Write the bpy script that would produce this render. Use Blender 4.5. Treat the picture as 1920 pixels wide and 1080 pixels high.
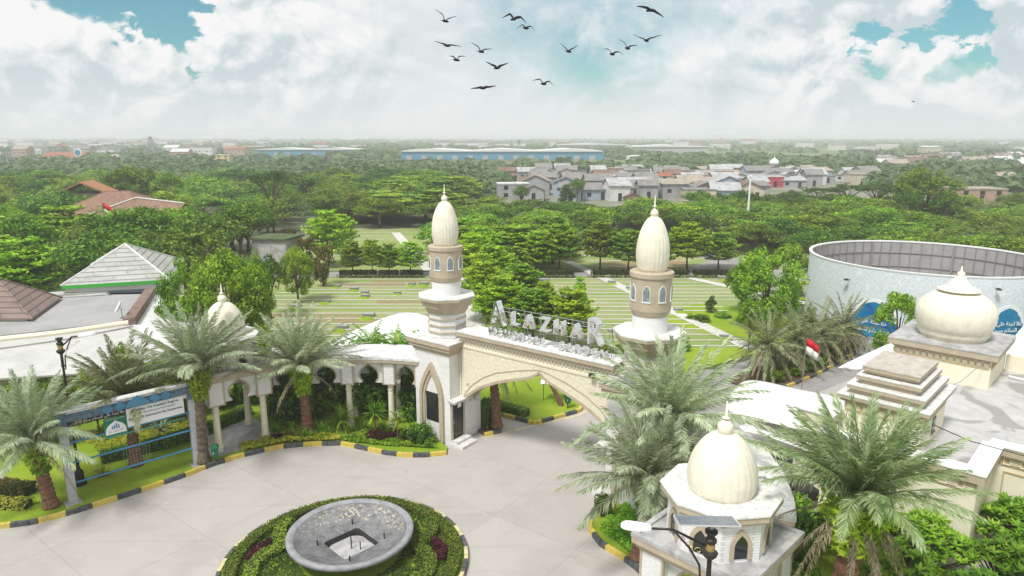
import bpy, bmesh, math, random
import numpy as np
from mathutils import Vector, Matrix, Euler, noise as mnoise
R = math.radians
SC = bpy.context.scene
for o in list(bpy.data.objects): bpy.data.objects.remove(o)
# ---------------- camera ----------------
H = 16.0; F = 1280.0; PIT = math.atan(280/1280)
cam = bpy.data.objects.new("camera", bpy.data.cameras.new("camera")); SC.collection.objects.link(cam)
cam.data.sensor_width = 36; cam.data.lens = 24; cam.data.clip_end = 20000; cam.data.clip_start = .1
cam.location = (0, 0, H); cam.rotation_euler = (math.pi/2 - PIT, 0, 0)
SC.camera = cam
SC.render.resolution_x = 1024; SC.render.resolution_y = 576
CP, SP = math.cos(PIT), math.sin(PIT)
def ray(u, v):
    a = (u-960)/F; b = (540-v)/F
    return Vector((a, CP+SP*b, -SP+CP*b))
def G(u, v, z=0.):      # the point at height z seen at source pixel u,v
    d = ray(u, v); t = (z-H)/d.z
    return (d.x*t, d.y*t, z)
# ---------------- exposure, world, sun ----------------
SC.view_settings.view_transform = 'Standard'; SC.view_settings.look = 'None'
SC.view_settings.exposure = 0.70; SC.view_settings.gamma = 1
SC.cycles.max_bounces = 8; SC.cycles.transparent_max_bounces = 8; SC.cycles.volume_bounces = 3
SC.cycles.diffuse_bounces = 3; SC.cycles.glossy_bounces = 3; SC.cycles.use_denoising = True
SUN_EL, SUN_AZ = 58, 215     # azimuth clockwise from +Y: behind the camera, to the left
W = bpy.data.worlds.new("World"); SC.world = W; W.use_nodes = True
nt = W.node_tree; nt.nodes.clear()
class NT:
    def __init__(s, nt): s.nt = nt
    def n(s, t, **k):
        nd = s.nt.nodes.new(t)
        for a, b in k.items():
            if a.startswith('i_'):
                nm = a[2:].replace('_', ' ')
                (nd.inputs[int(nm)] if nm.isdigit() else nd.inputs[nm]).default_value = b
            else: setattr(nd, a, b)
        return nd
    def l(s, a, b): s.nt.links.new(a, b)
    def math(s, op, a, b=None, c=None, clamp=False):
        nd = s.nt.nodes.new('ShaderNodeMath'); nd.operation = op; nd.use_clamp = clamp
        for i, x in enumerate((a, b, c)):
            if x is None: continue
            if isinstance(x, (int, float)): nd.inputs[i].default_value = x
            else: s.l(x, nd.inputs[i])
        return nd.outputs[0]
    def vm(s, op, a, b=None):
        nd = s.nt.nodes.new('ShaderNodeVectorMath'); nd.operation = op
        for i, x in enumerate((a, b)):
            if x is None: continue
            if isinstance(x, (tuple, list, Vector)): nd.inputs[i].default_value = tuple(x)
            else: s.l(x, nd.inputs[i])
        return nd.outputs['Value'] if op in ('DISTANCE', 'DOT_PRODUCT', 'LENGTH') else nd.outputs[0]
    def mix(s, f, a, b, mode='MIX'):
        nd = s.nt.nodes.new('ShaderNodeMix'); nd.data_type = 'RGBA'; nd.blend_type = mode
        for i, x in ((0, f), (6, a), (7, b)):
            if isinstance(x, (int, float)): nd.inputs[i].default_value = x
            elif isinstance(x, (tuple, list)): nd.inputs[i].default_value = (*x, 1)[:4]
            else: s.l(x, nd.inputs[i])
        return nd.outputs[2]
    def noise(s, vec, scale, detail=4, rough=.55, dist=0.):
        nd = s.n('ShaderNodeTexNoise'); nd.inputs['Scale'].default_value = scale
        nd.inputs['Detail'].default_value = detail; nd.inputs['Roughness'].default_value = rough
        nd.inputs['Distortion'].default_value = dist
        if vec is not None: s.l(vec, nd.inputs['Vector'])
        return nd.outputs['Fac']
    def ss(s, x, a, b):
        nd = s.n('ShaderNodeMapRange', interpolation_type='SMOOTHSTEP')
        nd.inputs[1].default_value = a; nd.inputs[2].default_value = b; s.l(x, nd.inputs[0])
        return nd.outputs[0]
    def ramp(s, x, stops):
        nd = s.n('ShaderNodeValToRGB'); cr = nd.color_ramp
        while len(cr.elements) < len(stops): cr.elements.new(.5)
        for e, (p, c) in zip(cr.elements, stops): e.position = p; e.color = (*c, 1)
        s.l(x, nd.inputs[0]); return nd.outputs[0]
w = NT(nt)
sky = w.n('ShaderNodeTexSky', sky_type='NISHITA', sun_disc=False, sun_elevation=R(SUN_EL), sun_rotation=R(SUN_AZ), air_density=1.0, dust_density=1.2, ozone_density=1.0)
tc = w.n('ShaderNodeTexCoord'); D = tc.outputs['Generated']
mp = w.n('ShaderNodeMapping'); mp.inputs['Scale'].default_value = (1, 1, 1.35); mp.inputs['Location'].default_value = (3.1, .7, 1.9); w.l(D, mp.inputs[0])
DV = mp.outputs[0]
warp = w.n('ShaderNodeTexNoise'); warp.inputs['Scale'].default_value = 6; warp.inputs['Detail'].default_value = 3; w.l(DV, warp.inputs['Vector'])
wv = w.vm('MULTIPLY', w.vm('SUBTRACT', warp.outputs['Color'], (.5, .5, .5)), (.10, .10, .10))
DW = w.vm('ADD', DV, wv)
n1 = w.noise(DW, 5.5, 9, .58); n2 = w.noise(w.vm('ADD', DW, (-.012, -.004, .022)), 5.5, 9, .58)
fine = w.noise(DW, 26, 6, .62)
dens = w.math('MULTIPLY', w.math('SUBTRACT', n1, .5), 1.5)
dens = w.math('ADD', dens, 1.06)
dens = w.math('ADD', dens, w.math('MULTIPLY', w.math('SUBTRACT', fine, .5), .55))
for (u, v, r, k) in [(145, 10, 112, 1.5), (328, 55, 80, 1.9), (1806, 2, 55, 1.7), (1622, 85, 30, 1.2), (1785, 120, 30, .9), (1540, 180, 26, .8), (355, 130, 30, .8)]:
    c = ray(u, v).normalized()
    dist = w.vm('DISTANCE', D, c)
    h = w.ss(w.math('ADD', dist, w.math('ADD', w.math('MULTIPLY', w.math('SUBTRACT', n1, .5), .22), w.math('MULTIPLY', w.math('SUBTRACT', fine, .5), .09))), r/1280*1.25, r/1280*.25)
    dens = w.math('SUBTRACT', dens, w.math('MULTIPLY', h, k*.62))
den = w.ss(dens, .25, .62)
thin = None
for (u, v, r, k) in [(1080, 40, 210, .62), (1150, 130, 120, .45), (930, 20, 90, .3), (1330, 60, 150, .3)]:
    c = ray(u, v).normalized()
    h = w.math('MULTIPLY', w.ss(w.vm('DISTANCE', D, c), r/1280*1.2, 0), k)
    thin = h if thin is None else w.math('ADD', thin, h)
thin = w.math('MULTIPLY', thin, w.ss(w.math('ADD', n1, w.math('MULTIPLY', fine, .3)), .78, .5))
den = w.math('SUBTRACT', den, thin, clamp=True)
shade = w.math('ADD', w.math('MULTIPLY', w.math('SUBTRACT', n1, n2), 7.5), w.math('MULTIPLY', w.math('SUBTRACT', fine, .5), .55))
shade = w.math('ADD', shade, w.math('MULTIPLY', w.math('SUBTRACT', n1, .5), .9))
side = w.math('ABSOLUTE', w.math('SUBTRACT', w.vm('DOT_PRODUCT', D, (1, 0, 0)), .03))
shade = w.math('MULTIPLY', shade, w.math('ADD', .28, w.math('MULTIPLY', w.ss(side, .12, .42), 1.05)))
shade = w.math('ADD', shade, .52, clamp=True)
K = 10/1.68   # the cloud colours as shown, divided by the exposure and the background strength
cc = w.ramp(shade, [(0., tuple(K*x for x in (.62, .71, .735))), (.38, tuple(K*x for x in (.765, .82, .84))), (.68, tuple(K*x for x in (.87, .90, .91))), (1., tuple(K*x for x in (.97, .975, .97)))])
skyc = w.mix(1., sky.outputs[0], (.42, .68, .64), 'MULTIPLY')
col = w.mix(den, skyc, cc)
sep = w.n('ShaderNodeSeparateXYZ'); w.l(D, sep.inputs[0])
hz = w.ss(sep.outputs[2], .10, -.01)
col = w.mix(w.math('MULTIPLY', hz, .8), col, tuple(K*x for x in (.86, .89, .90)))
bg = w.n('ShaderNodeBackground'); bg.inputs['Strength'].default_value = .1; w.l(col, bg.inputs[0])
wo = w.n('ShaderNodeOutputWorld'); w.l(bg.outputs[0], wo.inputs[0])
W.cycles.sampling_method = 'MANUAL'; W.cycles.sample_map_resolution = 512
sun = bpy.data.objects.new("sun", bpy.data.lights.new("sun", 'SUN')); SC.collection.objects.link(sun)
sun.data.energy = 2.3; sun.data.angle = R(12); sun.data.color = (1, .98, .95)
az = R(SUN_AZ); sd = Vector((math.sin(az)*math.cos(R(SUN_EL)), math.cos(az)*math.cos(R(SUN_EL)), math.sin(R(SUN_EL))))
sun.rotation_euler = sd.to_track_quat('Z', 'Y').to_euler(); sun.location = (0, 0, 60)

# ---------------- materials ----------------
MATS = {}
def mat(name, col, rough=.8, metal=0., spec=.3, var=0., scale=1.5, bump=0., bscale=20, col2=None, streak=0., coord='Object'):
    if name in MATS: return MATS[name]
    m = bpy.data.materials.new(name); m.use_nodes = True; MATS[name] = m
    k = NT(m.node_tree); b = m.node_tree.nodes['Principled BSDF']
    b.inputs['Roughness'].default_value = rough; b.inputs['Metallic'].default_value = metal
    b.inputs['Specular IOR Level'].default_value = spec
    t = k.n('ShaderNodeTexCoord'); v = t.outputs[coord]
    if var or col2:
        c2 = col2 or tuple(x*(1-var) for x in col)
        f = k.noise(v, scale, 8, .65, .4)
        f = k.ss(f, .38, .66)
        c = k.mix(f, col, c2)
        if streak:
            s = k.n('ShaderNodeMapping'); s.inputs['Scale'].default_value = (3.5, 3.5, .35); k.l(v, s.inputs[0])
            f2 = k.ss(k.noise(s.outputs[0], 2.2, 6, .7), .52, .75)
            c = k.mix(k.math('MULTIPLY', f2, streak), c, tuple(x*.45 for x in col))
        k.l(c, b.inputs['Base Color'])
    else: b.inputs['Base Color'].default_value = (*col, 1)
    if bump:
        bp = k.n('ShaderNodeBump'); bp.inputs['Strength'].default_value = bump; bp.inputs['Distance'].default_value = .03
        k.l(k.noise(v, bscale, 6, .6), bp.inputs['Height']); k.l(bp.outputs[0], b.inputs['Normal'])
    return m
def foliage(name, c1, c2, c3=None, trans=.3, rough=.55, brown=None):
    if name in MATS: return MATS[name]
    m = bpy.data.materials.new(name); m.use_nodes = True; MATS[name] = m
    k = NT(m.node_tree); nd = m.node_tree.nodes; b = nd['Principled BSDF']
    g = k.n('ShaderNodeNewGeometry'); oi = k.n('ShaderNodeObjectInfo'); t = k.n('ShaderNodeTexCoord')
    f = k.math('ADD', k.math('MULTIPLY', g.outputs['Random Per Island'], .55), k.math('MULTIPLY', k.ss(k.noise(t.outputs['Object'], .8, 3), .35, .65), .45))
    st = [(0., c1), (.55, c2), (1., c3 or c2)]
    c = k.ramp(f, st)
    hs = k.n('ShaderNodeHueSaturation'); k.l(c, hs.inputs['Color'])
    k.l(k.math('ADD', .484, k.math('MULTIPLY', oi.outputs['Random'], .034)), hs.inputs['Hue'])
    k.l(k.math('ADD', .66, k.math('MULTIPLY', k.math('FRACT', k.math('MULTIPLY', oi.outputs['Random'], 7.3)), .62)), hs.inputs['Value'])
    c = hs.outputs[0]
    k.l(c, b.inputs['Base Color']); b.inputs['Roughness'].default_value = rough; b.inputs['Specular IOR Level'].default_value = .25
    tr = k.n('ShaderNodeBsdfTranslucent'); k.l(k.mix(1., c, (1.15, 1.2, .6), 'MULTIPLY'), tr.inputs[0])
    mx = k.n('ShaderNodeMixShader'); mx.inputs[0].default_value = trans
    k.l(b.outputs[0], mx.inputs[1]); k.l(tr.outputs[0], mx.inputs[2]); k.l(mx.outputs[0], nd['Material Output'].inputs[0])
    return m
def brickmat(name, c1, c2, cm, bw, bh, ms=.02, rough=.8, bump=.4, rot=0., off=.5, axis='wall', var=.25, nscale=1.2, mixdirt=None):
    m = bpy.data.materials.new(name); m.use_nodes = True; MATS[name] = m
    k = NT(m.node_tree); b = m.node_tree.nodes['Principled BSDF']; b.inputs['Roughness'].default_value = rough; b.inputs['Specular IOR Level'].default_value = .2
    t = k.n('ShaderNodeTexCoord'); v = t.outputs['Object']
    if axis == 'wall':   # u runs along x+y, v along z
        s = k.n('ShaderNodeSeparateXYZ'); k.l(v, s.inputs[0])
        cb = k.n('ShaderNodeCombineXYZ'); k.l(k.math('ADD', s.outputs[0], s.outputs[1]), cb.inputs[0]); k.l(s.outputs[2], cb.inputs[1]); vec = cb.outputs[0]
    else:
        mp = k.n('ShaderNodeMapping'); mp.inputs['Rotation'].default_value = (0, 0, rot); k.l(v, mp.inputs[0]); vec = mp.outputs[0]
    br = k.n('ShaderNodeTexBrick'); br.offset = off
    for a, x in (('Color1', (*c1, 1)), ('Color2', (*c2, 1)), ('Mortar', (*cm, 1)), ('Scale', 1), ('Mortar Size', ms), ('Mortar Smooth', .3), ('Brick Width', bw), ('Row Height', bh)):
        br.inputs[a].default_value = x
    k.l(vec, br.inputs['Vector'])
    n = k.noise(v, nscale, 8, .65, .3)
    c = k.mix(k.math('MULTIPLY', k.ss(n, .42, .7), var), br.outputs['Color'], mixdirt or tuple(x*.4 for x in c1))
    if mixdirt:
        ms_ = k.n('ShaderNodeMapping'); ms_.inputs['Rotation'].default_value = (0, 0, R(-52)); ms_.inputs['Scale'].default_value = (.12, 1.6, 1); k.l(v, ms_.inputs[0])
        c = k.mix(k.math('MULTIPLY', k.ss(k.noise(ms_.outputs[0], 1., 7, .6, .6), .52, .80), .38), c, (.27, .25, .235))
        c = k.mix(k.math('MULTIPLY', k.ss(k.noise(v, 1.1, 9, .75, .8), .60, .72), .45), c, (.25, .235, .22)); c = k.mix(k.math('MULTIPLY', k.ss(k.noise(v, .8, 8, .7, 1.5), .57, .70), .4), c, (.53, .50, .46))
    k.l(c, b.inputs['Base Color'])
    bp = k.n('ShaderNodeBump'); bp.inputs['Strength'].default_value = bump; bp.inputs['Distance'].default_value = .02
    k.l(k.math('ADD', k.math('SUBTRACT', 1., br.outputs['Fac']), k.noise(v, 14, 4)), bp.inputs['Height']); k.l(bp.outputs[0], b.inputs['Normal'])
    return m
M = {}
M['stone'] = brickmat('white_split_stone', (.82, .815, .80), (.74, .735, .72), (.61, .605, .59), .34, .085, .008, bump=.55, var=.12)
M['tan'] = mat('tan_paint', (.48, .405, .295), .75, var=.14, scale=2., streak=.25)
M['cream'] = mat('cream_paint', (.81, .755, .59), .7, var=.06, scale=1.5, streak=.12)
M['dome'] = mat('cream_dome_paint', (.80, .755, .61), .5, var=.12, scale=2.5, streak=.28, spec=.4)
M['stucco'] = mat('cream_stucco', (.76, .70, .54), .9, var=.12, scale=6, bump=1., bscale=9)
M['slab'] = mat('weathered_white_slab', (.72, .71, .685), .85, col2=(.52, .51, .485), scale=4.5, streak=.35)
M['grey'] = mat('grey_roof_concrete', (.46, .45, .44), .85, col2=(.30, .29, .285), scale=1.6)
M['yellow'] = mat('kerb_yellow', (.66, .50, .07), .7, col2=(.47, .38, .13), scale=6)
M['kblack'] = mat('kerb_black', (.055, .06, .07), .7, col2=(.13, .13, .13), scale=6)
M['kcream'] = mat('kerb_faded_yellow', (.66, .58, .33), .7, var=.3, scale=5)
M['glass'] = mat('dark_glass', (.02, .022, .025), .08, spec=.6)
M['black'] = mat('black_metal', (.025, .022, .022), .4)
M['chrome'] = mat('polished_steel', (.84, .84, .83), .07, 1., bump=.25, bscale=3)
M['steel'] = mat('dull_steel', (.45, .45, .44), .35, 1.)
M['white'] = mat('white_paint', (.8, .8, .79), .6)
M['mem'] = mat('white_membrane', (.80, .80, .79), .6, var=.05, scale=.8)
M['frosted'] = mat('grey_window_glass', (.27, .31, .33), .25, var=.4, scale=4, spec=.6)
M['trunk'] = mat('bark', (.17, .13, .09), .95, var=.5, scale=6, bump=1., bscale=14)
M['palmtrunk'] = mat('palm_bark', (.25, .125, .075), .95, var=.55, scale=9, bump=1., bscale=16)
M['soil'] = mat('bed_soil', (.12, .08, .05), .95, var=.4, scale=3)
def grassmat(name, c1, c2, c3, stretch=(1, 1, 1), sc=1.):
    m = bpy.data.materials.new(name); m.use_nodes = True; MATS[name] = m
    k = NT(m.node_tree); b = m.node_tree.nodes['Principled BSDF']; b.inputs['Roughness'].default_value = .95; b.inputs['Specular IOR Level'].default_value = .1
    t = k.n('ShaderNodeTexCoord'); mp = k.n('ShaderNodeMapping'); mp.inputs['Scale'].default_value = stretch; k.l(t.outputs['Object'], mp.inputs[0])
    a = k.ss(k.noise(mp.outputs[0], .22*sc, 5, .6, .5), .36, .64); f = k.noise(t.outputs['Object'], 7*sc, 6, .75)
    c = k.mix(a, c1, c2); c = k.mix(k.ss(f, .45, .78), c, c3)
    c = k.mix(k.math('MULTIPLY', k.ss(k.noise(t.outputs['Object'], 25*sc, 4, .7), .35, .7), .5), c, tuple(x*.55 for x in c1))
    k.l(c, b.inputs['Base Color'])
    bp = k.n('ShaderNodeBump'); bp.inputs['Strength'].default_value = .7; bp.inputs['Distance'].default_value = .06; k.l(f, bp.inputs['Height']); k.l(bp.outputs[0], b.inputs['Normal'])
    return m
M['lawn'] = grassmat('lawn_grass', (.22, .34, .025), (.33, .42, .04), (.17, .29, .02))
M['cemgrass'] = grassmat('cemetery_grass', (.24, .33, .09), (.38, .37, .18), (.28, .34, .12), (.35, 1.5, 1))
M['ground'] = grassmat('open_ground', (.06, .10, .03), (.24, .23, .17), (.10, .13, .06), sc=.12)
M['groundfar'] = grassmat('fields', (.13, .20, .06), (.20, .24, .10), (.10, .16, .05), sc=.05)
M['strip'] = mat('pale_paving', (.62, .60, .55), .9, var=.2, scale=2)
M['plaza'] = brickmat('plaza_concrete', (.44, .41, .38), (.42, .39, .362), (.33, .305, .28), 4.2, 4.2, .016, bump=.1, rot=R(37), off=0., axis='floor', var=.55, nscale=.35, mixdirt=(.34, .31, .285))
M['lane'] = brickmat('lane_concrete', (.33, .31, .30), (.31, .295, .285), (.22, .21, .2), 4, 4, .02, bump=.1, rot=R(-40), off=0., axis='floor', var=.4, nscale=.6)
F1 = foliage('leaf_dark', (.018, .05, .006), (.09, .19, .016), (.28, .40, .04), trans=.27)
F2 = foliage('leaf_bright', (.035, .09, .006), (.18, .32, .016), (.46, .58, .045), trans=.27)
F3 = foliage('leaf_lime', (.11, .24, .010), (.32, .50, .022), (.52, .64, .05), trans=.27)
F4 = foliage('leaf_bamboo', (.06, .13, .015), (.20, .32, .03), (.38, .46, .07), trans=.27)
F5 = foliage('leaf_umbrella', (.03, .07, .015), (.075, .15, .025), (.17, .24, .05))
FR = foliage('leaf_red_tips', (.05, .10, .02), (.14, .13, .03), (.34, .13, .03))
FP = foliage('palm_silver', (.23, .30, .17), (.40, .46, .31), (.57, .61, .47), trans=.25)
FPG = foliage('palm_green', (.14, .19, .07), (.29, .35, .17), (.46, .50, .31), trans=.25)
FD = foliage('palm_dead', (.20, .15, .09), (.34, .27, .18), (.46, .38, .28), trans=.1)
FO = foliage('palm_olive', (.14, .17, .07), (.28, .32, .15), (.43, .44, .27), trans=.2)
FY = foliage('leaf_yellow', (.20, .26, .02), (.42, .44, .04), (.60, .56, .10))
FM = foliage('leaf_maroon', (.03, .008, .012), (.08, .015, .025), (.16, .03, .05))
FH = foliage('hedge_leaf', (.10, .17, .015), (.21, .31, .03), (.32, .42, .06))
FG = foliage('leaf_fresh', (.07, .18, .010), (.23, .42, .025), (.46, .62, .08))
# ---------------- object helpers ----------------
LK = SC.collection.objects.link
def props(o, label=None, cat=None, group=None, kind=None):
    for k_, v_ in (('label', label), ('category', cat), ('group', group), ('kind', kind)):
        if v_: o[k_] = v_
    return o
def thing(name, label, cat, loc=(0, 0, 0), rz=0., group=None):
    o = bpy.data.objects.new(name, None); o.empty_display_size = .3; LK(o)
    o.location = loc; o.rotation_euler = (0, 0, rz); return props(o, label, cat, group)
def copy_tree(o, parent=None):
    c = o.copy(); LK(c); c.parent = parent
    for ch in o.children: copy_tree(ch, c)
    return c
class MB:
    def __init__(s): s.v = []; s.f = []; s.m = []; s.T = None; s.mi = 0
    def add(s, vs, fs, mi=None):
        b = len(s.v); s.v += [tuple(s.T @ Vector(p)) for p in vs] if s.T is not None else [tuple(p) for p in vs]
        s.f += [tuple(i+b for i in f) for f in fs]; s.m += [s.mi if mi is None else mi]*len(fs); return s
    def box(s, x0, x1, y0, y1, z0, z1, mi=None):
        return s.add([(x0, y0, z0), (x1, y0, z0), (x1, y1, z0), (x0, y1, z0), (x0, y0, z1), (x1, y0, z1), (x1, y1, z1), (x0, y1, z1)],
            [(0, 3, 2, 1), (4, 5, 6, 7), (0, 1, 5, 4), (1, 2, 6, 5), (2, 3, 7, 6), (3, 0, 4, 7)], mi)
    def prism(s, poly, z0, z1, mi=None, poly2=None):     # upright prism over a plan polygon (counter-clockwise)
        n = len(poly); p2 = poly2 or poly
        return s.add([(x, y, z0) for x, y in poly]+[(x, y, z1) for x, y in p2],
            [tuple(range(n))[::-1], tuple(range(n, 2*n))]+[(i, (i+1) % n, n+(i+1) % n, n+i) for i in range(n)], mi)
    def slabxz(s, poly, y0, y1, mi=None):     # outline in x,z pushed through y
        n = len(poly)
        return s.add([(x, y0, z) for x, z in poly]+[(x, y1, z) for x, z in poly],
            [tuple(range(n)), tuple(range(n, 2*n))[::-1]]+[(i, n+i, n+(i+1) % n, (i+1) % n) for i in range(n)], mi)
    def lathe(s, prof, seg=24, c=(0, 0), rib=0., nr=0, mi=None, rot=0., cap=True):
        vs = []
        for r, z in prof:
            for i in range(seg):
                a = 2*math.pi*i/seg+rot
                rr = r*(1-rib*abs(math.sin(nr*a/2))**6) if nr else r
                vs.append((c[0]+rr*math.cos(a), c[1]+rr*math.sin(a), z))
        fs = [(j*seg+i, j*seg+(i+1) % seg, (j+1)*seg+(i+1) % seg, (j+1)*seg+i) for j in range(len(prof)-1) for i in range(seg)]
        if cap: fs += [tuple(range(seg))[::-1], tuple(range((len(prof)-1)*seg, len(prof)*seg))]
        return s.add(vs, fs, mi)
    def tube(s, pts, rad, seg=8, mi=None):
        pts = [Vector(p) for p in pts]; rad = rad if isinstance(rad, (list, tuple)) else [rad]*len(pts); vs = []
        for i, p in enumerate(pts):
            t = (pts[min(i+1, len(pts)-1)]-pts[max(i-1, 0)]).normalized()
            u = t.cross(Vector((0, 0, 1)) if abs(t.z) < .95 else Vector((1, 0, 0))).normalized(); w_ = t.cross(u)
            for j in range(seg):
                a = 2*math.pi*j/seg; vs.append(p+(u*math.cos(a)+w_*math.sin(a))*rad[i])
        n = len(pts)
        fs = [(j*seg+i, (j+1)*seg+i, (j+1)*seg+(i+1) % seg, j*seg+(i+1) % seg) for j in range(n-1) for i in range(seg)]
        fs += [tuple(range(seg)), tuple(range((n-1)*seg, n*seg))[::-1]]
        return s.add(vs, fs, mi)
    def mesh(s, name, mats, smooth=False):
        me = bpy.data.meshes.new(name); me.from_pydata(s.v, [], s.f)
        for m_ in (mats if isinstance(mats, (list, tuple)) else [mats]): me.materials.append(m_)
        me.polygons.foreach_set('material_index', s.m)
        bm = bmesh.new(); bm.from_mesh(me); bmesh.ops.recalc_face_normals(bm, faces=bm.faces); bm.to_mesh(me); bm.free()
        if smooth: me.shade_smooth()
        return me
    def build(s, name, mats, parent=None, smooth=False, label=None):
        o = bpy.data.objects.new(name, s.mesh(name, mats, smooth)); LK(o); o.parent = parent
        if label: o['label'] = label
        return o
def bevel(o, w_=.02, seg=1):
    b = o.modifiers.new('bevel', 'BEVEL'); b.width = w_; b.segments = seg; b.limit_method = 'ANGLE'; return o
def quads_mesh(name, V, mats, mi=None, per=4):       # V: (n*per,3) array, loose quads (each leaf its own island)
    V = np.asarray(V, dtype=np.float32).reshape(-1, 3); n = len(V)//per
    me = bpy.data.meshes.new(name); me.vertices.add(len(V)); me.vertices.foreach_set('co', V.ravel())
    me.loops.add(n*per); me.loops.foreach_set('vertex_index', np.arange(n*per, dtype=np.int32))
    me.polygons.add(n); me.polygons.foreach_set('loop_start', np.arange(0, n*per, per, dtype=np.int32))
    for m_ in (mats if isinstance(mats, (list, tuple)) else [mats]): me.materials.append(m_)
    if mi is not None: me.polygons.foreach_set('material_index', np.asarray(mi, dtype=np.int32))
    me.update(calc_edges=True); return me
def put(name, me, parent=None, loc=None, label=None):
    o = bpy.data.objects.new(name, me); LK(o); o.parent = parent
    if loc: o.location = loc
    if label: o['label'] = label
    return o
def structure(name, o=None, **k): o.name = name; o['kind'] = 'structure'; return o
def sheet(name, poly, z, m_, kind='structure', label=None, th=0.):
    me = bpy.data.meshes.new(name); bm = bmesh.new()
    f = bm.faces.new([bm.verts.new((p[0], p[1], z)) for p in poly]); f.normal_update()
    if f.normal.z < 0: f.normal_flip()
    if th:
        r = bmesh.ops.extrude_face_region(bm, geom=[f]); bmesh.ops.translate(bm, verts=[e for e in r['geom'] if isinstance(e, bmesh.types.BMVert)], vec=(0, 0, -th))
    bmesh.ops.triangulate(bm, faces=bm.faces); bmesh.ops.recalc_face_normals(bm, faces=bm.faces)
    if not th:
        for ff in bm.faces:
            if ff.normal.z < 0: ff.normal_flip()
    bm.to_mesh(me); bm.free(); me.materials.append(m_)
    o = bpy.data.objects.new(name, me); LK(o); o['kind'] = kind
    if label: o['label'] = label
    return o
# ---------------- foliage generators ----------------
def rnd(seed): return np.random.default_rng(seed)
def leaves(g, C, N, size, asp=1.9, tilt=.6):
    """diamond leaves centred at C with rough normal N"""
    n = len(C); N = N + g.normal(0, tilt, (n, 3)); N /= np.linalg.norm(N, axis=1, keepdims=True)+1e-9
    A = np.cross(N, g.normal(0, 1, (n, 3))); A /= np.linalg.norm(A, axis=1, keepdims=True)+1e-9
    B = np.cross(N, A); s = (size*g.uniform(.6, 1.3, n))[:, None] if np.isscalar(size) else (size*g.uniform(.6, 1.3, n))[:, None]
    V = np.stack([C-A*s*.5, C+B*s*.5/asp+N*s*.06, C+A*s*.5, C-B*s*.5/asp+N*s*.06], 1)
    return V
def sphere_pts(g, n):
    p = g.normal(0, 1, (n, 3)); return p/np.linalg.norm(p, axis=1, keepdims=True)
def clumps(g, centers, radii, per, size, flat=.75, up=.35, asp=1.9, droop=0.):
    out = []
    for c, r in zip(centers, radii):
        m = max(6, int(per*(r/np.mean(radii))**2)); p = sphere_pts(g, m); rr = r*g.uniform(.55, 1.05, m)[:, None]
        P = p*rr*np.array([1, 1, flat])+c
        if droop: P[:, 2] -= droop*(p[:, 0]**2+p[:, 1]**2)*r
        N = p*.8+np.array([0, 0, up]); out.append(leaves(g, P, N, size, asp))
    return np.concatenate(out)
def trunk_mesh(name, h, r, limbs, g, m_=None, lean=0.):
    b = MB(); n = 5
    b.tube([(lean*h*(i/n)**1.5+g.uniform(-.04, .04)*h*.3*(i > 0), g.uniform(-.04, .04)*h*.3*(i > 0), h*i/n) for i in range(n+1)], [r*(1.25 if i == 0 else 1-.55*i/n) for i in range(n+1)], 7)
    for (x, y, z, z0) in limbs:
        b.tube([(lean*h*(z0/h)**1.5, 0, z0), (x*.45, y*.45, z0+(z-z0)*.6), (x, y, z)], [r*.45, r*.28, r*.1], 5)
    return b.mesh(name, m_ or M['trunk'], True)
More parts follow.
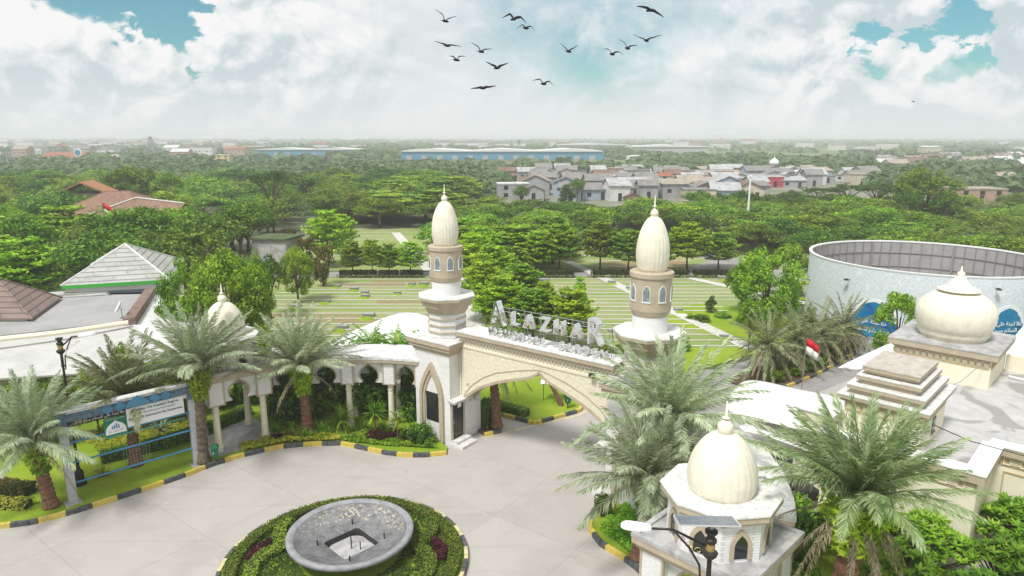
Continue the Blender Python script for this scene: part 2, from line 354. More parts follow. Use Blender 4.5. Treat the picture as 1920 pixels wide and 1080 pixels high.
def proto(kind, seed, scale=1.):
    """returns (crown mesh, trunk mesh) around the origin"""
    g = rnd(seed)
    if kind == 'broad':       # dense evergreen, lumpy dome
        K = 34; a = sphere_pts(g, K); a[:, 2] = np.abs(a[:, 2])*1.1-.25
        rr = g.uniform(.62, 1., K)[:, None]; C = a*rr*np.array([3.7, 3.7, 3.0])+np.array([0, 0, 5.6]); Rd = g.uniform(.8, 1.5, K)
        V = clumps(g, C, Rd, 110, .42); mt = F1; th, tr = 5, .28
    elif kind == 'bright':
        K = 38; a = sphere_pts(g, K); a[:, 2] = np.abs(a[:, 2])*1.1-.35
        C = a*g.uniform(.6, 1., K)[:, None]*np.array([3.4, 3.4, 3.1])+np.array([0, 0, 5.2]); Rd = g.uniform(.6, 1.3, K)
        V = clumps(g, C, Rd, 95, .40, .6, .6); mt = F2; th, tr = 5, .22
    elif kind == 'mango':     # near round tree, fine leaves
        K = 75; a = sphere_pts(g, K); a[:, 2] = a[:, 2]*.95
        C = a*g.uniform(.7, 1., K)[:, None]*np.array([3.2, 3.2, 3.4])+np.array([0, 0, 4.4]); Rd = g.uniform(.5, 1.0, K)
        V = clumps(g, C, Rd, 200, .29, .8, .5, 2.3, .25); mt = F2; th, tr = 4.5, .22
    elif kind == 'tier':      # layered, horizontal sprays on radial branches
        parts = []; limbs = []
        nl = 8
        for i in range(nl):
            z = 2.3+i*.72+g.uniform(-.15, .15); Rr = 3.25*(1-(i/(nl+.3))**2.2)**.8*g.uniform(.85, 1.12)
            nb = 11 if i < 6 else 7
            for k_ in range(nb):
                a0 = 2*math.pi*(k_+g.uniform(-.3, .3))/nb+i; L = Rr*g.uniform(.75, 1.1)
                nn_ = 92; t = np.sqrt(g.uniform(.03, 1, nn_)); wd = .50*(1-.4*t)
                px = t*L; py = g.normal(0, 1, nn_)*wd*(.3+.7*t)
                P = np.stack([px*math.cos(a0)-py*math.sin(a0), px*math.sin(a0)+py*math.cos(a0), z+g.uniform(.12, .48)*t*L+g.normal(0, .13, nn_)], 1)
                parts.append(leaves(g, P, np.tile([0, 0, 1.4], (nn_, 1)), .40, 1.6, .45))
                if k_ % 2 == 0: limbs.append((L*.8*math.cos(a0), L*.8*math.sin(a0), z+.12*L, z-.05))
        V = np.concatenate(parts); mt = F3; th, tr = 8.0, .13
        return quads_mesh('crown_tiered', V, mt), trunk_mesh('trunk_tiered', th, tr, limbs, g)
    elif kind == 'bamboo':    # feathery arching culms
        parts = []; 
        for k_ in range(46):
            a0 = g.uniform(0, 6.28); out = g.uniform(.4, 3.2); hh = g.uniform(5.0, 8.2)-out*.6
            n_ = 85; t = g.uniform(.25, 1.05, n_); rad = out*t**2.2+.3*t
            P = np.stack([rad*math.cos(a0), rad*math.sin(a0), hh*np.sin(np.minimum(t, 1.15)*1.45)], 1)+g.normal(0, .28, (n_, 3))
            parts.append(leaves(g, P, np.tile([math.cos(a0)*.6, math.sin(a0)*.6, .9], (n_, 1)), .42, 3.2, .5))
        V = np.concatenate(parts); mt = F4; th, tr = 5, .12
    elif kind == 'umbrella':  # flat-topped rain tree, open layers
        parts = []; limbs = []
        for k_ in range(22):
            a0 = g.uniform(0, 6.28); rr = 5.2*math.sqrt(g.uniform(.02, 1)); z = 7.6-.06*rr*rr*.5+g.uniform(-.5, .5)
            c = np.array([rr*math.cos(a0), rr*math.sin(a0), z]); limbs.append((c[0], c[1], z-.2, 3.4))
            p = sphere_pts(g, 130)*np.array([1.5, 1.5, .42])*g.uniform(.5, 1, 130)[:, None]+c
            parts.append(leaves(g, p, np.tile([0, 0, 1.], (130, 1)), .38, 1.8, .5))
        V = np.concatenate(parts)
        return quads_mesh('crown_umbrella', V, F5), trunk_mesh('trunk_umbrella', 4.5, .35, limbs[:14], g)
    elif kind in ('red', 'cone', 'shrub', 'fresh'):
        K = 30; a = sphere_pts(g, K)
        sh = {'red': (1.5, 1.5, 1.7, 2.1), 'cone': (1.3, 1.3, 2.4, 2.8), 'shrub': (.8, .8, .55, .6), 'fresh': (.9, .9, .8, .85)}[kind]
        C = a*g.uniform(.5, 1., K)[:, None]*np.array(sh[:3])+np.array([0, 0, sh[3]])
        if kind == 'cone': C[:, :2] *= np.clip(1.35-(C[:, 2:3]/5.2), .3, 1.2)
        C[:, 2] = np.maximum(C[:, 2], .2); Rd = g.uniform(.3, .55, K)*(1 if sh[0] > 1 else .6)
        big = sh[0] > 1
        V = clumps(g, C, Rd, 110 if big else 60, .24 if big else .17, .85, .5, 2.0); mt = {'red': FR, 'cone': F1, 'shrub': F2, 'fresh': FG}[kind]; th, tr = (sh[3], .12 if big else .05)
    V = V.copy(); V[..., 2] = np.maximum(V[..., 2], .03)
    if kind in ('broad', 'bright', 'mango'):
        idx = g.choice(len(C), 9, replace=False); limbs = [(C[i][0]*.85, C[i][1]*.85, C[i][2]-.2, th*.35) for i in idx]
    else: limbs = []
    return quads_mesh('crown_'+kind, V, mt), trunk_mesh('trunk_'+kind, th, tr, limbs, g)
def frond(g, a0, el0, L, bend, nl, ll, lw, mi=0, twist=0., zero=.08):
    """one feather frond: arching rachis with two rows of leaflets; returns (n,4,3)"""
    n = 14; pts = [np.zeros(3)]; el = el0
    dirh = np.array([math.cos(a0), math.sin(a0), 0.]); side = np.array([-math.sin(a0), math.cos(a0), 0.])
    for i in range(n):
        el_i = el0-bend*((i+1)/n)**1.4
        pts.append(pts[-1]+(dirh*math.cos(el_i)+np.array([0, 0, 1.])*math.sin(el_i)+side*twist*(i/n)*.3)*L/n)
    P = np.array(pts); out = []
    # rachis as two thin ribbons
    T = np.gradient(P, axis=0); T /= np.linalg.norm(T, axis=1, keepdims=True)
    Nn = np.cross(T, side); w0 = np.linspace(.035, .008, n+1)[:, None]
    for (wd) in (side, Nn):
        A = P-wd*w0; B = P+wd*w0; out.append(np.stack([A[:-1], B[:-1], B[1:], A[1:]], 1))
    t = np.linspace(zero, 1., nl); t = np.concatenate([t, t]); sg = np.concatenate([np.ones(nl), -np.ones(nl)])
    t = np.clip(t+g.normal(0, .006, len(t)), 0, 1)
    f = t*n; i0 = np.minimum(f.astype(int), n-1); fr = (f-i0)[:, None]
    base = P[i0]*(1-fr)+P[i0+1]*fr; tt = T[i0]
    nn = -Nn[i0]; nn[nn[:, 2] < 0] *= 1
    env = np.sin(np.clip(.22+t*.74, 0, 1)*math.pi)**.55*ll*g.uniform(.8, 1.1, len(t))
    ang = .95-.45*t
    dv = tt*np.cos(ang)[:, None]+(side[None]*sg[:, None]*.80+nn*g.uniform(.1, .8, len(t))[:, None]+g.normal(0, .14, (len(t), 3)))*np.sin(ang)[:, None]
    dv /= np.linalg.norm(dv, axis=1, keepdims=True)
    tip = base+dv*env[:, None]; tip[:, 2] -= .12*env
    mid = base*.55+tip*.45; mid[:, 2] += .02*env
    wv = np.cross(dv, nn+g.normal(0, .5, nn.shape)); wv /= np.linalg.norm(wv, axis=1, keepdims=True)+1e-9
    out.append(np.stack([base, mid+wv*lw, tip, mid-wv*lw], 1))
    return np.concatenate(out)
def palm_crown(seed, nf, L, ll, lw=.022, nl=46, lo=-.35, hi=1.5, bend=(.22, .75)):
    g = rnd(seed); out = []
    for i in range(nf):
        t = (i+.5)/nf; el = hi+(lo-hi)*t**.8+g.uniform(-.12, .12)
        a0 = i*2.39996+g.uniform(-.25, .25)
        out.append(frond(g, a0, el, L*g.uniform(.85, 1.1)*(1-.18*(1-t)), g.uniform(*bend)*(.65+.6*t), nl, ll, lw, twist=g.uniform(-1, 1)))
    return np.concatenate(out)
def palm(name, label, base, top, L, nf=46, seed=1, leaf=None, group=None, dead=6, r=.22, lw=.021, nl=84, ll=.56, lo=.12, boots=None, hi=1.5, trunkm=None, fern=900, frad=.8, dlo=-.5):
    t = thing(name, label, 'palm', base, 0, group); g = rnd(seed+99)
    d = Vector(top)-Vector(base); b = MB(); n = 14
    pts = []; rad = []
    for i in range(n*2+1):
        s = i/(n*2); pts.append((d.x*s**1.3, d.y*s**1.3, d.z*s)); rad.append(r*(1.3-.35*s if s > .08 else 1.55)*(1.09 if i % 2 else .93)*(1+.25*max(0, s-.75)*4*.6))
    b.tube(pts, rad, 12); b.build('trunk', trunkm or M['palmtrunk'], t, False)
    put('crown', quads_mesh('palm_crown', palm_crown(seed, nf, L, ll, lw, nl, lo, hi), leaf or FP), t, tuple(d))
    if dead:
        V = np.concatenate([frond(g, g.uniform(0, 6.28), g.uniform(dlo, dlo+.5), L*g.uniform(.6, .95), g.uniform(.5, .9), 40, .26, .018) for _ in range(dead)])
        put('dead_fronds', quads_mesh('palm_dead_fronds', V, FD), t, (d.x, d.y, d.z-.15))
    # ferns and cut frond stubs below the crown
    P_ = []; nf_ = fern
    zz = d.z+.05-g.uniform(0, 1, nf_)**1.0*min(1.6, d.z*.6); ss_ = zz/d.z; aa = g.uniform(0, 6.28, nf_); rr_ = g.uniform(.12, frad, nf_)*(.5+.5*np.clip((zz-(d.z-1.3))/1.3, 0, 1))
    P_ = np.stack([d.x*ss_**1.3+rr_*np.cos(aa), d.y*ss_**1.3+rr_*np.sin(aa), zz], 1)
    put('ferns', quads_mesh('trunk_ferns', leaves(g, P_, np.stack([np.cos(aa), np.sin(aa), np.full(nf_, .6)], 1), .26, 3.2, .7), boots or FG), t)
    b = MB()
    for i in range(30):
        a0 = i*2.4; z = d.z-.05-.9*g.random(); s = z/d.z if d.z else 1
        c = Vector((d.x*s**1.3, d.y*s**1.3, z)); dr = Vector((math.cos(a0), math.sin(a0), .9)).normalized()
        b.tube([c+dr*.1, c+dr*g.uniform(.3, .55)], [.05, .02], 4)
    b.build('frond_stubs', M['trunk'], t)
    return t
def rosette(name, label, loc, R_=.9, h=.0, n=70, m_=None, w_=.035, seed=3, cat='plant', group=None, el=(-.1, 1.4), bendy=.6):
    """strap-leaved plant: a fan of long leaves on an optional stem"""
    g = rnd(seed); t = thing(name, label, cat, loc, g.uniform(0, 6), group); out = []
    for i in range(n):
        a0 = i*2.39996; e = g.uniform(*el); L = R_*g.uniform(.75, 1.1); p = np.array([0, 0, h]); pr = None; k_ = 4
        sd = np.array([-math.sin(a0), math.cos(a0), 0])
        for j in range(k_+1):
            wj = w_*(.7, 1.1, 1., .7, .05)[j]; a, b_ = p-sd*wj, p+sd*wj
            if pr is not None: out.append(np.stack([pr[0], pr[1], b_, a]))
            pr = (a, b_); ej = e-bendy*(j/k_)**1.5
            p = p+np.array([math.cos(a0)*math.cos(ej), math.sin(a0)*math.cos(ej), math.sin(ej)])*L/k_
    put('foliage', quads_mesh('strap_leaves', np.array(out), m_ or F2), t)
    if h: b = MB(); b.tube([(0, 0, 0), (.03, 0, h*.5), (0, 0, h)], [.05, .04, .05], 6); b.build('stem', M['trunk'], t)
    return t
PROTOS = {}
def get_proto(kind, var):
    key = (kind, var)
    if key not in PROTOS:
        PROTOS[key] = proto(kind, hash_of(kind)*10+var)
    return PROTOS[key]
def hash_of(s): return sum((i+1)*ord(c) for i, c in enumerate(s)) % 997
NAMES = dict(broad='evergreen_tree', bright='broadleaf_tree', mango='mango_tree', tier='tiered_tree', bamboo='bamboo_clump', umbrella='rain_tree', red='red_tipped_shrub', cone='conifer_tree', shrub='shrub', fresh='shrub')
def tree(kind, x, y, s=1., var=0, label='', group=None, cat='tree', sz=1., z=0., mt=None, rz=None):
    cr, tk = get_proto(kind, var)
    t = thing(NAMES[kind], label, cat, (x, y, z), (x*7.3+y*3.1) % 6.28 if rz is None else rz, group)
    t.scale = (s, s, s*sz)
    o = put('crown', cr, t)
    if mt: o.material_slots[0].link = 'OBJECT'; o.material_slots[0].material = mt
    put('trunk', tk, t)
    return t
def leafbox(name, fn, area_n, size, m_, parent=None, seed=0, tilt=.8, up=(0, 0, 1.)):
    """leaves scattered over a surface; fn(g,n) -> points, normals"""
    g = rnd(seed); P, N = fn(g, area_n)
    return put(name, quads_mesh(name, leaves(g, P, N, size, 1.8, tilt), m_), parent)
def hedge_run(name, label, pts, w_, h_, m_, group=None, dens=260, seed=0, size=.11, core=None, cat='hedge', loc=None):
    """clipped hedge along a polyline: a core strip clothed in small leaves"""
    t = thing(name, label, cat, loc or (pts[0][0], pts[0][1], 0), 0, group); ox, oy = t.location[0], t.location[1]; oz = t.location[2]
    g = rnd(seed+7); P = []; N = []; b = MB()
    for (p, q) in zip(pts[:-1], pts[1:]):
        p = np.array(p[:2], float)-(ox, oy); q = np.array(q[:2], float)-(ox, oy); L = np.linalg.norm(q-p); d = (q-p)/max(L, 1e-6); s = np.array([-d[1], d[0]])
        n = max(4, int(dens*L*(w_+2*h_)))
        tt = g.uniform(-.03, 1.03, n)[:, None]; u = g.uniform(-(w_/2+h_), w_/2+h_, n)
        off = np.clip(u, -w_/2, w_/2); z = h_-np.maximum(np.abs(u)-w_/2, 0)
        c = p+(q-p)*tt+s*off[:, None]*1.02
        P.append(np.column_stack([c, z+g.normal(0, .02, n)])); N.append(np.column_stack([s*np.sign(u)[:, None]*(np.abs(u) > w_/2)[:, None], (np.abs(u) <= w_/2)*1.]))
        h2 = h_-.04; w2 = w_/2-.03; a1, a2, a3, a4 = p-s*w2, q-s*w2, q+s*w2, p+s*w2
        b.prism([tuple(a1), tuple(a2), tuple(a3), tuple(a4)], 0, h2)
    P = np.concatenate(P); N = np.concatenate(N)
    put('foliage', quads_mesh('hedge_leaves', leaves(g, P, N, size, 1.7, .7), m_), t)
    b.build('stems', core or M['hedgecore'], t)
    return t
M['hedgecore'] = mat('hedge_inner', (.04, .06, .015), .95)
def cover(name, poly, m_, n, h_, size, kind='stuff', seed=0, cat=None, label=None, z=0., group=None, hole=None):
    """ground cover: loose leaves over a plan polygon"""
    g = rnd(seed+31); xs = [p[0] for p in poly]; ys = [p[1] for p in poly]; P = []
    while len(P) < n:
        x, y = g.uniform(min(xs), max(xs)), g.uniform(min(ys), max(ys)); ins = False; j = len(poly)-1
        for i in range(len(poly)):
            if (poly[i][1] > y) != (poly[j][1] > y) and x < (poly[j][0]-poly[i][0])*(y-poly[i][1])/(poly[j][1]-poly[i][1])+poly[i][0]: ins = not ins
            j = i
        if hole and math.hypot(x-hole[0], y-hole[1]) < hole[2]: ins = False
        if ins:
            hh = h_*(.55+.45*mnoise.noise(Vector((x*1.7, y*1.7, seed)))); P.append((x, y, z+hh*g.uniform(.3, 1)**.5))
    P = np.array(P); me = quads_mesh(name, leaves(g, P, np.tile([0, 0, 1.], (len(P), 1)), size, 2.0, .6), m_)
    o = put(name, me); o['kind'] = kind
    if label: o['label'] = label
    if cat: o['category'] = cat
    if group: o['group'] = group
    return o
# ---------------- shared building shapes ----------------
def lancet(w_, z0, zs, za, n=9, p=1.8, bulge=0.):
    L = [(-w_, z0)]+[(-w_*(1-(i/n)**p)-bulge*math.sin(math.pi*i/n), zs+(za-zs)*i/n) for i in range(n+1)]
    return L+[(-x, z) for x, z in L[:-1][::-1]]
def keyhole(w_, z0, za):      # narrow neck, round shoulders, small ogee tip
    h = za-z0
    half = [(.74, 0), (.74, .10), (.90, .16), (1.0, .28), (1.02, .42), (.95, .56), (.78, .69), (.52, .80), (.25, .88), (.10, .93), (0, 1.0)]
    L = [(-w_*x, z0+h*z) for x, z in half]
    return L+[(-x, z) for x, z in L[:-1][::-1]]
def ring(b, outer, inner, y0, y1, mi=None):
    n = len(outer)
    vs = [(x, y0, z) for x, z in outer]+[(x, y0, z) for x, z in inner]+[(x, y1, z) for x, z in outer]+[(x, y1, z) for x, z in inner]
    fs = []
    for i in range(n-1):
        fs += [(i, i+1, n+i+1, n+i), (2*n+i, 3*n+i, 3*n+i+1, 2*n+i+1), (i, 2*n+i, 2*n+i+1, i+1), (n+i, n+i+1, 3*n+i+1, 3*n+i)]
    fs += [(0, n, 3*n, 2*n), (n-1, 3*n-1, 4*n-1, 2*n-1)]
    return b.add(vs, fs, mi)
def Rz(a, loc=(0, 0, 0)): return Matrix.Translation(loc) @ Matrix.Rotation(a, 4, 'Z')
def ngon(r, n, rot=0.): return [(r*math.cos(2*math.pi*i/n+rot), r*math.sin(2*math.pi*i/n+rot)) for i in range(n)]
def ogive(z0, z1, rb, rm, rt, zm=.33, n=22):
    out = []
    for i in range(n+1):
        t = i/n
        if t < zm: r = rm-(rm-rb)*((zm-t)/zm)**2
        else: s = (t-zm)/(1-zm); r = rt+(rm-rt)*max(0, 1-s**1.85)**.64
        out.append((r, z0+(z1-z0)*t))
    return out
def finial(b, z, r, h, c=(0, 0)):
    b.lathe([(r*.5, z-r*.15), (r*.9, z+r*.3), (r, z+r*.8), (r*.9, z+r*1.3), (r*.45, z+r*1.75), (r*.22, z+r*1.95), (r*.22, z+h*.45), (r*.5, z+h*.48), (r*.5, z+h*.51), (r*.16, z+h*.54), (r*.10, z+h*.97), (.01, z+h)], 14, c)
CL = (-3.5, 35.5); GA = math.atan2(-.602, .799); CR = (-3.5+11.8*.799, 35.5-11.8*.602)
def GP(a, n, z=0.): return (CL[0]+a*.799-n*.602, CL[1]-a*.602-n*.799, z)
# ---------------- gate towers ----------------
def gate_tower(label, loc, door_side):
    t = thing('gate_tower', label, 'gate tower', (*loc, 0), GA, 'pair of minaret towers of the gate')
    b = MB(); b.box(-1.25, 1.25, -1.25, 1.25, 0, 5.02); b.build('base', M['stone'], t)
    b = MB(); b.prism(ngon(1.03, 8, R(22.5)), 5.72, 7.02); b.build('shaft', M['stone'], t)
    b = MB()
    for h_, z0, z1 in ((1.31, 5.0, 5.13), (1.38, 5.13, 5.22), (1.46, 5.22, 5.42), (1.55, 5.42, 5.64)): b.box(-h_, h_, -h_, h_, z0, z1)
    for z in (5.98, 6.34, 6.70): b.prism(ngon(1.10, 8, R(22.5)), z, z+.07)
    o8 = R(22.5)
    b.prism(ngon(1.10, 8, o8), 7.0, 7.12); b.prism(ngon(1.16, 8, o8), 7.12, 7.38, poly2=ngon(1.26, 8, o8)); b.prism(ngon(1.36, 8, o8), 7.38, 7.46)
    b.prism(ngon(1.38, 8, o8), 7.46, 7.74, poly2=ngon(1.50, 8, o8)); b.prism(ngon(1.56, 8, o8), 7.74, 7.86)
    c = b.build('cornice', M['tan'], t)
    b = MB(); b.box(-1.57, 1.57, -1.57, 1.57, 5.64, 5.70); b.prism(ngon(1.58, 8, o8), 7.86, 7.93); b.build('ledge', M['slab'], t)
    b = MB(); b.lathe([(.76, 7.9), (.75, 8.75)], 32); b.build('neck', M['stone'], t)
    b = MB(); b.lathe([(.74, 8.62), (.80, 8.72), (.87, 8.92), (.87, 10.3), (.93, 10.34), (.93, 10.52), (.86, 10.56), (.6, 10.56)], 40); dr = b.build('drum', M['tan'], t, False)
    for k in range(8):
        a = R(45*k+13)
        b = MB(); b.T = Rz(a+math.pi/2) ; ring(b, lancet(.168, 9.34, 9.74, 10.06, 6, 2.5), lancet(.148, 9.36, 9.74, 10.03, 6, 2.5), -.885, -.84); b.slabxz([(-.175, 9.31), (.175, 9.31), (.175, 9.36), (-.175, 9.36)], -.895, -.84)
        f = b.build('window', M['white'], t)
        b = MB(); b.T = Rz(a+math.pi/2); b.slabxz(lancet(.155, 9.35, 9.74, 10.04, 6, 2.5), -.878, -.84); b.build('pane', M['frosted'], f)
    b = MB(); b.lathe(ogive(10.56, 12.85, .585, .70, .13), 96, rib=.038, nr=24); b.build('dome', M['dome'], t, True)
    b = MB(); finial(b, 12.83, .17, .88); b.build('finial', M['dome'], t, True)
    # niche with its window, on the front face
    b = MB(); ring(b, lancet(.84, .10, 2.4, 4.45, 9, 1.9), lancet(.66, .10, 2.35, 4.05, 9, 1.9), -1.42, -1.25)
    ring(b, lancet(.66, .10, 2.35, 4.05, 9, 1.9), lancet(.52, .10, 2.30, 3.75, 9, 1.9), -1.34, -1.25); b.build('niche', M['tan'], t)
    b = MB(); b.slabxz(lancet(.53, .12, 2.30, 3.76, 9, 1.9), -1.27, -1.24); b.build('panel', M['stone'], t)
    b = MB(); b.box(-.44, .44, -1.31, -1.26, 1.15, 2.75); wd = b.build('window', M['black'], t)
    b = MB(); b.box(-.38, .38, -1.318, -1.30, 1.21, 2.28); b.box(-.38, .38, -1.318, -1.30, 2.34, 2.69); b.build('pane', M['glass'], wd)
    if door_side:
        s = door_side; e = 1.25
        def bx(b_, x0, x1, *r): b_.box(min(s*x0, s*x1), max(s*x0, s*x1), *r)
        b = MB(); bx(b, e-.03, e+.035, -1.10, -.28, .32, 2.42); d = b.build('door', M['black'], t)
        b = MB(); bx(b, e+.03, e+.04, -1.02, -.36, .45, 1.75); bx(b, e+.03, e+.04, -1.02, -.75, 1.9, 2.3); b.build('pane', M['glass'], d)
        b = MB(); bx(b, e+.03, e+.042, -.70, -.42, 1.98, 2.28); b.build('notice', M['white'], d)
        b = MB(); bx(b, e+.035, e+.075, -1.06, -1.03, 1.2, 1.45); b.build('handle', M['steel'], d)
        b = MB(); bx(b, e-.02, e+.07, -.28, -.16, .3, 2.42); bx(b, e-.02, e+.07, -1.2, -1.10, .3, 2.42); b.build('door_frame', M['tan'], t)
        b = MB(); bx(b, e-.02, e+.46, -1.38, -.05, 2.46, 2.56); bx(b, e-.02, e+.52, -1.42, 0, 2.56, 2.62); b.build('door_canopy', M['slab'], t)
        b = MB(); bx(b, e, e+.45, -1.2, -.1, 0, .3); bx(b, e, e+.85, -1.28, -.05, 0, .15); b.build('step', M['slab'], t)
    return t
gate_tower('tall white minaret tower with the black glass door, left of the entrance arch', CL, 1)
gate_tower('tall white minaret tower rising behind the silvery palm, right of the entrance arch', CR, -1)
# ---------------- gate arch ----------------
t = thing('gate_arch', 'cream stucco wall with a pointed ogee arch spanning the driveway between two minaret towers', 'gate arch', GP(0, 0), GA)
AX = 6.4; arcL = [(1.30, 2.30), (1.55, 2.42), (1.93, 2.78), (2.65, 3.32), (3.83, 3.88), (4.7, 4.19), (5.44, 4.42), (5.9, 4.58), (6.2, 4.76), (6.4, 4.98)]
arcR = [(6.6, 4.76), (6.95, 4.58), (7.6, 4.36), (8.4, 4.08), (9.2, 3.74), (9.8, 3.38), (10.2, 2.98), (10.5, 2.40)]
arc = arcL+arcR
b = MB(); b.slabxz([(1.27, 2.30)]+arc[1:-1]+[(10.53, 2.4), (10.53, 5.45), (1.27, 5.45)], -.5, .5); b.build('wall', M['stucco'], t)
b = MB(); b.box(1.27, 10.53, -.44, .44, 5.45, 5.92)
nb = 44; L_ = 10.53-1.27
fr = b.build('frieze', mat('frieze_beige', (.58, .50, .37), .8), t)
b = MB()
for i in range(nb):
    x0 = 1.30+i*(L_-.06)/nb; x1 = 1.30+(i+1)*(L_-.06)/nb; z0, z1 = 5.49, 5.86; w_ = .034
    for (xa, xb) in ((x0, x1), (x1, x0)):
        b.slabxz([(xa-w_, z0), (xa+w_, z0), (xb+w_, z1), (xb-w_, z1)], -.468+(.004 if xa > xb else 0), -.44)
b.box(1.27, 10.53, -.475, -.43, 5.45, 5.49); b.box(1.27, 10.53, -.475, -.43, 5.86, 5.92); b.build('lattice', M['cream'], t)
b = MB(); b.box(1.27, 10.53, -.62, .62, 5.92, 6.02); b.box(1.27, 10.53, -.74, .74, 6.02, 6.20); b.build('cornice', M['tan'], t)
b = MB(); b.box(1.27, 10.53, -.76, .76, 6.20, 6.25); b.build('coping', M['slab'], t)
off = [(x+(-.0 if abs(x-AX) < .05 else .10*(1 if x > AX else -1))*.6, z+.11) for x, z in arc]
b = MB(); ring(b, off, arc, -.54, -.49); ring(b, [(x, z+.003) for x, z in arc], [(x, z-.035) for x, z in arc], -.53, .53); b.build('arch_trim', M['tan'], t)
def outline(b, pts, w_, y0, y1):
    for (p, q) in zip(pts[:-1], pts[1:]):
        d = Vector((q[0]-p[0], q[1]-p[1])).normalized()*w_; nx, nz = -d.y, d.x
        b.slabxz([(p[0]-nx, p[1]-nz), (q[0]-nx, q[1]-nz), (q[0]+nx, q[1]+nz), (p[0]+nx, p[1]+nz)], y0, y1)
b = MB(); grv = [(1.55, 2.62), (1.75, 2.95), (2.14, 3.40), (2.9, 3.98), (3.75, 4.42), (5.12, 4.82), (5.9, 5.02), (6.43, 5.12), (6.95, 5.04), (7.9, 4.82), (9.0, 4.42), (9.8, 3.95), (10.3, 3.4)]
outline(b, grv, .028, -.522, -.495); outline(b, [(1.42, 2.7), (1.42, 5.34), (10.4, 5.34)], .02, -.518, -.495); b.build('moulding', M['tan'], t)
fl = thing('floodlight', 'small black floodlight fixed under the cornice near the right end of the arch', 'floodlight', GP(9.45, .5, 5.5), GA)
b = MB(); b.box(-.14, .14, -.30, -.16, -.02, .16); b.build('housing', M['black'], fl)
b = MB(); b.box(-.12, .12, -.312, -.298, 0, .14); b.build('lens', M['glass'], fl); b = MB(); b.box(-.03, .03, -.18, .05, .04, .08); b.build('bracket', M['black'], fl)
# ---------------- writing ----------------
def text_mesh(s, size, ext, m_, name='letter', align='CENTER', sx=1., bev=0., off=0.):
    c = bpy.data.curves.new('t', 'FONT'); c.body = s; c.size = size; c.extrude = ext; c.align_x = align; c.bevel_depth = bev; c.offset = off; c.resolution_u = 3
    o = bpy.data.objects.new('t', c); LK(o); dg = bpy.context.evaluated_depsgraph_get(); dg.update()
    me = bpy.data.meshes.new_from_object(o.evaluated_get(dg)); bpy.data.objects.remove(o); bpy.data.curves.remove(c)
    me.name = name; me.materials.clear(); me.materials.append(m_)
    me.transform(Matrix.Diagonal((sx, 1, 1, 1)) @ Matrix.Identity(4)); me.transform(Matrix.Rotation(math.pi/2, 4, 'X')); return me
sg = thing('gate_sign', 'polished steel letters in two rows on a pipe frame above the entrance arch', 'sign', GP(0, .1, 6.25), GA)
def put_letter(ch, x, z, size, sx=1., dep=.12, off=.02):
    me = text_mesh(ch, size, dep, M['chrome'], 'letter', sx=sx, off=off); return put('letter', me, sg, (x, -.15, z))
for ch, x, z, s, sx in (('A', 3.72, .76, 1.8, .80), ('L', 4.75, .78, 1.02, .9), ('A', 5.62, .78, 1.02, .9), ('Z', 6.55, .78, 1.02, .9), ('H', 7.38, .78, 1.02, .85), ('A', 8.32, .78, 1.02, .9), ('R', 9.30, .76, 1.8, .80)):
    put_letter(ch, x, z-.12 if s > 1.5 else z, s, sx, .20, -.018)
for i, ch in enumerate('MEMORIAL'): put_letter(ch, 3.32+i*.46-(.05 if i > 5 else 0), .03, .60, .85, .10, -.004)
for i, ch in enumerate('GARDEN'): put_letter(ch, 7.45+i*.46, .03, .60, .85, .10, -.004)
b = MB()
for z in (.03, .66, 1.50, 1.30): b.tube([(3.2, .12, z), (10.05, .12, z)], .018, 5)
for x in (3.2, 4.2, 5.15, 6.1, 7.05, 7.9, 8.9, 10.0): b.tube([(x, .12, 0), (x, .12, 1.6)], .018, 5); b.tube([(x, .12, 1.3), (x, .5, 0)], .014, 5)
for x in (4.2, 6.1, 8.9): b.tube([(x, .12, .1), (x+.9, .12, 1.4)], .012, 4)
b.tube([(9.98, -.1, 0), (10.0, -.1, 1.35)], .016, 5); b.box(9.9, 10.12, -.2, .02, 1.35, 1.42); b.build('frame', M['steel'], sg)
# ---------------- columns, pavilions and colonnades ----------------
def column_b(b, x, y, h=2.78):
    b.lathe([(.30, 0), (.30, .06), (.27, .10), (.22, .18), (.20, .34), (.23, .37), (.23, .41), (.19, .45), (.175, .9), (.155, 2.3), (.17, 2.33), (.19, 2.36), (.19, 2.40), (.16, 2.43), (.165, h-.16), (.23, h-.06), (.24, h)], 18, (x, y))
def arch_panel(b, tr, T, w_, z0=2.78, z1=4.0):
    hw = w_/2; kw = min(.50, hw*.86)
    b.T = T; k = keyhole(kw, z0-.001, z0+(z1-z0)*.90)
    b.slabxz([(-hw, z0)]+k+[(hw, z0), (hw, z1), (-hw, z1)], -.09, .09)
    tr.T = T; k2 = [(x*1.13, z+.05*(i not in (0, len(k)-1))) for i, (x, z) in enumerate(k)]
    for s in (-1, 1): ring(tr, k2, k, min(s*.085, s*.125), max(s*.085, s*.125))
def block(b, tr, T, w_=.72, z0=2.74, z1=4.0):
    b.T = T; h = w_/2; b.box(-h, h, -h, h, z0+.05, z1)
    tr.T = T
    for s in (-1, 1):
        for a, c in ((-h-.01, -h+.055), (h-.055, h+.01)):
            tr.box(a, c, min(s*(h-.01), s*(h+.025)), max(s*(h-.01), s*(h+.025)), z0, z1)
            tr.box(min(s*(h-.01), s*(h+.025)), max(s*(h-.01), s*(h+.025)), a+.002, c-.002, z0, z1)
    tr.box(-h-.015, h+.015, -h-.015, h+.015, z0, z0+.055)
